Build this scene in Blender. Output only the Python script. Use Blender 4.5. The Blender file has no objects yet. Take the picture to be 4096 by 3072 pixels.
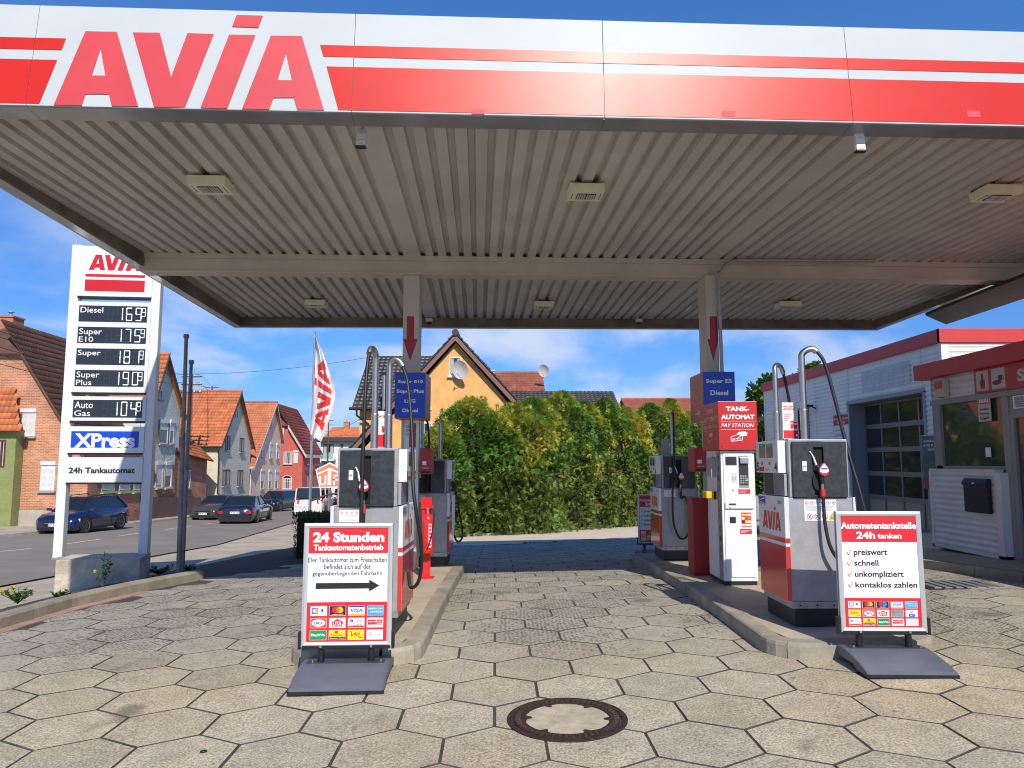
import bpy, bmesh, math, random
from mathutils import Vector, Matrix, noise as mnoise
random.seed(7)
C = bpy.context.scene.collection
SC = bpy.context.scene
# ------------------------------------------------------------------ camera
F_PX = 2940.0; PITCH = math.radians(6.0); CZ = 1.65
cam_d = bpy.data.cameras.new('camera'); cam = bpy.data.objects.new('camera', cam_d); C.objects.link(cam)
cam.location = (0, 0, CZ); cam.rotation_euler = (math.pi/2 + PITCH, 0, 0)
cam_d.sensor_fit = 'HORIZONTAL'; cam_d.sensor_width = 36.0; cam_d.lens = 36.0*F_PX/4096
cam_d.clip_start = 0.05; cam_d.clip_end = 3000
SC.camera = cam
# ------------------------------------------------------------------ light
SUN = Vector((0.265, -1.0, 0.86)).normalized()          # towards the sun
EL = math.asin(SUN.z); AZ = math.atan2(SUN.x, SUN.y)
w = bpy.data.worlds.new('World'); SC.world = w; w.use_nodes = True
nt = w.node_tree; nt.nodes.clear()
out = nt.nodes.new('ShaderNodeOutputWorld'); bg = nt.nodes.new('ShaderNodeBackground')
sky = nt.nodes.new('ShaderNodeTexSky'); sky.sky_type = 'NISHITA'; sky.sun_disc = False
sky.sun_elevation = EL; sky.sun_rotation = AZ; sky.air_density = 0.9; sky.dust_density = 0.0; sky.ozone_density = 3.0
tc = nt.nodes.new('ShaderNodeTexCoord')
sep = nt.nodes.new('ShaderNodeSeparateXYZ'); nt.links.new(tc.outputs['Generated'], sep.inputs[0])
def wm(op, a, b=None, cl=False):
    n = nt.nodes.new('ShaderNodeMath'); n.operation = op; n.use_clamp = cl
    for i, v in enumerate((a, b)):
        if v is None: continue
        if isinstance(v, (int, float)): n.inputs[i].default_value = v
        else: nt.links.new(v, n.inputs[i])
    return n.outputs[0]
zz = wm('MAXIMUM', sep.outputs[2], 0.0)
den = wm('ADD', zz, 0.32)
cx = wm('DIVIDE', sep.outputs[0], den); cy = wm('DIVIDE', sep.outputs[1], den)
cmb = nt.nodes.new('ShaderNodeCombineXYZ'); nt.links.new(cx, cmb.inputs[0]); nt.links.new(cy, cmb.inputs[1])
n1 = nt.nodes.new('ShaderNodeTexNoise'); n1.inputs['Scale'].default_value = 2.3; n1.inputs['Detail'].default_value = 10; n1.inputs['Roughness'].default_value = 0.55
n1.inputs['Distortion'].default_value = 0.35
nt.links.new(cmb.outputs[0], n1.inputs['Vector'])
n2 = nt.nodes.new('ShaderNodeTexNoise'); n2.inputs['Scale'].default_value = 0.9; n2.inputs['Detail'].default_value = 3
nt.links.new(cmb.outputs[0], n2.inputs['Vector'])
mr = nt.nodes.new('ShaderNodeMapRange'); mr.interpolation_type = 'SMOOTHSTEP'
nt.links.new(wm('ADD', wm('MULTIPLY', n1.outputs[0], 0.65), wm('MULTIPLY', n2.outputs[0], 0.35)), mr.inputs[0])
mr.inputs[1].default_value = 0.41; mr.inputs[2].default_value = 0.60; mr.inputs[3].default_value = 0; mr.inputs[4].default_value = 0.85
# clouds thin out high up (deep blue over the roof) and gather low, most on the left
hi = nt.nodes.new('ShaderNodeMapRange'); nt.links.new(sep.outputs[2], hi.inputs[0])
hi.inputs[1].default_value = 0.18; hi.inputs[2].default_value = 0.36; hi.inputs[3].default_value = 1; hi.inputs[4].default_value = 0.0
cl = wm('MULTIPLY', mr.outputs[0], hi.outputs[0])
mx = nt.nodes.new('ShaderNodeMix'); mx.data_type = 'RGBA'
nt.links.new(cl, mx.inputs[0]); 
tint = nt.nodes.new('ShaderNodeMix'); tint.data_type = 'RGBA'; tint.blend_type = 'MULTIPLY'; tint.inputs[0].default_value = 1.0
nt.links.new(sky.outputs[0], tint.inputs[6]); 
tr_ = nt.nodes.new('ShaderNodeValToRGB'); nt.links.new(sep.outputs[2], tr_.inputs[0])
tr_.color_ramp.elements[0].position = 0.02; tr_.color_ramp.elements[0].color = (0.165, 0.285, 0.50, 1)
tr_.color_ramp.elements[1].position = 0.45; tr_.color_ramp.elements[1].color = (0.34, 0.60, 0.88, 1)
nt.links.new(tr_.outputs[0], tint.inputs[7])
nt.links.new(tint.outputs[2], mx.inputs[6]); mx.inputs[7].default_value = (3.3, 3.6, 4.3, 1)
nt.links.new(mx.outputs[2], bg.inputs[0]); bg.inputs[1].default_value = 0.15
nt.links.new(bg.outputs[0], out.inputs[0])
sd = bpy.data.lights.new('sun', 'SUN'); sd.energy = 3.5; sd.angle = math.radians(0.5); sd.color = (1.0, 0.93, 0.82)
so = bpy.data.objects.new('sun', sd); C.objects.link(so); so.rotation_euler = (-SUN).to_track_quat('-Z', 'Y').to_euler()
SC.view_settings.view_transform = 'Standard'; SC.view_settings.look = 'None'; SC.view_settings.gamma = 1
SC.view_settings.exposure = 0.52
try:
    SC.cycles.use_denoising = True; SC.cycles.filter_width = 1.05; SC.cycles.max_bounces = 8; SC.cycles.diffuse_bounces = 5
except Exception: pass
# ------------------------------------------------------------------ survey: ray of a photo pixel -> point in the place
def ray(u, v):
    a = (u-2048)/F_PX; b = (1536-v)/F_PX; c, s = math.cos(PITCH), math.sin(PITCH)
    y = c-b*s; return a/y, (s+b*c)/y
def smo(t): t = max(0.0, min(1.0, t)); return t*t*(3-2*t)
def sp(t, s): return s*math.log1p(math.exp(max(-50, min(60, t/s))))
def T(x, y):                                            # height of the ground
    S = .0197*x + .0160*y - .0520*sp(y-8.2, 1.5) - .030*sp(y-11.5, 1.2)
    if y > 200: return -9
    k = smo((-4.8-x)/5.5)
    return S*(1-k) + (-.35-.033*y)*k
def G(u, v, dz=0):
    a, b = ray(u, v); y = 1.0
    g = lambda y: CZ+b*y-T(a*y, y)-dz
    while g(y) > 0 and y < 300: y *= 1.02
    lo, hi = y/1.02, y
    for _ in range(30):
        m = (lo+hi)/2
        if g(m) > 0: lo = m
        else: hi = m
    return Vector((a*lo, lo, T(a*lo, lo)+dz))
def A(u, v, y): a, b = ray(u, v); return Vector((a*y, y, CZ+b*y))
def AX(u, v, x): a, b = ray(u, v); y = x/a; return Vector((x, y, CZ+b*y))
K = 1.8517                                              # overview pixels to photo pixels
# ------------------------------------------------------------------ materials
MATS = {}
def mat(name, col, rough=0.6, metal=0.0, var=0.0, vs=4.0, bump=0.0, bs=40.0, spec=0.5, coat=0.0, rnd=0.0, alpha=None, dirt=None, det=6, bd=0.01):
    if name in MATS: return MATS[name]
    m = bpy.data.materials.new(name); m.use_nodes = True; t = m.node_tree; b = t.nodes['Principled BSDF']
    b.inputs['Roughness'].default_value = rough; b.inputs['Metallic'].default_value = metal
    b.inputs['Specular IOR Level'].default_value = spec
    if coat: b.inputs['Coat Weight'].default_value = coat; b.inputs['Coat Roughness'].default_value = 0.04
    col4 = (*col, 1)
    b.inputs['Base Color'].default_value = col4
    src = None
    co = t.nodes.new('ShaderNodeTexCoord')
    geo = t.nodes.new('ShaderNodeNewGeometry')
    if var or dirt:
        n = t.nodes.new('ShaderNodeTexNoise'); n.inputs['Scale'].default_value = vs; n.inputs['Detail'].default_value = det
        n.inputs['Roughness'].default_value = 0.6
        t.links.new(geo.outputs['Position'], n.inputs['Vector'])
        r = t.nodes.new('ShaderNodeValToRGB'); t.links.new(n.outputs[0], r.inputs[0])
        r.color_ramp.elements[0].position = 0.32; r.color_ramp.elements[1].position = 0.68
        d = dirt or tuple(c*(1-var) for c in col)
        r.color_ramp.elements[0].color = (*d, 1); r.color_ramp.elements[1].color = tuple(min(1, c*(1+var*.6)) for c in col)+(1,)
        src = r.outputs[0]
    if rnd:
        oi = t.nodes.new('ShaderNodeObjectInfo'); hs = t.nodes.new('ShaderNodeHueSaturation')
        ma = t.nodes.new('ShaderNodeMapRange'); t.links.new(oi.outputs['Random'], ma.inputs[0])
        ma.inputs[3].default_value = 1-rnd; ma.inputs[4].default_value = 1+rnd
        t.links.new(ma.outputs[0], hs.inputs['Value'])
        if src: t.links.new(src, hs.inputs['Color'])
        else: hs.inputs['Color'].default_value = col4
        src = hs.outputs[0]
    if src: t.links.new(src, b.inputs['Base Color'])
    if bump:
        n = t.nodes.new('ShaderNodeTexNoise'); n.inputs['Scale'].default_value = bs; n.inputs['Detail'].default_value = 5
        t.links.new(geo.outputs['Position'], n.inputs['Vector'])
        bp = t.nodes.new('ShaderNodeBump'); bp.inputs['Strength'].default_value = bump; bp.inputs['Distance'].default_value = bd
        t.links.new(n.outputs[0], bp.inputs['Height']); t.links.new(bp.outputs[0], b.inputs['Normal'])
    MATS[name] = m; return m
# ------------------------------------------------------------------ mesh builder
class MB:
    def __init__(s): s.v = []; s.f = []; s.m = []; s.mats = []; s.sm = []
    def mi(s, m):
        if m not in s.mats: s.mats.append(m)
        return s.mats.index(m)
    def face(s, pts, m, smooth=False):
        n = len(s.v); s.v += [tuple(p) for p in pts]; s.f.append(tuple(range(n, n+len(pts)))); s.m.append(s.mi(m)); s.sm.append(smooth)
    def grid(s, rows, m, smooth=True, closed=False):
        n = len(s.v); w = len(rows[0])
        for r in rows: s.v += [tuple(p) for p in r]
        k = s.mi(m)
        for i in range(len(rows)-1):
            for j in range(w if closed else w-1):
                j2 = (j+1) % w
                s.f.append((n+i*w+j, n+i*w+j2, n+(i+1)*w+j2, n+(i+1)*w+j)); s.m.append(k); s.sm.append(smooth)
    def hexa(s, p, m):                                  # 8 points: bottom 4 ccw, top 4 ccw
        n = len(s.v); s.v += [tuple(q) for q in p]; k = s.mi(m)
        for f in ((3,2,1,0),(4,5,6,7),(0,1,5,4),(1,2,6,5),(2,3,7,6),(3,0,4,7)):
            s.f.append(tuple(n+i for i in f)); s.m.append(k); s.sm.append(False)
    def box(s, x0, x1, y0, y1, z0, z1, m):
        s.hexa([(x0,y0,z0),(x1,y0,z0),(x1,y1,z0),(x0,y1,z0),(x0,y0,z1),(x1,y0,z1),(x1,y1,z1),(x0,y1,z1)], m)
    def prism(s, poly, fn, a, b, m, mside=None):        # poly of 2D pts, fn(p, t) -> 3D, extruded t=a..b
        n = len(poly); k = len(s.v); s.v += [tuple(fn(p, a)) for p in poly]+[tuple(fn(p, b)) for p in poly]
        mi = s.mi(m); ms = s.mi(mside or m)
        s.f.append(tuple(range(k+n-1, k-1, -1))); s.m.append(mi); s.sm.append(False)
        s.f.append(tuple(range(k+n, k+2*n))); s.m.append(mi); s.sm.append(False)
        for i in range(n):
            j = (i+1) % n; s.f.append((k+i, k+j, k+n+j, k+n+i)); s.m.append(ms); s.sm.append(False)
    def tube(s, path, r, m, seg=8, cap=True, prof=None):
        path = [Vector(p) for p in path]; rows = []
        up = None
        for i, p in enumerate(path):
            d = (path[min(i+1, len(path)-1)]-path[max(i-1, 0)]).normalized()
            if up is None: up = Vector((0,0,1)) if abs(d.z) < .9 else Vector((1,0,0))
            a = d.cross(up)
            if a.length < 1e-4: a = d.cross(Vector((0,1,0)))
            a.normalize(); b = a.cross(d).normalized(); up = b
            rr = r[i] if isinstance(r, (list, tuple)) else r
            rows.append([p+(a*math.cos(t)+b*math.sin(t))*rr for t in [2*math.pi*q/seg for q in range(seg)]])
        s.grid(rows, m, True, True)
        if cap: s.face(rows[0], m); s.face(rows[-1][::-1], m)
    def cyl(s, p0, p1, r, m, seg=12, r2=None): s.tube([p0, p1], [r, r if r2 is None else r2], m, seg)
    def build(s, name, parent=None, bevel=0, kind=None, loc=None):
        me = bpy.data.meshes.new(name); me.from_pydata(s.v, [], s.f)
        for m in s.mats: me.materials.append(m)
        me.polygons.foreach_set('material_index', s.m); me.polygons.foreach_set('use_smooth', s.sm); me.update()
        if bevel:
            bm = bmesh.new(); bm.from_mesh(me); bmesh.ops.remove_doubles(bm, verts=bm.verts, dist=1e-5)
            es = [e for e in bm.edges if len(e.link_faces) == 2 and e.calc_face_angle(0) > 0.6]
            bmesh.ops.bevel(bm, geom=es, offset=bevel, segments=2, affect='EDGES', profile=.6, clamp_overlap=True)
            bm.to_mesh(me); bm.free()
        o = bpy.data.objects.new(name, me); C.objects.link(o)
        if parent is not None: o.parent = parent
        if kind: o['kind'] = kind
        if loc: o.location = loc
        return o
def tag(o, label, cat, group=None):
    o['label'] = label; o['category'] = cat
    if group: o['group'] = group
    return o
def thing(name, label, cat, loc=(0,0,0), rz=0.0, group=None):
    o = bpy.data.objects.new(name, None); C.objects.link(o); o.location = loc; o.rotation_euler = (0,0,rz); o.empty_display_size = .1
    return tag(o, label, cat, group)
def inst(name, me, parent, M, label=None):
    o = bpy.data.objects.new(name, me); C.objects.link(o); o.parent = parent; o.matrix_local = M
    return o
_tc = {}
def text_geo(body, bold=0.0, shear=0.0):
    key = (body, bold, shear)
    if key in _tc: return _tc[key]
    cu = bpy.data.curves.new('text', 'FONT'); cu.body = body; cu.offset = bold; cu.shear = shear; cu.resolution_u = 3; cu.fill_mode = 'BOTH'
    ob = bpy.data.objects.new('text', cu); me = ob.to_mesh()
    v = [(p.co.x, p.co.y) for p in me.vertices]; f = [tuple(p.vertices) for p in me.polygons]
    ob.to_mesh_clear(); bpy.data.objects.remove(ob); bpy.data.curves.remove(cu)
    x0 = min(a for a, b in v); x1 = max(a for a, b in v); y0 = min(b for a, b in v); y1 = max(b for a, b in v)
    r = ([((a-x0)/(x1-x0), (b-y0)/(y1-y0)) for a, b in v], f, (x1-x0)/(y1-y0))
    _tc[key] = r; return r
class Pan:
    """flat print on a face: 2D coords (p,q) mapped to o + p*U + q*V + layer*N"""
    def __init__(s, o, U, V, N, step=0.0012): s.o = Vector(o); s.U = Vector(U); s.V = Vector(V); s.N = Vector(N); s.mb = MB(); s.step = step
    def P(s, p, q, l): return s.o+s.U*p+s.V*q+s.N*(l*s.step)
    def poly(s, pts, m, l=1): s.mb.face([s.P(a, b, l) for a, b in pts], m)
    def rect(s, a, b, c, d, m, l=1): s.poly([(a, c), (b, c), (b, d), (a, d)], m, l)   # x0,x1,y0,y1
    def ell(s, cx, cy, rx, ry, m, l=1, n=20): s.poly([(cx+rx*math.cos(t*2*math.pi/n), cy+ry*math.sin(t*2*math.pi/n)) for t in range(n)], m, l)
    def ring(s, cx, cy, r, w, m, l=1, n=24):
        for i in range(n):
            a, b = 2*math.pi*i/n, 2*math.pi*(i+1)/n
            s.poly([(cx+r*math.cos(a), cy+r*math.sin(a)), (cx+r*math.cos(b), cy+r*math.sin(b)), (cx+(r-w)*math.cos(b), cy+(r-w)*math.sin(b)), (cx+(r-w)*math.cos(a), cy+(r-w)*math.sin(a))], m, l)
    def text(s, body, x0, x1, y0, y1, m, l=2, bold=0.012, shear=0.0):
        v, f, asp = text_geo(body, bold, shear)
        n = len(s.mb.v); k = s.mb.mi(m)
        s.mb.v += [tuple(s.P(x0+a*(x1-x0), y0+b*(y1-y0), l)) for a, b in v]
        for q in f: s.mb.f.append(tuple(n+i for i in q)); s.mb.m.append(k); s.mb.sm.append(False)
    def line(s, x0, y0, x1, y1, w, m, l=2):
        d = Vector((x1-x0, y1-y0)); d.normalize(); nx, ny = -d.y*w/2, d.x*w/2
        s.poly([(x0+nx, y0+ny), (x0-nx, y0-ny), (x1-nx, y1-ny), (x1+nx, y1+ny)], m, l)
    def build(s, name, parent, **k): return s.mb.build(name, parent, **k)
def spline(pts, n=6):
    pts = [Vector(p) for p in pts]; P = [pts[0]*2-pts[1]]+pts+[pts[-1]*2-pts[-2]]; o = []
    for i in range(1, len(P)-2):
        a, b, c, d = P[i-1:i+3]
        for k in range(n):
            t = k/n; o.append(.5*((2*b)+(c-a)*t+(2*a-5*b+4*c-d)*t*t+(3*b-a-3*c+d)*t**3))
    o.append(pts[-1]); return o
# the four letters of the station name, in units of letter height (origin: left foot of the first letter)
def _n(l): return [((x-235)/325., ((447+(x-235)*.0225)-y)/325.) for x, y in l]
AVIA_L = [
 [_n([(235,447),(370,130),(435,132),(435,203),(397,321),(397,401),(370,401),(355,450)]), _n([(435,132),(505,133),(598,455),(485,453),(472,402),(397,401),(397,321),(457,322),(435,203)])],
 [_n([(575,136),(690,138),(740,330),(735,459),(667,458)]), _n([(740,330),(810,140),(922,144),(800,458),(735,459)])],
 [_n([(990,147),(1102,149),(982,466),(868,462)]), _n([(1022,62),(1134,66),(1115,117),(1003,112)])],
 [_n([(1047,467),(1170,152),(1235,153),(1235,225),(1198,344),(1198,420),(1182,420),(1163,470)]), _n([(1235,153),(1303,154),(1400,474),(1285,472),(1270,420),(1198,420),(1198,344),(1262,345),(1235,225)])]]
AVIA_W = (1400-235)/325.
def avia(pan, x0, y0, wd, ht, m, l=2):                  # ht: letter height
    for let in AVIA_L:
        for poly in let: pan.poly([(x0+a/AVIA_W*wd, y0+b*ht) for a, b in poly], m, l)
# common materials
mat('verge_dark', (.045,.04,.035), .6)
WHITE = mat('white_lacquer', (.78,.78,.76), .35, var=.06, vs=3)
PRINTW = mat('print_white', (.82,.82,.82), .4)
RED = mat('red_lacquer', (.62,.035,.022), .3, var=.08, vs=2)
REDP = mat('print_red', (.66,.02,.03), .4)
BLUE = mat('print_blue', (.008,.055,.50), .35)
BLACK = mat('black_plastic', (.012,.012,.014), .45, var=.3, vs=20)
PRBLK = mat('print_black', (.015,.015,.018), .5)
GREYM = mat('grey_aluminium', (.37,.37,.38), .42, metal=.2, var=.13, vs=11, det=9)
ALU = mat('brushed_aluminium', (.62,.62,.63), .28, metal=.9, var=.08, vs=12)
STEEL = mat('stainless_steel', (.50,.47,.43), .36, metal=1.0, var=.1, vs=15)
ZINC = mat('galvanised_steel', (.42,.43,.44), .5, metal=.7, var=.18, vs=18)
RUBBER = mat('black_rubber', (.014,.014,.014), .5)
GLASSD = mat('dark_window_glass', (.02,.025,.03), .04, spec=.9)
CONC = mat('island_concrete', (.46,.38,.27), .85, var=.22, vs=2.5, bump=.5, bs=60)
CONCD = mat('kerb_concrete', (.33,.29,.22), .85, var=.3, vs=3.0, bump=.5, bs=45, rnd=.10)
YEL = mat('print_yellow', (.85,.62,.02), .4)
GREEN = mat('print_green', (.01,.28,.09), .4)
LBLUE = mat('print_light_blue', (.05,.33,.72), .4)
ORNG = mat('print_orange', (.85,.17,.02), .4)
PGREY = mat('print_grey', (.30,.30,.31), .5)
# ================================================================== ground
def sheet(name, near, far, nx, ny, m, dz, kind='structure'):
    """strip between two polylines (lists of (x,y)); follows the ground dz above it"""
    def at(line, t):
        t *= len(line)-1; i = min(int(t), len(line)-2); f = t-i
        return line[i][0]*(1-f)+line[i+1][0]*f, line[i][1]*(1-f)+line[i+1][1]*f
    rows = []
    for j in range(ny+1):
        r = []
        for i in range(nx+1):
            a = at(near, i/nx); b = at(far, i/nx); t = j/ny
            x = a[0]*(1-t)+b[0]*t; y = a[1]*(1-t)+b[1]*t; r.append((x, y, T(x, y)+dz))
        rows.append(r)
    mb = MB(); mb.grid(rows, m); return mb.build(name, kind=kind)
GM = mat('ground_asphalt', (.46,.385,.28), .9, var=.25, vs=.9, bump=.6, bs=70)
mb = MB(); rows = []
ys = [-30,-15,-5]+[i*.6 for i in range(0, 60)]+[36+i*4 for i in range(42)]+[260,500,1500]
xs = [-900,-300,-120,-60]+[-45+i*1.5 for i in range(20)]+[-15+i*.6 for i in range(55)]+[20,26,40,70,150,400,900]
for y in ys: rows.append([(x, y, (T(x, y) if y < 200 else T(x, 199))-.035) for x in xs])
mb.grid(rows, GM); mb.build('ground', kind='structure')
# --- road
ROAD = mat('road_asphalt', (.235,.205,.168), .88, var=.16, vs=.6, bump=.6, bs=60, det=9)
RN = [(-9.5,-10), (-8.4,4)]+[tuple(G(u, v)[:2]) for u, v in ((0,2344),(200,2307),(611,2224),(870,2178),(1213,2080))]+[(-14.5,110)]
RF = [(-19.5,-10),(-18.6,4)]+[tuple(G(u, v)[:2]) for u, v in ((0,2150),(300,2122),(611,2090),(805,2067))]+[(-22.5,66),(-24.6,110)]
sheet('road', RF, RN, 70, 14, ROAD, .004)
def off(line, d): return [(x+d, y) for x, y in line]
SWM = mat('pavement_asphalt', (.42,.36,.28), .9, var=.2, vs=1.2, bump=.5, bs=60)
sheet('pavement', off(RF, -6), RF, 60, 6, SWM, .10)
# dashes of the centre line: each one its own painted mark
PAINT = mat('road_paint', (.62,.61,.57), .7, var=.3, vs=7)
for a, b in (((0,2206),(125,2194)),((260,2176),(403,2156)),((470,2145),(566,2131)),((660,2118),(768,2103)),((815,2097),(850,2092))):
    p, q = G(*a, .008), G(*b, .008); d = (q-p).normalized(); s = d.cross(Vector((0,0,1)))*.06
    mb = MB(); mb.face([p-s, p+s, q+s, q-s], PAINT); mb.build('road_marking', kind='structure')
# far kerb of the road, stone by stone
kst = thing('street_kerb', 'long row of pale kerb stones along the far side of the road', 'kerb')
ksm = mat('pale_kerb', (.42,.39,.33), .85, var=.2, vs=4, rnd=.12)
for i in range(1, len(RF)-2):
    p, q = Vector(RF[i]), Vector(RF[i+1]); L = (q-p).length; n = int(L/1.0)
    if p.y > 62: break
    for k in range(n):
        a, b = p+(q-p)*(k/n), p+(q-p)*((k+.985)/n)
        mb = MB(); za, zb = T(*a), T(*b)
        mb.hexa([(a.x-.13,a.y,za-.1),(a.x+.03,a.y,za-.1),(b.x+.03,b.y,zb-.1),(b.x-.13,b.y,zb-.1),(a.x-.13,a.y,za+.115),(a.x+.02,a.y,za+.11),(b.x+.02,b.y,zb+.11),(b.x-.13,b.y,zb+.115)], ksm)
        mb.build('kerb_stone', kst)
# ------------------------------------------------------------------ forecourt of hexagonal slabs
HS = .3371; TH = .0228; HX0, HY0 = .1478, 6.3034
ct, st_ = math.cos(TH), math.sin(TH)
def paver_mat():
    m = bpy.data.materials.new('hexagonal_concrete'); m.use_nodes = True; t = m.node_tree; b = t.nodes['Principled BSDF']; L = t.links.new
    b.inputs['Roughness'].default_value = .82
    geo = t.nodes.new('ShaderNodeNewGeometry'); oi = t.nodes.new('ShaderNodeObjectInfo')
    at = t.nodes.new('ShaderNodeAttribute'); at.attribute_name = 'tone'
    big = t.nodes.new('ShaderNodeTexNoise'); big.inputs['Scale'].default_value = .45; big.inputs['Detail'].default_value = 5; L(geo.outputs['Position'], big.inputs['Vector'])
    fine = t.nodes.new('ShaderNodeTexNoise'); fine.inputs['Scale'].default_value = 75; fine.inputs['Detail'].default_value = 4; fine.inputs['Roughness'].default_value = .7; L(geo.outputs['Position'], fine.inputs['Vector'])
    mid = t.nodes.new('ShaderNodeTexNoise'); mid.inputs['Scale'].default_value = 5; mid.inputs['Detail'].default_value = 6; L(geo.outputs['Position'], mid.inputs['Vector'])
    # dimples pressed into the wheel lanes: rows of small nubs
    vor = t.nodes.new('ShaderNodeTexVoronoi'); vor.inputs['Scale'].default_value = 26; vor.inputs['Randomness'].default_value = .55; L(geo.outputs['Position'], vor.inputs['Vector'])
    sx = t.nodes.new('ShaderNodeSeparateXYZ'); L(geo.outputs['Position'], sx.inputs[0])
    def M(op, a, c=None, d=None):
        n = t.nodes.new('ShaderNodeMath'); n.operation = op
        for i, v in enumerate((a, c, d)):
            if v is None: continue
            if isinstance(v, (int, float)): n.inputs[i].default_value = v
            else: L(v, n.inputs[i])
        return n.outputs[0]
    def MR(v, a, b_, c, d):
        n = t.nodes.new('ShaderNodeMapRange'); n.interpolation_type = 'SMOOTHSTEP'; L(v, n.inputs[0])
        for i, q in enumerate((a, b_, c, d)): n.inputs[i+1].default_value = q
        return n.outputs[0]
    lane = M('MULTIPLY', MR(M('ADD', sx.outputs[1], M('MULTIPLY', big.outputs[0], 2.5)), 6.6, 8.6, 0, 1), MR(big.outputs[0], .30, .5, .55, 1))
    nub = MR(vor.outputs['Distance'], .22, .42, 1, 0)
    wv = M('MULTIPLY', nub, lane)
    r = t.nodes.new('ShaderNodeValToRGB'); L(fine.outputs[0], r.inputs[0])
    e = r.color_ramp.elements; e[0].position = .36; e[0].color = (.235,.188,.115,1); e[1].position = .62; e[1].color = (.63,.53,.355,1)
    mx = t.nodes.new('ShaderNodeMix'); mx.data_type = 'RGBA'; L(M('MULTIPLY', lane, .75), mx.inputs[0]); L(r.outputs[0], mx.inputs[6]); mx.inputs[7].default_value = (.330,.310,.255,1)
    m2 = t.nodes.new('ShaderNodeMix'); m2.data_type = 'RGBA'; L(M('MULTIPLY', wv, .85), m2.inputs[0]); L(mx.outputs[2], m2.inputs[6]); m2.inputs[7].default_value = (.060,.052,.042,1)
    hs = t.nodes.new('ShaderNodeHueSaturation'); L(m2.outputs[2], hs.inputs['Color'])
    tone = M('ADD', M('MULTIPLY', oi.outputs['Random'], .17), at.outputs['Fac'])
    val = M('MULTIPLY', M('ADD', tone, .90), MR(mid.outputs[0], .3, .7, .90, 1.08)); L(val, hs.inputs['Value'])
    L(MR(big.outputs[0], .35, .65, .80, 1.05), hs.inputs['Saturation'])
    oil = t.nodes.new('ShaderNodeTexNoise'); oil.inputs['Scale'].default_value = 1.7; oil.inputs['Detail'].default_value = 4; oil.inputs['Roughness'].default_value = .45; L(geo.outputs['Position'], oil.inputs['Vector'])
    om = t.nodes.new('ShaderNodeMix'); om.data_type = 'RGBA'; L(MR(oil.outputs[0], .62, .74, 0, .55), om.inputs[0]); L(hs.outputs[0], om.inputs[6]); om.inputs[7].default_value = (.075,.065,.05,1)
    sv = t.nodes.new('ShaderNodeTexVoronoi'); sv.inputs['Scale'].default_value = 2.6; L(geo.outputs['Position'], sv.inputs['Vector'])
    o2 = t.nodes.new('ShaderNodeMix'); o2.data_type = 'RGBA'; L(MR(sv.outputs['Distance'], .03, .06, .6, 0), o2.inputs[0]); L(om.outputs[2], o2.inputs[6]); o2.inputs[7].default_value = (.06,.05,.04,1)
    L(o2.outputs[2], b.inputs['Base Color'])
    bp = t.nodes.new('ShaderNodeBump'); bp.inputs['Strength'].default_value = .75; bp.inputs['Distance'].default_value = .006
    L(M('SUBTRACT', fine.outputs[0], M('MULTIPLY', wv, 1.2)), bp.inputs['Height']); L(bp.outputs[0], b.inputs['Normal'])
    return m
PAVM = paver_mat()
JOINT = mat('joint_sand', (.070,.061,.048), .95, var=.4, vs=6, bump=.6, bs=90)
fc = MB(); rows = []
for j in range(0, 60):
    y = -2+j*.5; rows.append([(x*.5, y, T(x*.5, y)-.006) for x in range(-13, 34)])
fc.grid(rows, JOINT); forecourt = fc.build('forecourt', kind='structure')
def hex_mesh(R, bev, h, dome=.0):
    mb = MB(); ang = [math.radians(30+60*i) for i in range(6)]
    t = [(math.cos(a)*(R-bev), math.sin(a)*(R-bev), 0) for a in ang]; e = [(math.cos(a)*R, math.sin(a)*R, -bev*.7) for a in ang]
    b = [(math.cos(a)*R, math.sin(a)*R, -h) for a in ang]
    mb.face(t, PAVM); mb.grid([e, t], JOINT, False, True); mb.grid([b, e], JOINT, False, True)
    return mb
hm = []
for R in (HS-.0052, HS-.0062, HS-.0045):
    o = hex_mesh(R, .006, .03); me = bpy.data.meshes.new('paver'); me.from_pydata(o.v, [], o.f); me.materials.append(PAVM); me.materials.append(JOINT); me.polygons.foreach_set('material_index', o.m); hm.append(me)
KL = [(G(0,2518)), (G(287,2432)), (G(555,2368)), (G(815,2317))]          # foot of the left kerb
BK = [G(1620,2215), G(1800,2184), G(2050,2176), G(2300,2160)]
for k_ in (2.2, 5.2):
    p_ = BK[3]+(BK[3]-BK[1])*(k_/4); p_.z = T(p_.x, p_.y); BK.append(p_)   # near edge of the light strip at the back
def left_of_kerb(x, y):
    pts = [Vector((KL[0].x-1.2, 0, 0)), Vector((KL[0].x-.2, KL[0].y-1.0, 0))]+KL
    if y > KL[-1].y: return x < KL[-1].x+(y-KL[-1].y)*.25
    for a, b in zip(pts, pts[1:]):
        if a.y <= y <= b.y: return x < a.x+(b.x-a.x)*(y-a.y)/(b.y-a.y)
    return x < pts[0].x
def back_y(x):
    if x < BK[0].x: return BK[0].y
    for a, b in zip(BK, BK[1:]):
        if a.x <= x <= b.x: return a.y+(b.y-a.y)*(x-a.x)/(b.x-a.x)
    return BK[-1].y
ISL = {'L': [-1.80, -.72, 5.93, 12.2], 'R': [2.02, 3.38, 5.86, 12.9]}
hexes = []
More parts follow.
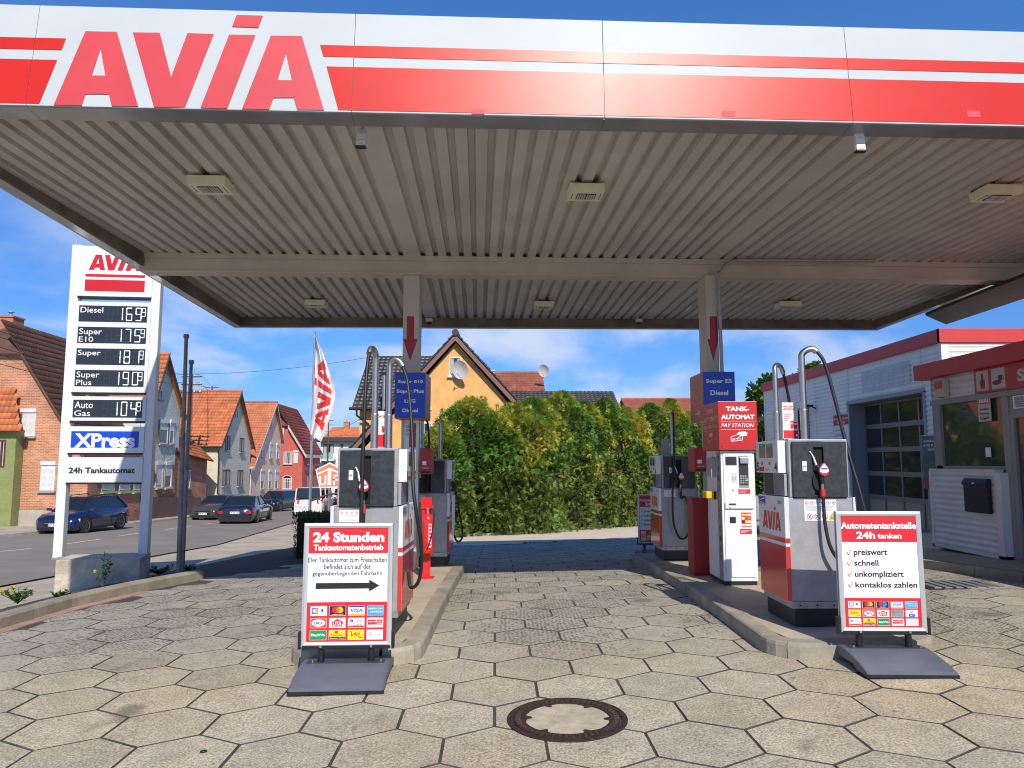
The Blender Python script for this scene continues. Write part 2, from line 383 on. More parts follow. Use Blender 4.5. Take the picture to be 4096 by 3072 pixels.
for r in range(-34, 16):
    for c in range(-22, 30):
        gx = (c+.5+(.5 if r % 2 else 0))*math.sqrt(3)*HS; gy = -r*1.5*HS
        x = HX0+gx*ct-gy*st_; y = HY0+gx*st_+gy*ct
        if y < 3.2 or y > 25 or left_of_kerb(x-.15, y+.1) or y > back_y(x)-.1: continue
        if x > 12: continue
        if x > 6.9 and y > 8.5: continue
        if any(a+.33 < x < b-.33 and c2+.4 < y < d-.4 for a, b, c2, d in ISL.values()): continue
        if abs((x)/y) > .78: continue
        hexes.append((x, y))
hexes.sort(key=lambda p: p[0]**2+p[1]**2)
rest = MB(); tones = []
for i, (x, y) in enumerate(hexes):
    e = .12; z = T(x, y); n = Vector((-(T(x+e, y)-T(x-e, y))/(2*e), -(T(x, y+e)-T(x, y-e))/(2*e), 1)).normalized()
    n = (n+Vector((random.uniform(-1,1), random.uniform(-1,1), 0))*.0025).normalized()
    M = Matrix.Translation((x, y, z+random.uniform(-.0012,.0012))) @ n.to_track_quat('Z', 'Y').to_matrix().to_4x4()
    # keep the hexagon's heading
    xa = Vector((ct, st_, 0)); xa = (xa-n*xa.dot(n)).normalized(); ya = n.cross(xa)
    M = Matrix(((xa.x, ya.x, n.x, x), (xa.y, ya.y, n.y, y), (xa.z, ya.z, n.z, M.translation.z), (0,0,0,1)))
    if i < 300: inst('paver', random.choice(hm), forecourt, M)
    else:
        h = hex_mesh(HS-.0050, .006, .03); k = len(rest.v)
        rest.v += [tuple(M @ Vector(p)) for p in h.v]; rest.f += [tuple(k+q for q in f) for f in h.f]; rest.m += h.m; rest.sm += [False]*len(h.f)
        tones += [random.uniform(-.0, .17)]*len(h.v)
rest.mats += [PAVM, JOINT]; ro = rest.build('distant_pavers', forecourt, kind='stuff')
at = ro.data.attributes.new('tone', 'FLOAT', 'POINT'); at.data.foreach_set('value', tones)
# strip of light concrete and kerb in front of the hedge
HKN = [G(1560,2175), G(1800,2150), G(2050,2139), G(2300,2119)]
for k_ in (2.2, 5.2):
    p_ = HKN[3]+(HKN[3]-HKN[1])*(k_/4); p_.z = T(p_.x, p_.y); HKN.append(p_)
sheet('gutter_strip', [tuple(p[:2]) for p in BK], [tuple(p[:2]) for p in HKN], 40, 4, mat('light_concrete', (.66,.56,.42), .9, var=.14, vs=2, bump=.4, bs=60), .002)
hk = thing('hedge_kerb', 'low pale kerb running along the foot of the thuja hedge', 'kerb')
for a, b in zip(HKN, HKN[1:]):
    n = max(1, round((b-a).length/1.0))
    for k in range(n):
        p, q = a+(b-a)*(k/n), a+(b-a)*((k+.985)/n)
        mb = MB(); d = Vector((0, .12, 0))
        mb.hexa([p-Vector((0,0,.1)), q-Vector((0,0,.1)), q+d-Vector((0,0,.1)), p+d-Vector((0,0,.1)), p+Vector((0,0,.09)), q+Vector((0,0,.09)), q+d+Vector((0,0,.09)), p+d+Vector((0,0,.09))], ksm)
        mb.build('kerb_stone', hk)
# earth bed under the hedge
sheet('planting_bed', [(p.x, p.y+.12) for p in HKN], [(p.x, p.y+4.5) for p in HKN], 30, 3, mat('soil', (.085,.055,.035), .95, var=.4, vs=8, bump=.8, bs=30), .05)
# drain grates
def grate(u, v, w_, d_, lab):
    p = G(u, v); t = thing('drain_grate', lab, 'drain grate', p, TH)
    mb = MB(); mb.box(-w_/2-.06, w_/2+.06, -d_/2-.06, d_/2+.06, -.05, .004, mat('cast_iron', (.06,.05,.045), .6, metal=.5, var=.3, vs=30)); mb.build('grate_frame', t)
    for k in range(7):
        x = -w_/2+(k+.5)*w_/7; mb = MB(); mb.box(x-w_/22, x+w_/22, -d_/2, d_/2, .003, .016, ZINC); mb.build('grate_bar', t)
grate(2160, 2173, .75, .5, 'iron drain grate in the shaded paving in front of the hedge')
grate(3830, 2340, .9, .5, 'iron drain grate in the shaded lane before the shop kerb')
# ------------------------------------------------------------------ islands
def rounded(x0, x1, y0, y1, r, n=5):
    P = []
    for cx_, cy_, a0 in ((x1-r, y0+r, -90), (x1-r, y1-r, 0), (x0+r, y1-r, 90), (x0+r, y0+r, 180)):
        for i in range(n+1):
            a = math.radians(a0+90*i/n); P.append(Vector((cx_+r*math.cos(a), cy_+r*math.sin(a))))
    return P
def island(name, lab, x0, x1, y0, y1, H=.125):
    t = thing(name, lab, 'pump island')
    R = rounded(x0, x1, y0, y1, .30)
    cxm = (x0+x1)/2; cym = (y0+y1)/2
    Ri = rounded(x0+.15, x1-.15, y0+.15, y1-.15, .17)
    # kerb stones
    path = []
    for i in range(len(R)):
        a, b = R[i], R[(i+1) % len(R)]; ai, bi = Ri[i], Ri[(i+1) % len(R)]; L = (b-a).length
        n = max(1, round(L/.85)); 
        for k in range(n): path.append((a+(b-a)*k/n, a+(b-a)*(k+1)/n, ai+(bi-ai)*k/n, ai+(bi-ai)*(k+1)/n, n > 1))
    stones = []; cur = []
    for s in path:
        if s[4]: 
            if cur: stones.append(cur); cur = []
            stones.append([s])
        else:
            cur.append(s)
            if len(cur) == 3: stones.append(cur); cur = []
    if cur: stones.append(cur)
    for sg in stones:
        mb = MB(); n = len(sg)
        outer = [s[0] for s in sg]+[sg[-1][1]]; inner = [s[2] for s in sg]+[sg[-1][3]]
        g = .004/max(.1, (outer[1]-outer[0]).length)
        outer[0] = outer[0].lerp(outer[1], g); outer[-1] = outer[-1].lerp(outer[-2], g)
        prof = []
        for o_, i_ in zip(outer, inner):
            d = (i_-o_); z = T(*o_); zi = z
            prof.append([(*o_, z-.06), (*(o_+d*.02), z+H-.03), (*(o_+d*.06), z+H-.01), (*(o_+d*.16), z+H), (*i_, zi+H), (*i_, z-.06)])
        mb.grid(prof, CONCD, False); mb.face(prof[0][::-1], CONCD); mb.face(prof[-1], CONCD)
        mb.build('kerb_stone', t)
    mb = MB(); rows = []
    for j in range(15):
        y = y0+.1+(y1-y0-.2)*j/14
        yy = [p for p in Ri]
        rows.append([(x0+.12+(x1-x0-.24)*i/6, y, T(x0+.12+(x1-x0-.24)*i/6, y)+H-.006) for i in range(7)])
    # clip corners by pulling the end rows in
    for j, ins in ((0, .10), (14, .10)): rows[j] = [(max(x0+.12+ins, min(x1-.12-ins, p[0])), p[1], p[2]) for p in rows[j]]
    mb.grid(rows, CONC); mb.build('concrete_infill', t)
    return t
island('pump_island', 'long concrete pump island on the left carrying pumps and a column', *ISL['L'])
island('pump_island', 'long concrete pump island on the right with payment machine and pumps', *ISL['R'])
# ------------------------------------------------------------------ left kerb
lk = thing('yard_kerb', 'curved row of concrete kerb stones in front of the price sign', 'kerb')
pts = [KL[0]+(KL[0]-KL[1])*1.5]+KL
def ins_(p, q):                                          # direction away from the forecourt
    d = (q-p).normalized(); return Vector((-d.y, d.x, 0))
for a, b in zip(pts, pts[1:]):
    n = max(1, round((b-a).length/.72))
    for k in range(n):
        p, q = a+(b-a)*(k/n), a+(b-a)*((k+.985)/n); d = ins_(a, b)*.15
        zp, zq = T(p.x, p.y), T(q.x, q.y); H = .13
        mb = MB(); X = [Vector((p.x, p.y, zp)), Vector((q.x, q.y, zq))]
        pr = []
        for c in X: pr.append([c+Vector((0,0,-.08)), c+d*.03+Vector((0,0,H-.025)), c+d*.16+Vector((0,0,H)), c+d+Vector((0,0,H)), c+d+Vector((0,0,-.2))])
        mb.grid(pr, CONCD, False); mb.face(pr[0][::-1], CONCD); mb.face(pr[1], CONCD); mb.build('kerb_stone', lk)
PINK = mat('pink_gutter_stone', (.42,.27,.20), .85, var=.25, vs=5, bump=.4, bs=60, rnd=.08)
gut = MB(); gs = thing('gutter_stones', 'row of flat pinkish gutter stones along the left kerb', 'gutter')
for a, b in zip(pts[:-1], pts[1:-1]):
    n = max(1, round((b-a).length/.5))
    for k in range(n):
        p, q = a+(b-a)*(k/n), a+(b-a)*((k+.98)/n); d = -ins_(a, b)*.17
        mb = MB(); z = lambda c: Vector((c.x, c.y, T(c.x, c.y)+.006))
        mb.hexa([z(p)-Vector((0,0,.05)), z(p+d)-Vector((0,0,.05)), z(q+d)-Vector((0,0,.05)), z(q)-Vector((0,0,.05)), z(p), z(p+d), z(q+d), z(q)], PINK); mb.build('gutter_stone', gs)
# ------------------------------------------------------------------ manhole
mh = G(1225*K, 1553*K); t = thing('manhole_cover', 'round rusty iron manhole cover with concrete filling in the paving', 'manhole cover', mh+Vector((0,0,.002)))
nx_ = Vector((-(T(mh.x+.2, mh.y)-T(mh.x-.2, mh.y))/.4, -(T(mh.x, mh.y+.2)-T(mh.x, mh.y-.2))/.4, 1)).normalized()
t.rotation_mode = 'QUATERNION'; t.rotation_quaternion = nx_.to_track_quat('Z', 'Y')
IRON = mat('rusty_iron', (.055,.030,.020), .75, metal=.3, var=.5, vs=25, bump=.5, bs=120)
def circ(r, z, n=48, f=None): return [((r+(f(2*math.pi*i/n) if f else 0))*math.cos(2*math.pi*i/n), (r+(f(2*math.pi*i/n) if f else 0))*math.sin(2*math.pi*i/n), z) for i in range(n)]
mb = MB(); mb.grid([circ(.372,-.03), circ(.370,.006), circ(.335,.006), circ(.330,.001)], IRON, False, True); mb.build('outer_frame', t)
lob = lambda a: -.050*max(0, math.cos(6*a+.6))**16-.012*max(0, math.cos(3*a))**8
mb = MB(); mb.grid([circ(.328,-.02,96), circ(.327,.006,96), circ(.262,.006,96,lob), circ(.258,-.002,96,lob)], IRON, False, True); mb.build('cover_ring', t)
mb = MB(); mb.face(circ(.264,.001,96,lambda a: lob(a)), mat('manhole_concrete', (.50,.42,.29), .85, var=.30, vs=7, bump=.6, bs=80)); mb.build('concrete_filling', t)
mb = MB()
for i in range(52):
    a = 2*math.pi*i/52; c, s = math.cos(a), math.sin(a); e = Vector((c, s, 0)); f = Vector((-s, c, 0))
    p = e*.287; q = e*.318
    mb.hexa([p-f*.008+Vector((0,0,.005)), p+f*.008+Vector((0,0,.005)), q+f*.008+Vector((0,0,.005)), q-f*.008+Vector((0,0,.005)), p-f*.007+Vector((0,0,.012)), p+f*.007+Vector((0,0,.012)), q+f*.007+Vector((0,0,.012)), q-f*.007+Vector((0,0,.012))], mat('worn_iron', (.10,.06,.04), .6, metal=.4, var=.4, vs=30))
mb.build('raised_studs', t)
# small washer lying on the slabs
p = G(814, 3008); mb = MB(); ci = lambda r, z: [(p.x+r*math.cos(i*.5236), p.y+r*math.sin(i*.5236), p.z+z) for i in range(12)]
mb.grid([ci(.020,.001), ci(.020,.006), ci(.010,.006), ci(.010,.001)], BLACK, False, True); tag(mb.build('washer'), 'small black rubber ring lying on a slab at the lower left', 'ring')
# ================================================================== canopy
can = thing('station_canopy', 'huge flat canopy with white and red fascia spanning both pump islands', 'canopy')
YF, YB = 5.93, 15.2
BOX = Vector((0, YF, 0)); FU = Vector((1, .045, 0)).normalized(); FV = Vector((0, .09, 1)).normalized(); FN = FU.cross(FV).normalized()
F0 = A(2048, 462, YF).z
FO = Vector((0, YF, F0))
def onf(u, v):                                          # photo pixel -> (along, up) on the front fascia
    a, b = ray(u, v); d = Vector((a, 1, b)); o = Vector((0, 0, CZ)); t = (FO-o).dot(FN)/d.dot(FN); p = o+d*t-FO
    return p.dot(FU), p.dot(FV)
FB = A(2048, 1317, YB).z
def Fz(y): return F0+(FB-F0)*(y-YF)/(YB-YF)
def onz(u, v):                                          # pixel -> point on the sloping underside plane of the fascia
    a, b = ray(u, v); k = (FB-F0)/(YB-YF); y = (F0-k*YF-CZ)/(b-k); return Vector((a*y, y, Fz(y)))
YC = 10.75
zc1 = A(2048, 508, 6.3).z; zc2 = A(2048, 1280, YB).z; zcm = A(2048, 1029, YC).z
def Cz(y): return zc1+(zcm-zc1)*(y-6.3)/(YC-6.3) if y < YC else zcm+(zc2-zcm)*(y-YC)/(YB-YC)
LB = onz(938, 1311); L1 = onz(0, 752); LFy = YF-.25; tL = (LFy-L1.y)/(LB.y-L1.y); LF = L1+(LB-L1)*tL
RB = onz(3508, 1322); R1 = onz(4110, 1096)
for _ in range(20):
    _a, _b = ray(4110, 1096); R1 = Vector((_a*R1.y, R1.y, 0)); R1.z = Cz(R1.y)-.04; R1.y = (R1.z-CZ)/_b; R1.x = _a*R1.y; tR = (YF+.35-R1.y)/(RB.y-R1.y); RF_ = R1+(RB-R1)*tR; RF_.z = R1.z-.03
FW = mat('fascia_white', (.50,.53,.53), .45, var=.04, vs=1.2, spec=.15)
FR = mat('fascia_red', (.58,.022,.012), .36, var=.06, vs=1.5, spec=.30)
def sheen(m, r0, r1, sc):                               # scratched, dusty sheet: roughness varies
    t = m.node_tree; n = t.nodes.new('ShaderNodeTexNoise'); n.inputs['Scale'].default_value = sc; n.inputs['Detail'].default_value = 8
    g = t.nodes.new('ShaderNodeNewGeometry'); t.links.new(g.outputs['Position'], n.inputs['Vector'])
    r = t.nodes.new('ShaderNodeMapRange'); t.links.new(n.outputs[0], r.inputs[0]); r.inputs[3].default_value = r0; r.inputs[4].default_value = r1
    t.links.new(r.outputs[0], t.nodes['Principled BSDF'].inputs['Roughness'])
sheen(FR, .32, .385, 1.3)
FAV = mat('sheen_red_letters', (.60,.060,.062), .36, var=.08, vs=2.2, spec=.5)  # sheen on the letters put into the colour: pinker than the stripes
SEAM = mat('seam_dark', (.10,.07,.065), .8)
LIP = mat('fascia_underside', (.40,.40,.41), .22, metal=.4, var=.2, vs=2)
LIPIN = mat('weathered_inner_lip', (.20,.165,.125), .7, var=.45, vs=1.6)
CEIL = mat('ceiling_sheet', (.61,.58,.525), .62, var=.13, vs=1.1, rnd=.05)
HTOP = onf(2048, 72)[1]
joints = [onf(u, 300)[0] for u in (-1100, 120, 1411, 2414, 3393, 4420)]
joints[0] = (LF-FO).dot(FU)
joints[-1] = (RF_-FO).dot(FU)
def FP(p, q, l=0): return FO+FU*p+FV*q+FN*l
for a, b in zip(joints, joints[1:]):
    mb = MB(); g = .0018
    P = [FP(a+g, 0), FP(b-g, 0), FP(b-g, 0, -.03), FP(a+g, 0, -.03), FP(a+g, HTOP), FP(b-g, HTOP), FP(b-g, HTOP, -.03), FP(a+g, HTOP, -.03)]
    mb.hexa(P, FW); mb.build('fascia_panel', can, bevel=.004)
    mb = MB(); mb.hexa([FP(a+g, -.005, -.02), FP(b-g, -.005, -.02), FP(b-g, -.005, -.21)+Vector((0,0,.0)), FP(a+g, -.005, -.21), FP(a+g, .03, -.02), FP(b-g, .03, -.02), FP(b-g, .035, -.21), FP(a+g, .035, -.21)], LIP); mb.build('underside_strip', can)
mb = MB(); mb.hexa([FP(joints[0]+.02, .01, -.035), FP(joints[-1]-.02, .01, -.035), FP(joints[-1]-.02, .01, -.05), FP(joints[0]+.02, .01, -.05), FP(joints[0]+.02, HTOP-.02, -.035), FP(joints[-1]-.02, HTOP-.02, -.035), FP(joints[-1]-.02, HTOP-.02, -.05), FP(joints[0]+.02, HTOP-.02, -.05)], SEAM); mb.build('fascia_backing', can)
# stripes, cut at the panel joints
q = lambda v: onf(2414, v)[1]
bands = [(q(255), q(210)), (q(466)+.004, q(294))]
def slab(pts, m, name, l0=.001, l1=.004):
    mb = MB(); mb.prism(pts, lambda p, t: FP(p[0], p[1], t), l0, l1, m); return mb.build(name, can)
# left of the letters: slanted ends (photo points)
e1, e2 = onf(262, 164), onf(245, 208); e3, e4 = onf(228, 243), onf(157, 420)
r1, r2 = onf(1279, 190), onf(1292, 232); r3, r4 = onf(1305, 272), onf(1353, 448)
for (q0, q1), (lt, lb), (rt, rb) in ((bands[0], (e1, e2), (r1, r2)), (bands[1], (e3, e4), (r3, r4))):
    g = .002
    for a, b in ((joints[0], joints[1]),): slab([(a+g, q0), (b-g, q0), (b-g, q1), (a+g, q1)], FR, 'red_stripe')
    slab([(joints[1]+g, q0), (lb[0], q0), (lt[0], q1), (joints[1]+g, q1)], FR, 'red_stripe')
    slab([(rb[0], q0), (joints[2]-g, q0), (joints[2]-g, q1), (rt[0], q1)], FR, 'red_stripe')
    for a, b in zip(joints[2:], joints[3:]): slab([(a+g, q0), (b-g, q0), (b-g, q1), (a+g, q1)], FR, 'red_stripe')
for let in AVIA_L:
    mb = MB()
    for poly in let:
        pp = []
        for a, b in poly:                               # back to the photo's own pixels, then onto the fascia plane
            X = 235+a*325; Y = 447+(X-235)*.0225-b*325; pp.append(onf(X/1.08, Y/1.08))
        mb.prism(pp[::-1] if False else pp, lambda p, t: FP(p[0], p[1], t), .001, .007, FAV)
    mb.build('letter', can)
for u0, u1, v0, v1 in ((1886, 1938, 437, 460), (2888, 2939, 449, 471), (3870, 3918, 452, 476)):
    a = onf(u0, v1); b = onf(u1, v0); slab([(a[0], max(a[1], .004)), (b[0], max(a[1], .004)), (b[0], b[1]), (a[0], b[1])], mat('patch_red', (.60,.05,.07), .6), 'repair_patch', .0045, .006)
# side and back fascias (outer skin, underside strip, inner lip)
def side_fascia(P, Q, out_, wd, h=.95, lipm=LIP, nseg=4):
    for k in range(nseg):
        a = P+(Q-P)*(k/nseg); b = P+(Q-P)*((k+1)/nseg)
        mb = MB(); o = out_*.0; i = -out_*wd; Z = Vector((0,0,1))
        mb.hexa([a, b, b-out_*.03, a-out_*.03, a+Z*h, b+Z*h, b-out_*.03+Z*h, a-out_*.03+Z*h], FW); mb.build('fascia_panel', can)
        mb = MB(); mb.hexa([a-out_*.031, b-out_*.031, b+i, a+i, a-out_*.031+Z*.02, b-out_*.031+Z*.02, b+i+Z*.02, a+i+Z*.02], lipm); mb.build('underside_strip', can)
        mb = MB(); ha = max(.05, Cz(a.y)-a.z+.03); hb = max(.05, Cz(b.y)-b.z+.03)
        mb.hexa([a+i+Z*.02, b+i+Z*.02, b+i-out_*.02+Z*.02, a+i-out_*.02+Z*.02, a+i+Z*ha, b+i+Z*hb, b+i-out_*.02+Z*hb, a+i-out_*.02+Z*ha], LIPIN); mb.build('inner_lip', can)
dL = (LB-LF).normalized(); oL = Vector((-dL.y, dL.x, 0)).normalized()
side_fascia(LF, LB, oL, .16, lipm=mat('fascia_underside_shiny', (.50,.51,.52), .16, metal=.55, var=.25, vs=1.5))
dR = (RB-RF_).normalized(); oR = Vector((dR.y, -dR.x, 0)).normalized()
side_fascia(RF_, R1, oR, .12, nseg=2); side_fascia(R1, RB, oR, .12, nseg=2)
dB = (RB-LB).normalized(); oB = Vector((-dB.y, dB.x, 0)).normalized()
side_fascia(LB, RB, oB, .10, nseg=5)
# ceiling: trapezoid sheets, each five ribs wide; wide flats over the columns
def xl(y): return LF.x+(LB.x-LF.x)*(y-LF.y)/(LB.y-LF.y)+.11
def xr(y): return RF_.x+(RB.x-RF_.x)*(y-RF_.y)/(RB.y-RF_.y)-.08
def span(px):                                           # rib line starting at local px on the front line; direction (-.045,1)
    y0 = YF+.2+px*.045; y1 = YB-.09+px*.012; ok = [y for y in [y0+(y1-y0)*i/60 for i in range(61)] if xl(y) <= px-.045*(y-YF) <= xr(y)]
    return (ok[0], min(max(YC+.1, ok[0]+.01), ok[-1]), ok[-1]) if ok else None
per = .190; prof = [(0,0), (.110,0), (.116,.060), (.172,.060), (.188,0)]
x = -5.95; cols = []
sheets = []; cur = []
nrib = 0
while x < 8.9:
    wide = abs(x-(-1.30)) < .095 or abs(x-(3.02)) < .095
    pf = prof if not wide else [(0,0), (.243,0), (.249,.060), (.305,.060), (.321,0)]
    for dx, dz in pf: cur.append((x+dx, dz))
    x += per if not wide else per+.133; nrib += 1
    if nrib % 5 == 0: cur.append((x, 0)); sheets.append(cur); cur = []
if cur: sheets.append(cur)
for k, sh in enumerate(sheets):
    cl_ = [(px, dz, span(px)) for px, dz in sh]; cl_ = [c for c in cl_ if c[2]]
    if len(cl_) < 3: continue
    mb = MB(); rows = [[], [], []]
    for px, dz, yy in cl_:
        for j, y in enumerate(yy): rows[j].append((px-.045*(y-YF), y, Cz(y)+dz+(.004 if k % 2 else 0)))
    mb.grid(rows[::-1], CEIL, False); mb.build('ceiling_sheet', can)
mb = MB(); z = Vector((0,0,.5)); ii = [LF+Vector((.25,.3,0)), RF_+Vector((-.2,.3,0)), RB+Vector((-.2,-.12,0)), LB+Vector((.25,-.12,0))]; mb.hexa([p+z*.96 for p in ii]+[p+z for p in ii], SEAM); mb.build('roof_deck', can)
# cross beam
def beam_pt(x): return Vector((x, YC+.045*(x-.6), 0))
zb = A(2048, 1101, YC).z; zt = Cz(YC)-.002
BM = mat('beam_paint', (.60,.53,.44), .6, var=.14, vs=1.5)
mb = MB()
for k_ in range(62):                                     # drain holes in the ribs just before the beam
    px = -5.6+k_*per; y_ = YC-.62-(.16 if k_ % 2 else 0)
    if abs(px) < 7.2: xx = px+.149-.045*(y_-YF); zz0 = Cz(y_)+.0590; mb.face([(xx+.008*math.cos(a_), y_+.012*math.sin(a_), zz0) for a_ in [-i*math.pi/3 for i in range(6)]], BLACK)
mb.build('drain_holes', can, kind='stuff')
mb = MB(); a = beam_pt(xl(YC)+.0); b = beam_pt(xr(YC)+.9)
def bar(a, b, y0, y1, z0, z1, m):
    mb.hexa([(a.x,a.y+y0,z0), (b.x,b.y+y0,z0), (b.x,b.y+y1,z0), (a.x,a.y+y1,z0), (a.x,a.y+y0,z1), (b.x,b.y+y0,z1), (b.x,b.y+y1,z1), (a.x,a.y+y1,z1)], m)
bar(a, b, 0, .30, zb, zb+.022, BM); bar(a, b, .02, .28, zb+.022, zt-.075, BM); bar(a, b, -.01, .31, zt-.075, zt, BM); mb.build('cross_beam', can, bevel=.004)
# columns: H sections with a red arrow on the front flange
COLM = mat('column_paint', (.56,.52,.45), .5, var=.08, vs=2.5)
def column(u0, u1, vv, lab, shaft):
    p = A(u0, vv, YC); q_ = A(u1, vv, YC); x0, x1 = p.x, q_.x; zz_ = T((x0+x1)/2, YC+.1)+.12
    t = thing('canopy_column', lab, 'column', ((x0+x1)/2, YC, zz_), .03); w_ = (x1-x0)/2; H = zb-zz_-.001
    mb = MB(); mb.box(-w_, w_, -.0, .016, 0, H, COLM); mb.box(-w_, w_, .384, .40, 0, H, COLM); mb.box(-.008, .008, .016, .384, 0, H, COLM); mb.box(-w_-.0, -w_+.012, .016, .384, 0, H, COLM); mb.box(w_-.012, w_, .016, .384, 0, H, COLM)
    mb.build('column_shaft', t, bevel=.003)
    pan = Pan((0, 0, 0), (1,0,0), (0,0,1), (0,-1,0)); zv = lambda v: A((u0+u1)/2, v, YC).z-zz_
    m = mat('arrow_red', (.42,.02,.03), .45, var=.1, vs=4); s0, s1, h0, h1 = shaft
    f = lambda e: -w_+e*2*w_
    pan.rect(f(s0), f(s1), zv(1356), zv(1265), m); pan.poly([(f(h0), zv(1356)), (f((h0+h1)/2), zv(1445)), (f(h1), zv(1356))], m); pan.build('red_arrow', t)
    return t, w_, zz_
colL, wL, zL = column(1612, 1676, 1300, 'left canopy column with a red arrow pointing down', (.24,.70,.02,.93))
colR, wR, zR = column(2829, 2876, 1400, 'right canopy column with a red arrow and a conduit beside it', (.25,.94,.02,1.1) if False else (.27,.93,.03,.98))
# conduit on the right column
cp = [A(4150, 1047, YC-.06), A(3500, 1043, YC-.06), A(3000, 1040, YC-.06), A(2945, 1041, YC-.06), A(2905, 1058, YC-.06), A(2882, 1090, YC-.06), A(2874, 1125, YC-.06), A(2889, 1500, YC-.06)]
cp[0] = cp[1]+(cp[1]-cp[2])*1.6
mb = MB(); mb.tube(spline(cp[1:], 5), .026, ZINC, 10)
tag(mb.build('cable_conduit'), 'grey cable conduit bending from the beam down the right column', 'conduit')
# ceiling lamps
CRM = mat('lamp_cream', (.85,.82,.58), .5, var=.06, vs=8); GRL = mat('lamp_glass', (.55,.56,.58), .3)
def lamp(u, v, w_, lab, dark=True):
    b_ = ray(u, v)[1]; dz = .13; y = 8.0
    for _ in range(30): y = (Cz(y)-dz-CZ)/b_
    p = Vector((ray(u, v)[0]*y, y, Cz(y)-dz))
    t = thing('ceiling_lamp', lab, 'lamp', p, .045, 'square cream lamps under the canopy'); d = w_*.80
    mb = MB(); lo, hi_ = .0, dz-.03
    a0, a1 = w_/2, w_/2*.97
    mb.hexa([(-a1,-d/2*.97,lo), (a1,-d/2*.97,lo), (a1,d/2*.97,lo), (-a1,d/2*.97,lo), (-a0,-d/2,hi_), (a0,-d/2,hi_), (a0,d/2,hi_), (-a0,d/2,hi_)][:], CRM); mb.build('lamp_housing', t, bevel=.008)
    mb = MB(); mb.box(-.10, .10, -.08, .08, dz-.03, dz+.02, BLACK); mb.box(-w_*.48, w_*.48, d*.36, d*.40, dz-.03, dz-.005, BLACK); mb.build('mounting_plate', t)
    mb = MB(); mb.box(-w_*.27, w_*.27, -d*.30, d*.22, -.006, .001, BLACK)
    for i in range(8):
        for j in range(2):
            x0 = -w_*.25+i*w_*.062+(.008 if i > 3 else 0); y0 = -d*.27+j*d*.24; mb.box(x0, x0+w_*.042, y0, y0+d*.20, -.010, -.005, GRL)
    mb.build('lamp_grille', t)
    mb = MB()
    for s in (-1, 1):
        for i in range(4): mb.box(s*w_*.40-.005, s*w_*.40+.005, -d*.3+i*d*.15, -d*.3+i*d*.15+.03, -.002, .0015, BLACK)
    mb.build('vent_slots', t)
lamp(455*K, 410*K, .40, 'cream square ceiling lamp nearest the left, under the letters')
lamp(1265*K, 425*K, .38, 'cream square ceiling lamp in the middle of the front row')
lamp(2152*K, 428*K, .40, 'cream square ceiling lamp at the right edge of the picture')
lamp(683*K, 662*K, .37, 'small far ceiling lamp left of the left column')
lamp(1175*K, 665*K, .37, 'small far ceiling lamp between the two columns')
lamp(1702*K, 665*K, .40, 'small far ceiling lamp right of the right column')
def spot(u, v, lab):
    y = YF+.33; p = A(u, v, y); t = thing('light_sensor', lab, 'sensor', p, 0)
    w1 = mat('device_white', (.72,.72,.70), .4)
    mb = MB(); mb.hexa([(-.042,-.05,-.10), (.042,-.05,-.10), (.042,.0,-.10), (-.042,.0,-.10), (-.040,-.03,.07), (.040,-.03,.07), (.040,.03,.07), (-.040,.03,.07)], w1); mb.build('sensor_body', t, bevel=.012)
    mb = MB(); mb.tube([(0,.0,.06),(0,.02,.10),(0,.03,Cz(y)-p.z+.03)], .016, w1); mb.build('mounting_arm', t)
    pan = Pan((-.042,-.0505,-.10),(1,0,0),(0,.12,1),(0,-1,.12)); pan.rect(.02,.065,.012,.03,YEL); pan.rect(.01,.075,.055,.058,PGREY); pan.rect(.025,.06,.12,.124,PGREY); pan.build('warning_label', t)
    mb = MB(); mb.box(-.045,.045,-.055,.002,-.112,-.10,BLACK); mb.build('sensor_foot', t)
spot(1447, 548, 'white device hanging under the fascia near its left lettering')
spot(3434, 565, 'white device hanging under the fascia on the right')
def dome(u, v, lab):
    y = YB-.25; p = A(u, v, y); t = thing('security_camera', lab, 'camera', p)
    w1 = mat('device_white', (.72,.72,.70), .4)
    mb = MB(); mb.box(-.07, .07, -.04, .04, .0, .06, w1); mb.box(-.05, .05, .0, .2, .03, .07, w1); mb.build('camera_mount', t, bevel=.01)
    mb = MB(); mb.grid([[(.055*math.sin(a)*math.cos(b), .055*math.sin(a)*math.sin(b), -.015-.055*math.cos(a)) for b in [i*math.pi/6 for i in range(12)]] for a in [.05+.3*j for j in range(6)]], BLACK, True, True); mb.box(-.05,.05,-.03,.03,-.02,.0,w1); mb.build('camera_dome', t)
dome(1717, 1285, 'white security camera hanging beside the left column'); dome(2556, 1287, 'white security camera hanging at the back, nearer the right column')
# connecting soffit between canopy and shop
def onh(u, v, z): a, b = ray(u, v); y = (z-CZ)/b; return Vector((a*y, y, z))
zs = 4.30; Q = [onh(3702, 1262, zs), onh(3784, 1298, zs), onh(4110, 1190, zs), onh(4110, 1100, zs)]
Q[2] = Q[1]+(Q[2]-Q[1])*1.9; Q[3] = Q[0]+(Q[3]-Q[0])*1.9
mb = MB(); h = Vector((0,0,.05)); mb.hexa([Q[0], Q[3], Q[2], Q[1], Q[0]+h, Q[3]+h, Q[2]+h, Q[1]+h], mat('dark_soffit', (.055,.045,.042), .7, metal=.0, spec=.2, var=.3, vs=2))
o = mb.build('connecting_roof'); tag(o, 'dark flat connecting roof strip between the canopy and the shop', 'roof strip')
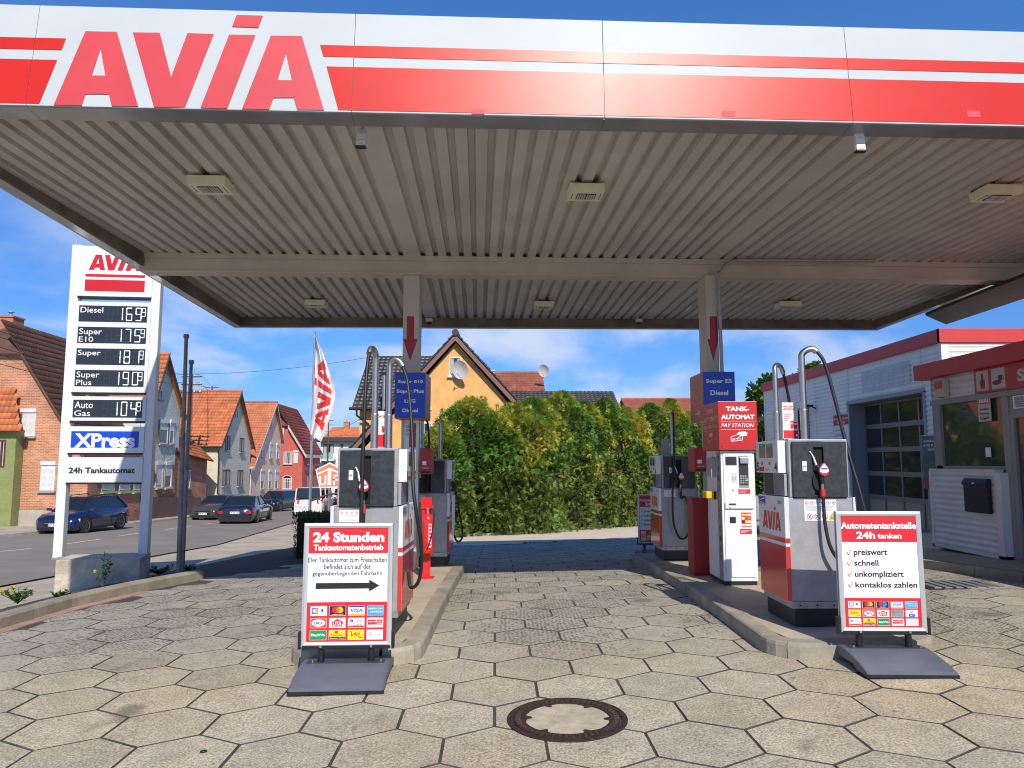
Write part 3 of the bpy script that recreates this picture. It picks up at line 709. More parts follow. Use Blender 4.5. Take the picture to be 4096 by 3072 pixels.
# ================================================================== pumps
def hose(parent, pts, r=.014, m=RUBBER, name='hose', n=7):
    mb = MB(); mb.tube(spline(pts, n), r, m, 8); return mb.build(name, parent)
def flexpipe(parent, x, y, z0, zf, z1, arc, r=.031):
    """steel pipe: corrugated sleeve z0..zf, smooth to z1, then an arc of points"""
    mb = MB(); path = []; rr = []
    n = int((zf-z0)/.012)
    for i in range(n+1): path.append((x, y, z0+(zf-z0)*i/n)); rr.append(r+(.006 if i % 2 else .001))
    mb.tube(path, rr, STEEL, 10); mb.tube([(x,y,zf-.005)]+spline([(x,y,z1)]+arc, 4), r*.92, STEEL, 10); mb.build('steel_pipe', parent)
SCR = mat('scratched_black_panel', (.035,.037,.038), .33, var=.5, vs=26, spec=.6, det=8)
LCD = mat('display_grey', (.10,.10,.09), .15, spec=.7)
def decal_hazard(pan, x0, x1, z0, z1, full=True):
    w_ = x1-x0; h = z1-z0; pan.rect(x0, x1, z0, z1, PRINTW, 1)
    n = 6 if full else 4
    for i in range(n):
        c = x0+w_*(i+.5)/n; r = min(w_/n*.42, h*.14); y = z1-h*(.15 if full else .22)
        pan.poly([(c-r,y),(c,y-r),(c+r,y),(c,y+r)], REDP, 2); pan.poly([(c-r*.72,y),(c,y-r*.72),(c+r*.72,y),(c,y+r*.72)], PRINTW, 3); pan.ell(c, y, r*.26, r*.3, PRBLK, 4, 6)
    top = .32 if full else .42; bot = .52 if full else .85; rows_ = 6 if full else 5
    for i in range(rows_):
        y = z1-h*(top+(bot-top)*i/(rows_-1)); pan.rect(x0+w_*.06, x1-w_*.06*(1+(i%3)), y-h*.012, y, PGREY, 2)
    if full:
        for i, k in enumerate('nnn'):
            c = x0+w_*(.16+.235*i); y = z0+h*.20; r = h*.145
            pan.ell(c, y, r, r, REDP, 2); pan.ell(c, y, r*.8, r*.8, PRINTW, 3)
            pan.line(c-r*.35, y-r*.5, c+r*.25, y+r*.55, r*.28, PRBLK, 4); pan.line(c-r*.6, y+r*.6, c+r*.6, y-r*.6, r*.16, REDP, 5)
        c = x0+w_*.86; y = z0+h*.06; r = h*.17
        pan.poly([(c-r,y),(c+r,y),(c,y+r*1.8)], PRBLK, 2); pan.poly([(c-r*.85,y+r*.09),(c+r*.85,y+r*.09),(c,y+r*1.6)], YEL, 3); pan.text('EX', c-r*.42, c+r*.42, y+r*.2, y+r*.75, PRBLK, 4)
def pump(name, lab, p, rz, nums=('5','4'), full_label=True, side=1, xflip=1):
    t = thing(name, lab, 'fuel pump', p, rz, None)
    W, D = .28, .64
    mb = MB(); mb.box(-W+.02, W-.02, .0, D, 0, .15, mat('plinth_black', (.018,.018,.022), .5, var=.3, vs=10)); mb.build('plinth', t, bevel=.004)
    mb = MB(); mb.box(-W-.005, W+.005, -.012, D+.012, .15, .205, ZINC)
    for s in (-1, 1):
        for i in range(4): mb.cyl((-W+.06+i*(2*W-.12)/3, s*0-.014 if s < 0 else D+.014, .178), (-W+.06+i*(2*W-.12)/3, -.022 if s < 0 else D+.02, .178), .007, BLACK, 6)
    mb.build('base_rail', t)
    mb = MB(); mb.box(-W+.002, W-.002, .0, D, .205, 1.08, GREYM); mb.build('lower_cabinet', t, bevel=.004)
    # side panels, curved white and red sheet
    for s in (-1, 1):
        mb = MB(); n = s*(W+.035)
        mb.hexa([(n-s*.034,-.010,.205),(n,.006,.205),(n,D-.006,.205),(n-s*.034,D+.01,.205),(n-s*.034,-.010,1.085),(n,.006,1.085),(n,D-.006,1.085),(n-s*.034,D+.01,1.085)][::1] if s > 0 else [(n,.006,.205),(n-s*.034,-.010,.205),(n-s*.034,D+.01,.205),(n,D-.006,.205),(n,.006,1.085),(n-s*.034,-.010,1.085),(n-s*.034,D+.01,1.085),(n,D-.006,1.085)], WHITE)
        sp_ = mb.build('side_panel', t, bevel=.003)
        pan = Pan((n, .0 if s > 0 else D, 0), (0, s, 0), (0,0,1), (s,0,0))   # local p runs towards the right as seen
        redp = mat('pump_red_gloss', (.60,.035,.02), .16, var=.06, vs=3, coat=.5)
        pan.rect(.008, D-.008, .208, .665, redp); pan.rect(.008, D-.008, .695, .735, redp)
        avia(pan, .10, .785, .44, .165, mat('pump_letters', (.60,.035,.015), .3), 1)
        pan.rect(.02, .19, 1.0, 1.07, BLUE, 1); pan.text('XPress', .035, .215, .985, 1.025, PRINTW if False else mat('print_silver', (.6,.6,.62), .4), 2, .03); pan.poly([(.03,1.03),(.17,1.065),(.17,1.05)], PRINTW, 2)
        pan.text('0800', .48, .58, 1.02, 1.05, PGREY, 1)
        pan.build('side_print', sp_)
        # wrapped front edge of the panel
        ep = Pan((n-s*.0335, -.0105, 0), (s,0,0), (0,0,1), (0,-1,0)); 
        ew = Pan((n-s*.034,-.0108,0), Vector((s*.034,.016,0)).normalized(), (0,0,1), Vector((s*.016,-.034,0)).normalized())
        L_ = math.hypot(.034,.016)
        for a, b, m_ in ((.208,.665,RED),(.695,.735,RED)): 
            ew.rect(.001, L_-.001, a, b, m_)
        ew.build('edge_print', sp_)
    # head
    mb = MB(); mb.box(-W+.02, W-.02, .01, D-.01, 1.083, 1.585, GREYM); mb.build('upper_cabinet', t, bevel=.006)
    for s in (side,):                                    # recess with perforated sheet, display above
        x = s*(W-.02)
        mb = MB(); mb.box(min(x, x+s*.004), max(x, x+s*.004), .24, .60, 1.095, 1.285, mat('recess_dark', (.05,.05,.055), .5))
        mb.build('recess', t)
        mb = MB(); mb.box(min(x+s*.004, x+s*.03), max(x+s*.004, x+s*.03), .05, .30 if s < 0 else .30, 1.095, 1.285, mat('perforated_sheet', (.36,.36,.38), .5, metal=.3))
        for i in range(11):
            for j in range(9):
                cy_, cz_ = .062+i*.0215, 1.108+j*.0205+(.010 if i % 2 else 0)
                if cz_ > 1.277: continue
                xx = x+s*.0306; mb.face([(xx, cy_+.007*math.cos(a), cz_+.007*math.sin(a)) for a in [k*1.0472*s for k in range(6)]], BLACK)
        mb.build('perforated_grille', t)
        mb = MB(); mb.box(min(x, x+s*.075), max(x, x+s*.075), .06, .60, 1.29, 1.575, WHITE); dsp = mb.build('display_unit', t, bevel=.008)
        xx = x+s*.0755
        pan = Pan((xx, .06 if s > 0 else .60, 1.29), (0, s, 0), (0,0,1), (s,0,0))
        for i in (0, 1):
            o = .085+i*.185; pan.rect(o, o+.155, .135, .235, LCD); pan.rect(o, o+.155, .236, .262, GREEN if not i else mat('print_leaf', (.16,.36,.05), .4)); pan.text('Super', o+.04, o+.115, .241, .256, PRINTW, 2)
            pan.rect(o+.05, o+.09, .07, .10, LCD)
        pan.rect(.08, .20, .012, .052, REDP); pan.text(nums[0], .015, .07, .015, .095, PRBLK, 1, .03); pan.text(nums[1], .455, .515, .015, .095, PRBLK, 1, .03)
        pan.rect(.24, .33, .03, .034, PGREY); pan.rect(.24, .31, .02, .024, PGREY)
        pan.build('display_print', dsp)
    # nozzle door on the front
    mb = MB(); y = .01
    for (a, b) in ((-W+.045, -.055), (.035, W-.045)): mb.box(a, b, y-.032, y-.002, 1.085, 1.565, SCR)
    mb.box(-.055, .035, y-.032, y-.002, 1.515, 1.565, SCR); mb.box(-.055, .035, y-.032, y-.002, 1.085, 1.105, SCR)
    mb.build('nozzle_door', t, bevel=.003)
    mb = MB(); mb.box(-.0545, .0345, y-.006, y-.001, 1.105, 1.515, mat('slot_black', (.004,.004,.005), .8)); mb.build('nozzle_slot', t)
    mb = MB(); mb.prism([(.04*math.cos(a)-.035, 1.22+.075*math.sin(a)) for a in [k*.5236 for k in range(12)]], lambda p_, tt: (p_[0], tt, p_[1]), y-.05, y-.033, BLACK); mb.build('nozzle_boot', t)
    pan = Pan((0, y-.0325, 0), (1,0,0), (0,0,1), (0,-1,0)); pan.rect(-.155, -.117, 1.31, 1.395, PRINTW); pan.ring(-.136, 1.35, .016, .003, PGREY, 2, 12); pan.text('E5', -.145, -.127, 1.344, 1.356, PRBLK, 3); pan.build('octane_label', t)
    pan = Pan((0, -.0008, 0), (1,0,0), (0,0,1), (0,-1,0))
    if full_label: decal_hazard(pan, -.145, .135, .885, 1.065)
    else: decal_hazard(pan, -.235, -.06, .95, 1.05, False)
    pan.build('safety_label', t)
    return t
def nozzle(t, x, z, y=-.05, tilt=0, face=REDP):
    mb = MB(); mb.tube([(x-.075,y+.03,z+.15), (x-.05,y+.02,z+.10), (x-.035,y+.0,z+.03)], [.007,.011,.013], ALU, 8); nz = mb.build('nozzle', t)
    mb = MB(); mb.tube([(x-.03,y,z+.02), (x,y-.01,z-.02), (x+.005,y-.012,z-.13)], [.02,.026,.018], BLACK, 8); mb.build('nozzle_grip', nz)
    mb = MB(); n = 16; P = [(x+.012+.045*math.cos(a)*(1 if math.sin(a) < .2 else 1-.5*math.sin(a)), z-.01+(.05 if math.sin(a) < 0 else .062)*math.sin(a)) for a in [k*2*math.pi/n for k in range(n)]]
    mb.prism(P, lambda p_, tt: (p_[0], tt, p_[1]), y-.045, y-.03, mat('nozzle_cover_red', (.55,.04,.04), .35)); mb.build('nozzle_cover', nz)
    pan = Pan((0, y-.0455, 0), (1,0,0), (0,0,1), (0,-1,0)); pan.poly([(x+.012+(a-x-.012)*.84, z-.01+(b-z+.01)*.84) for a, b in P if b > z-.03], PRINTW, 1); pan.rect(x-.015, x+.04, z-.005, z+.006, BLUE, 2); pan.rect(x-.01, x+.035, z-.035, z-.028, PRINTW, 2); pan.build('nozzle_print', nz)
    mb = MB(); mb.cyl((x+.005,y-.012,z-.12), (x+.006,y-.012,z-.175), .017, STEEL, 10); mb.cyl((x+.006,y-.012,z-.175), (x+.007,y-.012,z-.235), .021, RED, 10); mb.build('hose_coupling', nz)
    mb = MB(); path = [(x+.007,y-.012,z-.235-.008*i) for i in range(14)]; mb.tube(path, [.019 if i % 2 else .015 for i in range(14)], RUBBER, 8); mb.build('hose_sleeve', nz)
    return (x+.007, y-.012, z-.34)
def isle(x, y): return Vector((x, y, T(x, y)+.122))
# pump at the right, nearest
t4 = pump('fuel_pump', 'near right fuel pump with numbers five and four and nozzle facing the camera', isle(2.665, 6.42), .02, ('5','4'), True, -1)
e = nozzle(t4, -.01, 1.33)
flexpipe(t4, -.03, .20, 1.585, 1.86, 2.30, [(-.025,.20,2.36),(.02,.19,2.40),(.07,.18,2.405),(.10,.17,2.38)])
hose(t4, [(.10,.17,2.385),(.15,.14,2.28),(.20,.10,2.0),(.27,.03,1.5),(.33,-.05,1.1),(.37,-.09,.75),(.34,-.12,.50),(.26,-.13,.44),(.14,-.12,.50),(.03,-.10,.66),(.0,-.075,.85),e], .0155)
flexpipe(t4, -.225, .34, 1.585, 1.85, 2.20, [(-.22,.35,2.26),(-.18,.39,2.29),(-.13,.43,2.27),(-.10,.46,2.22)], .024)
hose(t4, [(-.10,.46,2.225),(-.06,.50,2.1),(-.01,.55,1.9),(.04,.62,1.6),(.08,.72,1.2)], .014)
mb = MB(); mb.box(-.185, -.045, .30, .325, 1.60, 1.93, WHITE); bd = mb.build('info_board', t4)
pan = Pan((-.185, .2995, 1.60), (1,0,0), (0,0,1), (0,-1,0)); pan.rect(.004,.136,.005,.325,mat('print_pale', (.70,.66,.62), .5)); pan.text('EINFACH ÜBERALL', .012,.115,.285,.300,REDP); pan.text('MOBIL BEZAHLEN!', .012,.115,.262,.277,REDP)
for i in range(4): pan.rect(.012,.075-.01*i,.215-.018*i,.219-.018*i,REDP,2)
pan.rect(.07,.095,.09,.16,REDP,2); pan.rect(.078,.088,.13,.145,PRINTW,3); pan.rect(.10,.132,.09,.15,REDP,2); pan.rect(.105,.127,.125,.14,PRINTW,3); pan.rect(.004,.136,.005,.075,REDP,2); pan.rect(.115,.130,.02,.04,PRINTW,3)
pan.build('board_print', bd)
mb = MB(); mb.cyl((-.17,.31,1.58),(-.17,.31,1.62),.01,ZINC); mb.cyl((-.06,.31,1.58),(-.06,.31,1.62),.01,ZINC); mb.build('board_foot', t4)
# pump at the left, nearest
t1 = pump('fuel_pump', 'near left fuel pump with black nozzle door behind the 24 Stunden sign', isle(-1.255, 6.42), -.02, ('1','2'), False)
e = nozzle(t1, -.02, 1.27)
flexpipe(t1, .01, .22, 1.585, 1.90, 2.36, [(.01,.21,2.43),(0,.16,2.475),(-.01,.09,2.47),(-.015,.05,2.42)])
hose(t1, [(-.015,.05,2.425),(-.02,.0,2.3),(-.02,-.06,2.0),(-.018,-.10,1.5),(-.015,-.12,1.0),(-.01,-.13,.60),(-.005,-.11,.52),(.0,-.09,.60),(-.012,-.075,.8),e], .0155)
flexpipe(t1, .115, .34, 1.585, 1.90, 2.30, [(.12,.34,2.37),(.16,.33,2.41),(.21,.32,2.39),(.245,.31,2.34)])
hose(t1, [(.24,.31,2.345),(.29,.28,2.2),(.34,.20,1.9),(.38,.10,1.5),(.40,.0,1.25),(.44,-.02,1.0),(.47,.05,.75),(.46,.12,.52),(.42,.15,.40),(.36,.18,.38),(.34,.2,.5)], .0155)
mb = MB(); mb.box(.075, .095, .40, .53, 1.60, 1.94, WHITE); mb.box(-.02,.09,.47,.49,1.60,1.94, PRINTW); bd = mb.build('info_board', t1)
pan = Pan((-.02,.4695,1.60),(1,0,0),(0,0,1),(0,-1,0)); pan.rect(.0,.11,.005,.12,REDP); pan.rect(.045,.065,.14,.2,REDP); pan.rect(.075,.095,.14,.19,REDP); pan.text('MOBIL', .02,.09,.28,.30,REDP); pan.build('board_print', bd)
# far pumps
t6 = pump('fuel_pump', 'far right fuel pump number six with a hose hanging in a deep loop', isle(2.56, 11.35), .02, ('','6') if False else ('7','6'), False, -1)
e = nozzle(t6, .0, 1.27)
flexpipe(t6, -.03, .25, 1.585, 1.75, 2.20, [(-.03,.22,2.25),(-.035,.15,2.27),(-.045,.10,2.24)])
hose(t6, [(-.045,.10,2.24),(-.06,.02,2.0),(-.09,-.06,1.5),(-.13,-.10,1.0),(-.13,-.11,.6),(-.06,-.12,.37),(.03,-.12,.34),(.10,-.11,.45),(.11,-.10,.75),(.06,-.09,.95),e], .0155)
mb = MB(); mb.box(-.19, -.07, .30, .325, 1.585, 1.84, mat('board_grey', (.35,.33,.33), .5)); mb.build('info_board', t6)
t2 = pump('fuel_pump', 'far left fuel pump half hidden behind the red extinguisher', isle(-1.25, 11.15), -.02, ('3','4'), False)
flexpipe(t2, -.15, .25, 1.585, 1.85, 2.15, [(-.14,.25,2.2),(-.10,.22,2.22),(-.06,.2,2.18)])
flexpipe(t2, .16, .05, 1.585, 1.8, 2.1, [(.15,.05,2.14),(.12,.04,2.16),(.09,.03,2.14)])
hose(t2, [(-.06,.2,2.18),(-.02,.1,1.9),(.0,-.05,1.5),(-.02,-.08,1.1)], .016)
hose(t2, [(.33,.1,1.25),(.40,.08,1.1),(.45,.1,.8),(.50,.12,.50),(.48,.12,.38),(.42,.12,.36),(.38,.12,.45),(.36,.12,.7)], .016)
mb = MB(); mb.box(.33,.40,.10,.16,1.1,1.25,BLACK); mb.box(.34,.38,.1,.15,.45,1.05,WHITE); mb.build('nozzle', t2)
# ================================================================== payment machine
pm = G(2966, 2341, .122); t = thing('payment_machine', 'white fuel payment machine under a red TANKAUTOMAT hood', 'payment machine', pm+Vector((0,0,0)), .0)
W = .195; D = .62; H = 1.53
mb = MB(); mb.box(-W+.01, W-.01, .01, D, 0, .045, BLACK); mb.build('plinth', t)
TAW = mat('machine_white', (.74,.75,.76), .3, var=.04, vs=4)
mb = MB(); mb.box(-W, W, 0, D, .045, H, TAW); mb.build('cabinet', t, bevel=.004)
mb = MB(); mb.box(-W-.003, -W, .02, .17, .05, H-.01, mat('machine_grey_side', (.27,.25,.23), .45)); sd_ = mb.build('side_strip', t)
pan = Pan((-W-.0032, .17, 0), (0,-1,0), (0,0,1), (-1,0,0))
for i, ch in enumerate('TANKAUTOMAT'): pan.text(ch, .05, .11, 1.40-i*.115, 1.47-i*.115, YEL if i == 4 else PRBLK, 1, .02)
pan.build('side_lettering', sd_)
mb = MB(); f = -.012
mb.box(-W+.025, W-.025, f, -.001, .86, H-.03, TAW); dr = mb.build('upper_door', t, bevel=.003)
mb = MB(); mb.box(-W+.025, W-.025, f, -.001, .09, .845, TAW); dr2 = mb.build('lower_door', t, bevel=.003)
mb = MB(); mb.box(-W+.03, W-.035, f-.02, f, .865, .935, TAW); mb.build('receipt_tray', t, bevel=.006)
pan = Pan((-W, f-.0005, 0), (1,0,0), (0,0,1), (0,-1,0))
pan.rect(.05,.18,1.36,1.46,mat('lcd_dark', (.03,.035,.045), .2)); pan.rect(.20,.315,1.10,1.47,PGREY); pan.rect(.205,.31,1.13,1.45,mat('keypad_dark', (.035,.035,.04), .4),2)
for i in range(3):
    for j in range(4): pan.rect(.215+i*.026,.235+i*.026,1.15+j*.026,1.168+j*.026,[ALU,ALU,GREEN][i] if j == 0 else ([RED,YEL,GREEN][i] if j == 1 and False else ALU),3)
pan.rect(.285,.305,1.15,1.17,GREEN,3); pan.rect(.285,.305,1.18,1.198,YEL,3); pan.rect(.285,.305,1.208,1.226,REDP,3)
pan.rect(.11,.18,1.16,1.27,mat('print_offwhite', (.6,.6,.6), .5)); pan.ring(.145,1.21,.022,.005,PGREY,3,10)
pan.rect(.19,.325,1.035,1.09,REDP,3)
for i in range(3): pan.rect(.2,.31-.02*i,1.078-i*.014,1.081-i*.014,PRINTW,4)
pan.ell(.125,1.075,.012,.012,PGREY,2,8); pan.rect(.07,.15,.91,.925,PRBLK,24); pan.rect(.07,.10,.88,.885,REDP,24)
pan.rect(.08,.15,.70,.77,PRBLK,2); pan.rect(.215,.325,.655,.82,REDP,1)
cm = [PRINTW, PRBLK, PRINTW, YEL, PRINTW, YEL, GREEN, YEL, PRINTW, PRINTW, ORNG, PRINTW]
for i in range(3):
    for j in range(4): pan.rect(.222+i*.034,.250+i*.034,.665+j*.038,.692+j*.038,cm[(i*4+j) % 12],2)
pan.rect(.195,.33,.575,.635,REDP,1); 
for i in range(3): pan.rect(.203,.32-.03*i,.618-i*.013,.621-i*.013,PRINTW,2)
pan.build('front_print', t)
mb = MB(); mb.box(-W+.215, -W+.31, f-.03, f-.004, 1.38, 1.45, ALU); mb.build('card_reader', t, bevel=.004)
# red hood
mb = MB(); HB, HT = H+.005, H+.57
mb.box(-W-.03, W+.03, -.06, D+.04, HB, HT, mat('hood_red', (.50,.022,.020), .35, var=.06, vs=3)); hd = mb.build('hood', t, bevel=.005)
pan = Pan((-W-.03, -.0605, HB), (1,0,0), (0,0,1), (0,-1,0)); w_ = 2*W+.06
pan.text('TANK-', .09, w_-.09, .45, .505, PRINTW, 1, .045); pan.text('AUTOMAT', .03, w_-.03, .355, .41, PRINTW, 1, .045)
pan.rect(.025, w_-.02, .332, .335, PRINTW); pan.text('PAY STATION', .03, w_-.04, .265, .31, PRINTW, 1, .008, .25); pan.rect(.025, w_-.02, .235, .238, PRINTW)
pan.poly([(.20,.18),(.235,.21),(.30,.215),(.33,.20),(.32,.165),(.27,.16)], PRINTW, 2)
for a in ((.14,.10,.27,.17),(.14,.10,.14,.155),(.14,.155,.20,.17),(.27,.115,.275,.17),(.14,.10,.27,.115)): pan.line(*a, .006, PRINTW, 1)
pan.rect(.15,.26,.125,.132,PRINTW,1)
for a in (.03, w_-.03): pan.ell(a, .04, .008, .008, PRBLK, 1, 8)
pan.build('hood_print', hd)
pan = Pan((-W-.0305, D+.04, HB), (0,-1,0), (0,0,1), (-1,0,0)); w_ = D+.10; PS = mat('print_salmon', (.75,.42,.33), .5)
pan.text('TANK-', .2, w_-.2, .44, .50, PS, 1, .045); pan.text('AUTOMAT', .05, w_-.05, .345, .405, PS, 1, .045); pan.rect(.04, w_-.04, .325, .329, PS); pan.text('PAY STATION', .05, w_-.05, .26, .305, PS, 1, .02, .2); pan.rect(.04,w_-.04,.235,.239,PS)
pan.poly([(.30,.18),(.36,.21),(.45,.215),(.48,.18),(.40,.15)], PS, 2); pan.line(.25,.10,.42,.13,.01,PS); pan.line(.25,.10,.25,.16,.01,PS); pan.build('hood_side_print', hd)
# leaflet holder and glove dispenser on its left side
mb = MB(); mb.box(-W-.06, -W-.004, .20, .42, 1.22, 1.44, mat('clear_acrylic', (.45,.43,.40), .1, spec=.8)); mb.box(-W-.045,-W-.02,.22,.40,1.26,1.46,PGREY); tag(mb.build('leaflet_holder', None, .004, None, tuple(pm)), 'clear leaflet holder on the side of the payment machine', 'holder')
mb = MB(); mb.box(-W-.12, -W-.006, .22, .40, .97, 1.05, mat('yellow_plastic', (.80,.50,.0), .4)); mb.box(-W-.05,-W-.004,.19,.22,.95,1.06,BLACK); tag(mb.build('glove_dispenser', None, .01, None, tuple(pm)), 'yellow dispenser sticking out of the payment machine', 'dispenser')
# red bin and red boxes
def redbin():
    p = G(2815, 2302, .122); t = thing('waste_bin', 'tall narrow red waste bin behind the payment machine', 'bin', p)
    mb = MB(); mb.box(-.12, .12, 0, .30, 0, .93, mat('bin_red', (.33,.018,.016), .45, var=.12, vs=3)); mb.build('bin_body', t, bevel=.01)
    mb = MB(); mb.box(-.13, .13, -.01, .31, .93, .965, mat('bin_red', (1,1,1))); mb.build('bin_lid', t, bevel=.008)
redbin()
def wallbox(u0, u1, v0, v1, y, d, lab):
    p = A(u0, v1, y); q_ = A(u1, v0, y); t = thing('towel_dispenser', lab, 'dispenser', p)
    mb = MB(); w_ = q_.x-p.x; h = q_.z-p.z; mb.box(0, w_, 0, d, 0, h, mat('box_red', (.42,.022,.020), .4, var=.1, vs=4)); mb.build('dispenser_box', t, bevel=.012)
    pan = Pan((0,-.0006,0),(1,0,0),(0,0,1),(0,-1,0)); pan.rect(w_*.25,w_*.6,h*.35,h*.5,PRINTW); pan.rect(w_*.2,w_*.8,h*.22,h*.25,PS); pan.build('dispenser_print', t)
    mb = MB(); mb.box(w_*.1, w_*.9, -.012, .0, h*.05, h*.12, BLACK); mb.build('dispenser_slot', t)
wallbox(1678, 1724, 1793, 1897, 10.3, .4, 'red towel dispenser on the right side of the left column')
wallbox(2778, 2826, 1790, 1888, 10.1, .35, 'red towel dispenser on the left of the right column')
# ================================================================== column signs
def infobox(u0, u1, v0, v1, y, d, lab, lines, side, flip, fz=.9):
    p = A(u0, v1, y); q_ = A(u1, v0, y); w_ = q_.x-p.x; h = q_.z-p.z
    t = thing('fuel_grade_sign', lab, 'sign', p)
    mb = MB(); ORR = mat('sign_side_red', (.48,.10,.045), .4, var=.06, vs=3)
    mb.box(0, w_, 0, d, 0, h, ORR); mb.build('sign_box', t, bevel=.003)
    pan = Pan((0,-.001,0),(1,0,0),(0,0,1),(0,-1,0)); pan.rect(.002, w_-.002, .002, h-.002, BLUE)
    for tx, a, b, c, e_ in lines: pan.text(tx, a*w_, b*w_, c*h, e_*h, PRINTW, 2, .03)
    pan.build('sign_print', t)
    if side:
        pan = Pan((-.001, d, 0), (0,-1,0), (0,0,1), (-1,0,0)) if side < 0 else Pan((w_+.001, 0, 0), (0,1,0), (0,0,1), (1,0,0))
        for tx, a, b, c, e_ in (('Freischaltung',.06,.94,.82,.91),('der Zapfsäulen',.05,.95,.66,.75),('nur über',.24,.76,.50,.58),('Tankautomat',.1,.9,.34,.42)): pan.text(tx, a*d, b*d, c*h, e_*h, PS, 1, .01)
        pan.line(.35*d, .17*h, .68*d, .17*h, .03, PS, 1); pan.poly([(.55*d,.27*h),(.62*d,.27*h),(.78*d,.17*h),(.62*d,.07*h),(.55*d,.07*h),(.68*d,.17*h)], PS, 1)
        pan.build('side_lettering', t)
    return t
infobox(1577, 1703, 1490, 1673, 10.25, .66, 'blue fuel sign listing Super E10, Super Plus, LPG and Diesel', [('Super E10',.10,.92,.75,.835),('Super Plus',.06,.95,.53,.63),('LPG',.32,.68,.34,.42),('Diesel',.26,.76,.13,.21)], 1, 1)
tR_ = infobox(2815, 2938, 1487, 1632, 10.25, .74, 'blue fuel sign reading Super E5 and Diesel on the right column', [('Super E5',.09,.91,.66,.80),('Diesel',.22,.78,.35,.49)], 0, 1)
p = A(2815, 1682, 10.26); mb = MB(); hh = A(2815, 1488, 10.26).z-p.z; mb.box(-.004, 0, 0, .74, 0, hh, mat('sign_side_red', (1,1,1))); so_ = mb.build('side_board'); so_.parent = tR_; so_.location = Vector((0,0,p.z-A(2815,1632,10.25).z))
pan = Pan((-.0045, .74, 0), (0,-1,0), (0,0,1), (-1,0,0)); d = .74
for tx, a, b, c, e_ in (('Freischaltung',.06,.94,.80,.89),('der Zapfsäulen',.05,.95,.645,.735),('nur über',.24,.76,.50,.58),('Tankautomat',.1,.9,.35,.43)): pan.text(tx, a*d, b*d, c*hh, e_*hh, PS, 1, .01)
pan.line(.35*d, .17*hh, .68*d, .17*hh, .03, PS, 1); pan.poly([(.55*d,.25*hh),(.62*d,.25*hh),(.78*d,.17*hh),(.62*d,.09*hh),(.55*d,.09*hh),(.68*d,.17*hh)], PS, 1); pan.build('board_lettering', so_)
# white panel with red notice low on the left column
p = A(1613, 2050, YC-.05); q_ = A(1676, 1676, YC-.05); mb = MB(); mb.box(p.x, q_.x, YC-.055, YC-.02, p.z, q_.z, TAW); o = mb.build('notice_panel'); tag(o, 'white panel with a red notice low on the left column', 'notice')
a_ = A(1636, 1790, YC-.056); b_ = A(1664, 1693, YC-.056); pan = Pan((0,YC-.0555,0),(1,0,0),(0,0,1),(0,-1,0)); pan.rect(a_.x, b_.x, a_.z, b_.z, mat('notice_red', (.42,.02,.05), .5))
for i in range(9): pan.rect(a_.x+.01, b_.x-.015-.01*(i % 3), b_.z-.03-i*.035, b_.z-.024-i*.035, PS, 2)
for i in range(3): pan.ring(a_.x-.028, b_.z-.05-.055*i, .02, .006, PRBLK, 2, 10)
pan.build('notice_print', o)
# fire extinguisher on its red stand
p = G(1705, 2312, .122); t = thing('fire_extinguisher', 'red fire extinguisher with black hose on the left island', 'fire extinguisher', p+Vector((0,0,.32)))
xc = .015; er = mat('extinguisher_red', (.68,.02,.018), .25, coat=.4)
mb = MB(); pr = [(.0,.0),(.068,.0),(.075,.015),(.075,.42),(.068,.46),(.045,.49),(.022,.51),(.020,.535)]
mb.grid([[(xc+r*math.cos(a), .0+r*math.sin(a)-.02, z) for a in [k*math.pi/8 for k in range(16)]] for r, z in pr], er, True, True); mb.build('cylinder_body', t)
mb = MB(); mb.cyl((xc,-.02,.53),(xc,-.02,.58),.02,ALU); mb.box(xc-.02,xc+.07,-.035,-.01,.575,.60,er); mb.box(xc-.02,xc+.08,-.035,-.01,.61,.62,er); mb.build('valve', t)
hose(t, [(xc+.02,-.04,.56),(xc+.07,-.07,.55),(xc+.085,-.08,.45),(xc+.06,-.10,.25),(xc+.02,-.105,.1),(xc+.0,-.10,.06)], .008)
pan = Pan((xc+.02,-.095,.08),(1,0,0),(0,0,1),(.3,-1,0)); pan.rect(0,.035,0,.3,PRINTW); 
for i in range(6): pan.rect(.005,.03,.02+i*.047,.05+i*.047,REDP,2)
pan.build('instruction_label', t)
t = thing('extinguisher_stand', 'red sheet stand behind the fire extinguisher', 'stand', p)
mb = MB(); mb.box(-.075, .045, .065, .08, .0, 1.02, er); mb.box(-.085, .055, .05, .065, .88, 1.03, er); mb.build('stand_plate', t, bevel=.003)
mb = MB(); mb.box(-.06, .10, -.1, .11, 0, .012, er); mb.build('stand_foot', t)
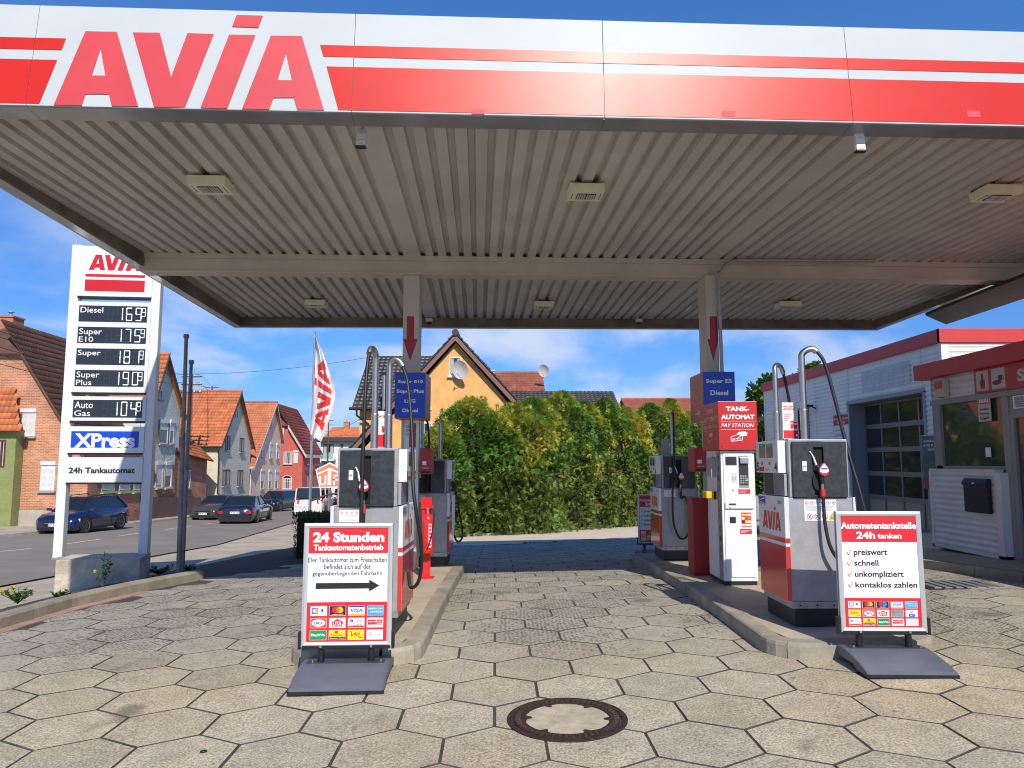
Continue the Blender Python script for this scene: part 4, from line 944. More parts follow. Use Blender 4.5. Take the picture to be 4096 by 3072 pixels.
# ================================================================== swing signs
CARDS = {
 'ec': lambda P,x,y,w,h: (P.rect(x+.1*w,x+.46*w,y+.2*h,y+.8*h,REDP,4),P.rect(x+.08*w,x+.28*w,y+.2*h,y+.8*h,BLUE,5),P.text('ec',x+.12*w,x+.42*w,y+.3*h,y+.7*h,PRINTW,6,.04),P.rect(x+.56*w,x+.9*w,y+.15*h,y+.85*h,mat('print_mint',(.55,.75,.68),.5),4),P.rect(x+.66*w,x+.78*w,y+.4*h,y+.7*h,BLUE,5)),
 'mc': lambda P,x,y,w,h: (P.rect(x,x+w,y,y+h,PRBLK,4),P.ell(x+.36*w,y+.58*h,.22*w,.34*h,REDP,5),P.ell(x+.64*w,y+.58*h,.22*w,.34*h,mat('print_amber',(.85,.42,.02),.4),5),P.ell(x+.5*w,y+.58*h,.10*w,.26*h,ORNG,6),P.text('mastercard',x+.15*w,x+.85*w,y+.07*h,y+.19*h,PRINTW,5)),
 'ms': lambda P,x,y,w,h: (P.rect(x,x+w,y,y+h,PRBLK,4),P.ell(x+.36*w,y+.58*h,.22*w,.34*h,REDP,5),P.ell(x+.64*w,y+.58*h,.22*w,.34*h,mat('print_azure',(.02,.25,.75),.4),5),P.text('maestro',x+.25*w,x+.75*w,y+.07*h,y+.19*h,PRINTW,5)),
 'visa': lambda P,x,y,w,h: (P.rect(x,x+w,y+.86*h,y+h,BLUE,4),P.rect(x,x+w,y,y+.14*h,mat('print_amber',(1,1,1)),4),P.text('VISA',x+.14*w,x+.88*w,y+.32*h,y+.70*h,BLUE,4,.02,.2)),
 'amex': lambda P,x,y,w,h: (P.rect(x,x+w,y,y+h,LBLUE,4),P.text('AMERICAN',x+.05*w,x+.95*w,y+.60*h,y+.80*h,PRINTW,5),P.text('EXPRESS',x+.2*w,x+.98*w,y+.26*h,y+.46*h,PRINTW,5)),
 'dkv': lambda P,x,y,w,h: (P.rect(x,x+w,y,y+h,mat('print_dkv',(.78,.10,.02),.4),4),P.ell(x+.5*w,y+.5*h,.42*w,.38*h,PRINTW,5),P.text('DKV',x+.2*w,x+.82*w,y+.34*h,y+.66*h,BLUE,6,.03,.25)),
 'uta': lambda P,x,y,w,h: (P.poly([(x+.2*w,y+.1*h),(x+.8*w,y+.1*h),(x+.86*w,y+.6*h),(x+.5*w,y+.92*h),(x+.14*w,y+.6*h)],REDP,4),P.text('UTA',x+.24*w,x+.76*w,y+.18*h,y+.66*h,PRINTW,5,.03)),
 'total': lambda P,x,y,w,h: (P.rect(x,x+w,y,y+.18*h,mat('print_brown',(.30,.12,.04),.4),4),P.ell(x+.2*w,y+.68*h,.11*w,.17*h,BLUE,4),P.ell(x+.17*w,y+.66*h,.07*w,.12*h,ORNG,5),P.text('TOTAL',x+.38*w,x+.9*w,y+.60*h,y+.78*h,REDP,4),P.text('Card',x+.3*w,x+.9*w,y+.15*h,y+.52*h,mat('print_taupe',(.35,.25,.18),.4),5,.01,.2)),
 'novo': lambda P,x,y,w,h: (P.rect(x+.05*w,x+.95*w,y+.26*h,y+.80*h,REDP,4),P.text('novofleet',x+.1*w,x+.9*w,y+.5*h,y+.72*h,PRINTW,5),P.poly([(x+.4*w,y+.3*h),(x+.95*w,y+.42*h),(x+.95*w,y+.36*h)],PRINTW,5)),
 'baywa': lambda P,x,y,w,h: (P.rect(x,x+w,y,y+h,GREEN,4),P.text('BayWa',x+.08*w,x+.92*w,y+.30*h,y+.66*h,PRINTW,5,.03)),
 'west': lambda P,x,y,w,h: (P.rect(x,x+w,y,y+h,YEL,4),P.rect(x+.35*w,x+.55*w,y+.66*h,y+.94*h,REDP,5),P.text('Westfalen',x+.12*w,x+.88*w,y+.38*h,y+.58*h,REDP,5,.02),P.rect(x,x+w,y,y+.3*h,PRBLK,5),P.text('Service Card',x+.05*w,x+.95*w,y+.08*h,y+.22*h,PRINTW,6)),
 'squig': lambda P,x,y,w,h: (P.rect(x,x+w,y,y+h,YEL,4),[P.line(x+a*w,y+b*h,x+c*w,y+d*h,.07*h*1.2,REDP,5) for a,b,c,d in ((.1,.85,.22,.8),(.22,.8,.22,.35),(.22,.35,.5,.75),(.5,.75,.42,.4),(.42,.4,.72,.7),(.72,.7,.66,.25),(.66,.25,.92,.15))]),
 'logpay': lambda P,x,y,w,h: (P.ring(x+.2*w,y+.56*h,.11*w,.03*w,LBLUE,4,12),P.text('LOGPAY',x+.3*w,x+.95*w,y+.38*h,y+.58*h,PGREY,4)),
 'silver': lambda P,x,y,w,h: (P.rect(x,x+w,y,y+h,mat('print_silverdark',(.25,.25,.25),.3),4),P.rect(x+.05*w,x+.2*w,y+.7*h,y+.9*h,REDP,5),P.rect(x+.3*w,x+.9*w,y+.2*h,y+.5*h,PGREY,5)),
 'vpay': lambda P,x,y,w,h: (P.rect(x+.25*w,x+.75*w,y,y+.4*h,BLUE,4),P.text('V',x+.38*w,x+.62*w,y+.5*h,y+.85*h,BLUE,4,.03),P.text('PAY',x+.35*w,x+.65*w,y+.1*h,y+.3*h,PRINTW,5)),
}
FRM = mat('frame_aluminium', (.60,.61,.62), .30, metal=.35, var=.03, vs=10)
BASE = mat('sign_base_plastic', (.115,.125,.155), .45, var=.10, vs=5, bump=.15, bs=150)
def swing_sign(lab, p, rz, lean, kind, cards, cols, W=.645, H=.905, zp=.222):
    t = thing('swing_sign', lab, 'sign', p, rz)
    mb = MB(); hw = W/2
    # base: heavy moulded foot with sloping top, cut-outs at the ends
    prof = [(-.42,.0),(-.42,.035),(-.405,.065),(-.05,.165),(.0,.175),(.06,.175),(.09,.165),(.40,.065),(.42,.035),(.42,.0),(.20,.0),(.15,.05),(-.15,.05),(-.20,.0)]
    a = W*.49
    top = [(y_, z_*.66) for y_, z_ in [(-.42,.012),(-.42,.045),(-.40,.062),(-.30,.105),(-.12,.155),(-.04,.170),(.04,.170),(.12,.155),(.30,.105),(.40,.062),(.42,.045),(.42,.012)]]
    rows = [[(x, y, z) for y, z in top] for x in (-a, -a+.012, a-.012, a)]
    rows[0] = [(x, y*.985, z*.95) for x, y, z in rows[0]]; rows[3] = [(x, y*.985, z*.95) for x, y, z in rows[3]]
    mb.grid(rows, BASE, False)
    for x in (-a, a):
        pr = [(x, y*.985, z*.95) for y, z in top]+[(x,.25,.008),(x,.18,.036),(x,-.18,.036),(x,-.25,.008)]
        mb.face(pr if x > 0 else pr[::-1], BASE)
    mb.face([(-a,-.25,.008),(-a,-.41,.008),(a,-.41,.008),(a,-.25,.008)], BASE); mb.face([(-a,.25,.008),(-a,.41,.008),(a,.41,.008),(a,.25,.008)][::-1], BASE); mb.face([(-a,-.18,.036),(a,-.18,.036),(a,.18,.036),(-a,.18,.036)], BASE)
    mb.build('weighted_base', t)
    mb = MB(); mb.box(-a-.004, a+.004, -.425, -.395, .0, .022, BLACK); mb.box(-a-.004, a+.004, .395, .425, .0, .022, BLACK); mb.build('rubber_edge', t)
    mb = MB(); mb.box(-a+.04, a-.04, -.05, .05, .100, .1145, mat('groove_dark', (.04,.042,.05), .6)); mb.build('base_groove', t)
    for sx in (-.185, .185):
        mb = MB(); path = [(sx, 0, .108+i*.0052) for i in range(20)]; mb.tube(path, [.027 if i % 2 else .021 for i in range(20)], BLACK, 12); mb.build('spring', t)
        mb = MB(); mb.cyl((sx,0,.10),(sx,0,.215),.017,BLACK,10); mb.cyl((sx,-.035,.222),(sx,-.035,.240),.012,ALU,6); mb.build('spring_bolt', t)
    for sx in (-.24, .26):
        mb = MB(); mb.cyl((sx,-.03,.105),(sx,-.03,.13),.008,ALU,6); mb.build('base_bolt', t)
    hd = bpy.data.objects.new('sign_panel', None); C.objects.link(hd); hd.parent = t; hd.location = (0,0,zp); hd.rotation_euler = (lean, 0, 0)
    mb = MB(); mb.box(-hw+.01, hw-.01, -.028, .028, -.015, .012, BLACK); mb.box(-hw-.022, -hw-.002, -.03, .03, -.015, .11, BLACK); mb.box(hw+.002, hw+.022, -.03, .03, -.015, .11, BLACK); mb.build('bottom_rail', hd, bevel=.002)
    fr = .036
    for s in (-1, 1):
        y0, y1 = (-.030, -.004) if s < 0 else (.004, .030)
        mb = MB(); ip = [(-hw+fr, fr), (hw-fr, fr), (hw-fr, H-fr), (-hw+fr, H-fr)]; op = [(-hw,0),(hw,0),(hw,H),(-hw,H)]
        yo = s*.022; yi = s*.030; ye = s*.020
        for i in range(4):
            j = (i+1) % 4
            o1, o2, i1, i2 = op[i], op[j], ip[i], ip[j]
            m1 = tuple((o1[k]+i1[k])/2 for k in (0,1)); m2 = tuple((o2[k]+i2[k])/2 for k in (0,1))
            R_ = [[(q[0], yy, q[1]) for q, yy in ((o1,s*.004),(o1,yo),(m1,yi),(i1,ye),(i1,s*.012))], [(q[0], yy, q[1]) for q, yy in ((o2,s*.004),(o2,yo),(m2,yi),(i2,ye),(i2,s*.012))]]
            mb.grid(R_, FRM, False)
        mb.build('frame', hd)
        mb = MB(); mb.box(-hw+.01, hw-.01, min(s*.004, s*.014), max(s*.004, s*.014), .01, H-.01, PRINTW); mb.build('backing_board', hd)
        pan = Pan((-hw*s*-1 if False else (-hw if s < 0 else hw), s*.0145, 0), (1 if s < 0 else -1,0,0), (0,0,1), (0,s,0), .0006)
        x0, x1, z0, z1 = fr, W-fr, fr, H-fr; w_ = x1-x0; h = z1-z0; X = lambda a: x0+a*w_; Z = lambda a: z0+a*h
        pan.rect(x0, x1, z0, z1, PRINTW, 1)
        if kind == 'A':
            pan.rect(X(0), X(1), Z(.775), Z(1.0), REDP, 2)
            pan.text('24 Stunden', X(.05), X(.95), Z(.872), Z(.965), PRINTW, 3, .05); pan.text('Tankautomatenbetrieb', X(.06), X(.94), Z(.80), Z(.853), PRINTW, 3, .035)
            pan.text('Der Tankautomat zum Freischalten', X(.0), X(.985), Z(.695), Z(.738), PRBLK, 3, .01); pan.text('befindet sich auf der', X(.20), X(.79), Z(.635), Z(.68), PRBLK, 3, .01); pan.text('gegenüberliegenden Fahrbahn', X(.055), X(.93), Z(.568), Z(.615), PRBLK, 3, .01)
            pan.rect(X(.10), X(.77), Z(.462), Z(.513), PRBLK, 3); pan.poly([(X(.77),Z(.435)),(X(.90),Z(.487)),(X(.77),Z(.54))], PRBLK, 3)
            pan.rect(X(0), X(1), Z(0), Z(.345), REDP, 2)
        else:
            pan.rect(X(0), X(1), Z(.765), Z(1.0), REDP, 2)
            pan.text('Automatentankstelle', X(.0), X(1.0), Z(.885), Z(.945), PRINTW, 3, .035); pan.text('24h', X(.20), X(.45), Z(.795), Z(.86), PRINTW, 3, .035); pan.text('tanken', X(.48), X(.80), Z(.797), Z(.845), PRINTW, 3, .035)
            for i, tx in enumerate(('preiswert','schnell','unkompliziert','kontaklos zahlen')):
                zb_ = .648-i*.098; g = {'preiswert':.020,'schnell':0,'unkompliziert':.018,'kontaklos zahlen':0}[tx]
                pan.text(tx, X(.155), X({'preiswert':.60,'schnell':.475,'unkompliziert':.80,'kontaklos zahlen':.97}[tx]), Z(zb_-g), Z(zb_+.052), PRBLK, 3, .02)
                pan.line(X(.06),Z(zb_+.028),X(.085),Z(zb_),.006,REDP,3); pan.line(X(.085),Z(zb_),X(.125),Z(zb_+.056),.004,REDP,3)
            pan.rect(X(0), X(1), Z(0), Z(.262), REDP, 2)
        nr = 3; top_ = .345 if kind == 'A' else .262; n_ = cols
        cw = .205 if cols == 4 else .162; ch = (top_-.03)/3*.82
        for r_ in range(3):
            for c_ in range(n_):
                cx_ = .045+c_*((.955-cw-.045)/(n_-1)) if True else 0; cz_ = top_-.02-(r_+1)*((top_-.03)/3)+.006
                pan.rect(X(cx_), X(cx_+cw), Z(cz_), Z(cz_+ch), PRINTW, 3)
                CARDS[cards[r_][c_]](pan, X(cx_+.004), Z(cz_+.003), cw*w_-.004, ch*h-.004)
        pan.build('poster', hd)
    return t
pL = G(1380, 2620); pR = G(3625, 2590)
swing_sign('sign reading 24 Stunden Tankautomatenbetrieb on a grey foot at the left island', Vector((-1.235, 5.66, T(-1.23,5.66)+.003)), .055, -.01, 'A', (('ec','mc','visa','amex'),('dkv','uta','total','novo'),('baywa','west','squig','logpay')), 4, W=.665)
CB = (('ec','mc','ms','visa','amex'),('squig','dkv','uta','silver','vpay'),('total','west','baywa','novo','logpay'))
swing_sign('sign reading Automatentankstelle in front of the near right pump', Vector((2.825, 5.76, T(2.825,5.76)+.003)), -.025, -.01, 'B', CB, 5)
p = G(2605, 2232); swing_sign('second Automatentankstelle sign half hidden behind the far right pump', Vector((p.x+.13, p.y+.35, T(p.x+.2,p.y+.3)+.003)), -.02, 0, 'B', CB, 5, W=.60)
# ================================================================== price sign
PO = A(250, 1900, 12.5); PU = Vector((math.cos(.103), math.sin(.103), 0)); PN = Vector((PU.y, -PU.x, 0))
def onp(u, v, off_=0.0):
    a, b = ray(u, v); d = Vector((a, 1, b)); o = Vector((0, 0, CZ)); q0 = Vector((PO.x, PO.y, 0))+PN*off_; t = (q0-o).dot(PN)/d.dot(PN); p = o+d*t
    return (p-q0).dot(PU), p.z
py = thing('price_sign', 'tall white price sign with AVIA, fuel prices, XPress and 24h Tankautomat panels', 'price sign', (PO.x, PO.y, 0), .103)
PW = mat('pylon_white', (.70,.71,.72), .32, var=.05, vs=2)
s0 = onp(267, 1700)[0]; s1 = onp(598, 1700)[0]+.01; zt_ = onp(290, 981)[1]; zf = onp(240, 2232)[1]; zg = onp(580, 2312)[1]
for a, z0 in ((s0, zf), (s1, zg)):
    mb = MB(); mb.box(a-.075, a+.075, -.05, .10, z0, zt_, PW); mb.build('post', py, bevel=.012)
    mb = MB(); mb.box(a-.085, a+.085, -.052, .11, z0-.02, z0+.015, ZINC); mb.box(a+.03, a+.16, -.09, -.04, z0, z0+.03, ZINC); mb.build('foot_plate', py)
mb = MB(); mb.cyl((s0-.03, 0, zt_), (s0-.03, 0, zt_+.10), .012, ZINC); mb.build('lifting_eye', py)
fx0 = s0+.06; fx1 = s1-.06
DISP = mat('price_display', (.022,.026,.032), .25, spec=.6); LEDO = mat('led_off', (.055,.06,.065), .5)
LED = bpy.data.materials.new('led_digits'); LED.use_nodes = True
_b = LED.node_tree.nodes['Principled BSDF']; _b.inputs['Base Color'].default_value = (.8,.82,.8,1); _b.inputs['Emission Color'].default_value = (.85,.95,1,1); _b.inputs['Emission Strength'].default_value = .55
SEG = {'1':'bc','6':'acdefg','9':'abcdfg','7':'abc','5':'acdfg','8':'abcdefg','0':'abcdef','4':'bcfg'}
def digit(pan, ch, x, y, w_, h, l=3):
    sg = {'a':(x,y+h,x+w_,y+h),'g':(x,y+h/2,x+w_,y+h/2),'d':(x,y,x+w_,y),'f':(x,y+h/2,x,y+h),'b':(x+w_,y+h/2,x+w_,y+h),'e':(x,y,x,y+h/2),'c':(x+w_,y,x+w_,y+h/2)}
    for k, (a, b, c, d) in sg.items():
        on = ch in SEG and k in SEG[ch]
        for i in range(5):
            f = (i+.5)/5; px, pz = a+(c-a)*f, b+(d-b)*f; r = h*(.035 if on else .022); pan.rect(px-r, px+r, pz-r, pz+r, LED if on else LEDO, l+(1 if on else 0))
def panel(name, v0, v1, u=430):
    z1 = onp(u, v0, .07)[1]; z0 = onp(u, v1, .07)[1]
    mb = MB(); mb.box(fx0, fx1, -.07, .08, z0, z1, PW); o = mb.build(name, py, bevel=.008)
    mb = MB(); mb.box(fx0+.01, fx1-.01, -.06, .07, z0-.03, z0-.001, BLACK); mb.build('panel_gap', o)
    pan = Pan((fx0, -.0705, z0), (1,0,0), (0,0,1), (0,-1,0)); return o, pan, fx1-fx0, z1-z0
o, pan, w_, h = panel('name_panel', 985, 1186)
RDB = mat('pylon_red', (.55,.012,.018), .35)
avia(pan, .14*w_, .52*h, .70*w_, .31*h, RDB, 1); pan.rect(.10*w_, .90*w_, .385*h, .44*h, RDB); pan.rect(.10*w_, .90*w_, .10*h, .33*h, RDB); pan.build('name_print', o)
o, pan, w_, h = panel('price_panel', 1207, 1570)
rows_ = (('Diesel',None,'169','9'),('Super','E10','175','9'),('Super',None,'181','9'),('Super','Plus','190','9'))
def prow(pan, w_, z0, z1, L1, L2, dg, tn):
    hh = z1-z0; pan.rect(.045*w_, .955*w_, z0, z1, DISP); 
    wd = {'Diesel':.30,'Super':.30,'E10':.19,'Plus':.20,'Auto':.24,'Gas':.21}
    lo = .52 if L2 else .56
    pan.text(L1, .065*w_, (.065+wd[L1])*w_, z0+hh*(lo+(-.09 if L1 == 'Super' else 0)), z0+hh*.90, PRINTW, 2, .004)
    if L2: pan.text(L2, .065*w_, (.065+wd[L2])*w_, z0+hh*.08, z0+hh*.40, PRINTW, 2, .004)
    for i, ch in enumerate(' '+dg): digit(pan, ch if ch != ' ' else 'x', (.43+i*.125)*w_, z0+hh*.12, .07*w_, hh*.76)
    digit(pan, tn, .885*w_, z0+hh*.38, .045*w_, hh*.5)
for i, (a, b, c, d) in enumerate(rows_): z1_ = h*(.955-i*.237); prow(pan, w_, z1_-h*.18, z1_, a, b, c, d)
pan.build('price_print', o)
o, pan, w_, h = panel('gas_panel', 1586, 1684)
prow(pan, w_, h*.14, h*.86, 'Auto', 'Gas', '104', '9'); pan.build('price_print', o)
o, pan, w_, h = panel('brand_panel', 1706, 1812)
pan.rect(.045*w_, .93*w_, .20*h, .82*h, mat('xpress_blue', (.006,.06,.55), .35)); pan.text('XPress', .09*w_, .88*w_, .20*h, .74*h, PRINTW, 2, .04); pan.build('brand_print', o)
o, pan, w_, h = panel('service_panel', 1829, 1930)
pan.text('24h Tankautomat', .04*w_, .90*w_, .36*h, .60*h, PRBLK, 1, .035); pan.build('service_print', o)
# its concrete plinth
q0 = A(213, 2390, 11.75); q1 = A(556, 2345, 12.05); dd = (q1-q0).normalized(); nn = Vector((-dd.y, dd.x, 0)); z0 = min(q0.z, q1.z)-.3; zA = onp(240, 2236)[1]
zP = A(240, 2238, q0.y+.1).z
mb = MB(); P = [q0, q1, q1+nn*.75, q0+nn*.75]; BOARD = mat('board_marked_concrete', (.52,.46,.36), .9, var=.3, vs=3, bump=.9, bs=14, bd=.03)
mb.hexa([Vector((p.x, p.y, z0)) for p in P]+[Vector((p.x, p.y, zP)) for p in P], BOARD); o = mb.build('concrete_plinth', bevel=.015); tag(o, 'block of board-marked concrete under the price sign', 'plinth')
mb = MB()
# two dark poles beside it
def pole(u0, v0, u1, v1, y, r, lab, name='flag_pole', m=None, cat='pole'):
    a = A(u0, v0, y); b = A(u1, v1, y); b = Vector((b.x, b.y, T(b.x, b.y)-.05)); t = thing(name, lab, cat, b)
    m = m or mat('weathered_pole', (.20,.205,.20), .45, metal=.4, var=.35, vs=6)
    mb = MB(); mb.tube([(0,0,0), (a-b)*.5, (a-b)], [r*1.15, r, r*.82], m, 12); mb.build('pole_shaft', t)
    mb = MB(); mb.cyl((a-b)+Vector((0,0,-.01)), (a-b)+Vector((0,0,.05)), r*1.25, m, 12); mb.build('pole_cap', t)
    return t, a-b
pole(745, 1350, 715, 2290, 11.5, .034, 'taller of the two bare dark poles right of the price sign')
pole(765, 1453, 728, 2290, 11.75, .032, 'shorter of the two bare dark poles right of the price sign')
t, top = pole(1259, 1328, 1239, 2060, 24, .045, 'aluminium flagpole carrying the white and red AVIA flag', m=ALU)
# flag
pts0 = [(1260,1343),(1254,1450),(1248,1560),(1243,1650),(1239,1734)]; 
L_ = spline([Vector((u, v, 0)) for u, v in pts0], 12)
R_ = spline([Vector((u, v, 0)) for u, v in ((1263,1345),(1294,1420),(1326,1512),(1340,1568),(1334,1620),(1317,1680),(1285,1768))], 8)
NR, NC = 84, 30; FLW = mat('flag_white', (.78,.76,.76), .75); FLR = mat('flag_red', (.72,.04,.03), .7)
def smp(l, t): t *= len(l)-1; i = min(int(t), len(l)-2); return l[i].lerp(l[i+1], t-i)
def inpoly(x, y, P):
    c = False
    for i in range(len(P)):
        (x1, y1), (x2, y2) = P[i], P[i-1]
        if (y1 > y) != (y2 > y) and x < (x2-x1)*(y-y1)/(y2-y1)+x1: c = not c
    return c
mb = MB(); V = []
for j in range(NR+1):
    a, b = smp(L_, j/NR), smp(R_, j/NR); row = []
    for i in range(NC+1):
        f = i/NC; q = a.lerp(b, f); dep = 24+.20*math.sin(f*7+j*.045)+.07*math.sin(f*13+j*.1+1); row.append(A(q.x, q.y, dep)); 
    V.append(row)
n0 = len(mb.v); 
for r in V: mb.v += [tuple(p) for p in r]
for j in range(NR):
    for i in range(NC):
        # letters read bottom to top: along = up the pole, height = towards the pole
        al = 1-(j+.5)/NR; hg = 1-(i+.5)/NC
        wfun = (smp(R_, (j+.5)/NR).x-smp(L_, (j+.5)/NR).x)/85.
        X = (al-.06)/.74*AVIA_W; Y = (hg-.16)/.60
        red = any(inpoly(X, Y, P) for let in AVIA_L for P in let)
        mb.f.append((n0+j*(NC+1)+i, n0+j*(NC+1)+i+1, n0+(j+1)*(NC+1)+i+1, n0+(j+1)*(NC+1)+i)); mb.m.append(mb.mi(FLR if red else FLW)); mb.sm.append(True)
tag(mb.build('flag'), 'long white flag with red AVIA lettering hanging on a tall pole', 'flag')
# UTA sign
def uta():
    y = 24.3; c = A(1318, 1905, y); t = thing('fuel_card_sign', 'orange pentagonal UTA sign on a post behind the left pumps', 'sign', c, .0)
    k = y/F_PX*1.0; P = [(1262,1878),(1318,1850),(1374,1880),(1360,1950),(1278,1952)]
    def q(u, v): a = A(u, v, y)-c; return (a.x, a.z)
    def sc(P, f): cx_ = sum(p[0] for p in P)/5; cy_ = sum(p[1] for p in P)/5; return [(cx_+(a-cx_)*f, cy_+(b-cy_)*f) for a, b in P]
    PP = [q(*p) for p in P]; mb = MB(); mb.prism(PP[::-1], lambda p_, tt: (p_[0], tt, p_[1]), 0, .12, PRINTW); mb.build('sign_face', t)
    pan = Pan((0,-.002,0),(1,0,0),(0,0,1),(0,-1,0)); OR = mat('uta_orange', (.80,.22,.10), .5); pan.poly(sc(PP, .90)[::-1], OR, 1)
    w_ = .85; pan.poly([(-.40,.10),(0,.28),(.40,.10),(.38,.05),(.06,.19),(.06,-.29),(-.06,-.29),(-.06,.19),(-.38,.05)], PRINTW, 2)
    for x0, x1, z0, z1 in ((-.33,-.27,-.26,.0),(-.33,-.12,-.29,-.24),(-.16,-.10,-.26,.04),(.12,.18,-.29,.02),(.12,.34,.0,.05),(.28,.34,-.29,.02),(.12,.34,-.14,-.09)): pan.rect(x0, x1, z0, z1, PRINTW, 2)
    pan.build('sign_print', t)
    mb = MB(); mb.cyl((0,.06,-.36), (0,.06,T(c.x, y)-c.z), .045, ALU, 10); mb.build('post', t)
uta()
# railing between pole and sign
a = A(1245, 2003, 23.6); b = A(1375, 1968, 23.0); mb = MB(); mb.tube([a, (a+b)/2+Vector((0,0,.05)), b], .03, mat('rail_brown', (.16,.06,.04), .5), 8); tag(mb.build('handrail'), 'brown handrail in front of the white van', 'handrail')
# ================================================================== vehicles
TYRE = mat('tyre', (.014,.014,.015), .8); RIM = mat('alloy_rim', (.35,.35,.36), .3, metal=.9); CARGL = mat('car_glass', (.012,.015,.018), .05, spec=.9); TRIM = mat('car_trim', (.012,.012,.013), .55)
HLAMP = mat('headlamp', (.55,.56,.58), .12, spec=.9); TLAMP = mat('tail_lamp', (.40,.01,.015), .15, spec=.8); CHROME = mat('chrome', (.6,.6,.6), .12, metal=1)
def vehicle(name, lab, cat, p, head, L, W, H, col, body, glass, wr=.32, wb=None, van=False, front_plate='', rear_plate='', rails=False):
    """head: direction the bonnet points to (radians, 0 = +x). body: [(x/L, z_top, half width factor)] nose to tail; glass: four (x/L,z) A,B,C,D"""
    t = thing(name, lab, cat, p, head); pm_ = mat('paint_'+name+str(round(col[0]*1000)), col, .22, spec=.6, coat=1.0)
    hw = W/2; z0 = .20; rows = []
    for fx, zt, k in body:
        x = (0.5-fx)*L; w_ = hw*k; zm = z0+(zt-z0)*.55
        rows.append([(x,0,z0),(x,-w_*.90,z0),(x,-w_*.975,z0+.10),(x,-w_,zm),(x,-w_*.975,z0+(zt-z0)*.82),(x,-w_*.90,zt),(x,-w_*.5,zt+.025),(x,0,zt+.035),(x,w_*.5,zt+.025),(x,w_*.90,zt),(x,w_*.975,z0+(zt-z0)*.82),(x,w_,zm),(x,w_*.975,z0+.10),(x,w_*.90,z0)])
    mb = MB(); mb.grid(rows, pm_, True, True); mb.face(rows[0], pm_); mb.face(rows[-1][::-1], pm_); bo = mb.build('body', t)
    A_, B_, C_, D_ = [((.5-a)*L, b) for a, b in glass]
    wb_ = hw*.87; wt = hw*.70 if not van else hw*.80
    def cab(m, ins, zi, name, nm=None):
        pass
    # glasshouse
    mb = MB()
    bA, bB, bC, bD = ((A_[0],A_[1]-.03), B_, C_, (D_[0],D_[1]-.03))
    def P(pt, w_, s): return (pt[0], s*w_, pt[1])
    for s in (-1, 1):
        q = [P(bA, wb_, s), P(bB, wt, s), P(bC, wt, s), P(bD, wb_, s)]; mb.face(q if s < 0 else q[::-1], CARGL)
    mb.face([P(bA,wb_,-1), P(bA,wb_,1), P(bB,wt,1), P(bB,wt,-1)], CARGL); mb.face([P(bD,wb_,1), P(bD,wb_,-1), P(bC,wt,-1), P(bC,wt,1)], CARGL)
    mb.build('windows', t)
    # roof, rails, pillars
    mb = MB(); rr = []
    n = 7
    for i in range(n):
        f = i/(n-1); x = bB[0]*1.0+(bC[0]-bB[0])*f; z = bB[1]+(bC[1]-bB[1])*f; cr = .035*math.sin(math.pi*f)
        rr.append([(x,-wt-.012,z-.02),(x,-wt*.92,z+.02+cr*.6),(x,-wt*.4,z+.035+cr),(x,wt*.4,z+.035+cr),(x,wt*.92,z+.02+cr*.6),(x,wt+.012,z-.02)])
    mb.grid(rr, pm_, True); mb.face(rr[0], pm_); mb.face(rr[-1][::-1], pm_); mb.build('roof', t)
    mb = MB()
    for s in (-1, 1):
        for a, b, r in ((bA, bB, .035), (bD, bC, .055)): mb.tube([P(a, wb_+.008, s), P(((a[0]+b[0])/2, (a[1]+b[1])/2+.012), (wb_+wt)/2+.012, s), P(b, wt+.008, s)], r, pm_, 6)
        xm = (bB[0]*.45+bC[0]*.55); mb.tube([P((xm, bA[1]), wb_+.01, s), P((xm+.03, bB[1]), wt+.01, s)], .035, TRIM if not van else pm_, 6)
        if van: 
            q0, q1 = bC[0], xm-.1; 
    mb.build('pillars', t)
    if rails:
        for s in (-1, 1): mb = MB(); mb.tube([(bB[0]-.1, s*wt*.93, bB[1]+.03), (bB[0]-.2, s*wt*.93, bB[1]+.09), (bC[0]+.2, s*wt*.93, bC[1]+.09), (bC[0]+.1, s*wt*.93, bC[1]+.03)], .02, TRIM, 6); mb.build('roof_rail', t)
    # wheels
    for fx in (wb or (.19,.79)):
        x = (.5-fx)*L
        for s in (-1, 1):
            mb = MB(); mb.prism([(x+(wr+.055)*math.cos(a), wr+(wr+.055)*math.sin(a)) for a in [k*math.pi/12-.2 for k in range(15)]], lambda q, tt: (q[0], tt, q[1]), s*(hw*.80), s*(hw*1.003), TRIM); mb.build('wheel_arch', t)
            wo = bpy.data.objects.new('wheel', None); C.objects.link(wo); wo.parent = t; wo.location = (x, s*hw*.90, wr)
            mb = MB(); e = s*hw*.115
            cr = lambda r, y_: [(r*math.cos(a), y_, r*math.sin(a)) for a in [k*math.pi/10 for k in range(20)]]
            mb.grid([cr(wr*.66, e), cr(wr*.95, e), cr(wr, e*.6), cr(wr, -e), cr(wr*.9, -e*1.3)][::(1 if s > 0 else -1)], TYRE, True, True); mb.face(cr(wr*.9, -e*1.25), TYRE); mb.build('tyre', wo)
            mb = MB(); mb.face(cr(wr*.62, e*.55), TRIM); mb.grid([cr(wr*.67, e*1.02), cr(wr*.60, e*.98), cr(wr*.58, e*.6)], RIM, True, True)
            for k in range(5):
                a = k*2*math.pi/5; u_ = Vector((math.cos(a), 0, math.sin(a))); v_ = Vector((-u_.z, 0, u_.x)); y_ = Vector((0, e*.92, 0))
                mb.face([y_+u_*.03*0+v_*.045, y_-v_*.045, y_+u_*wr*.62-v_*.03, y_+u_*wr*.62+v_*.03], RIM); mb.face([y_+v_*.045, y_+u_*wr*.62+v_*.03, y_+u_*wr*.62-v_*.03, y_-v_*.045], RIM)
            mb.build('rim', wo)
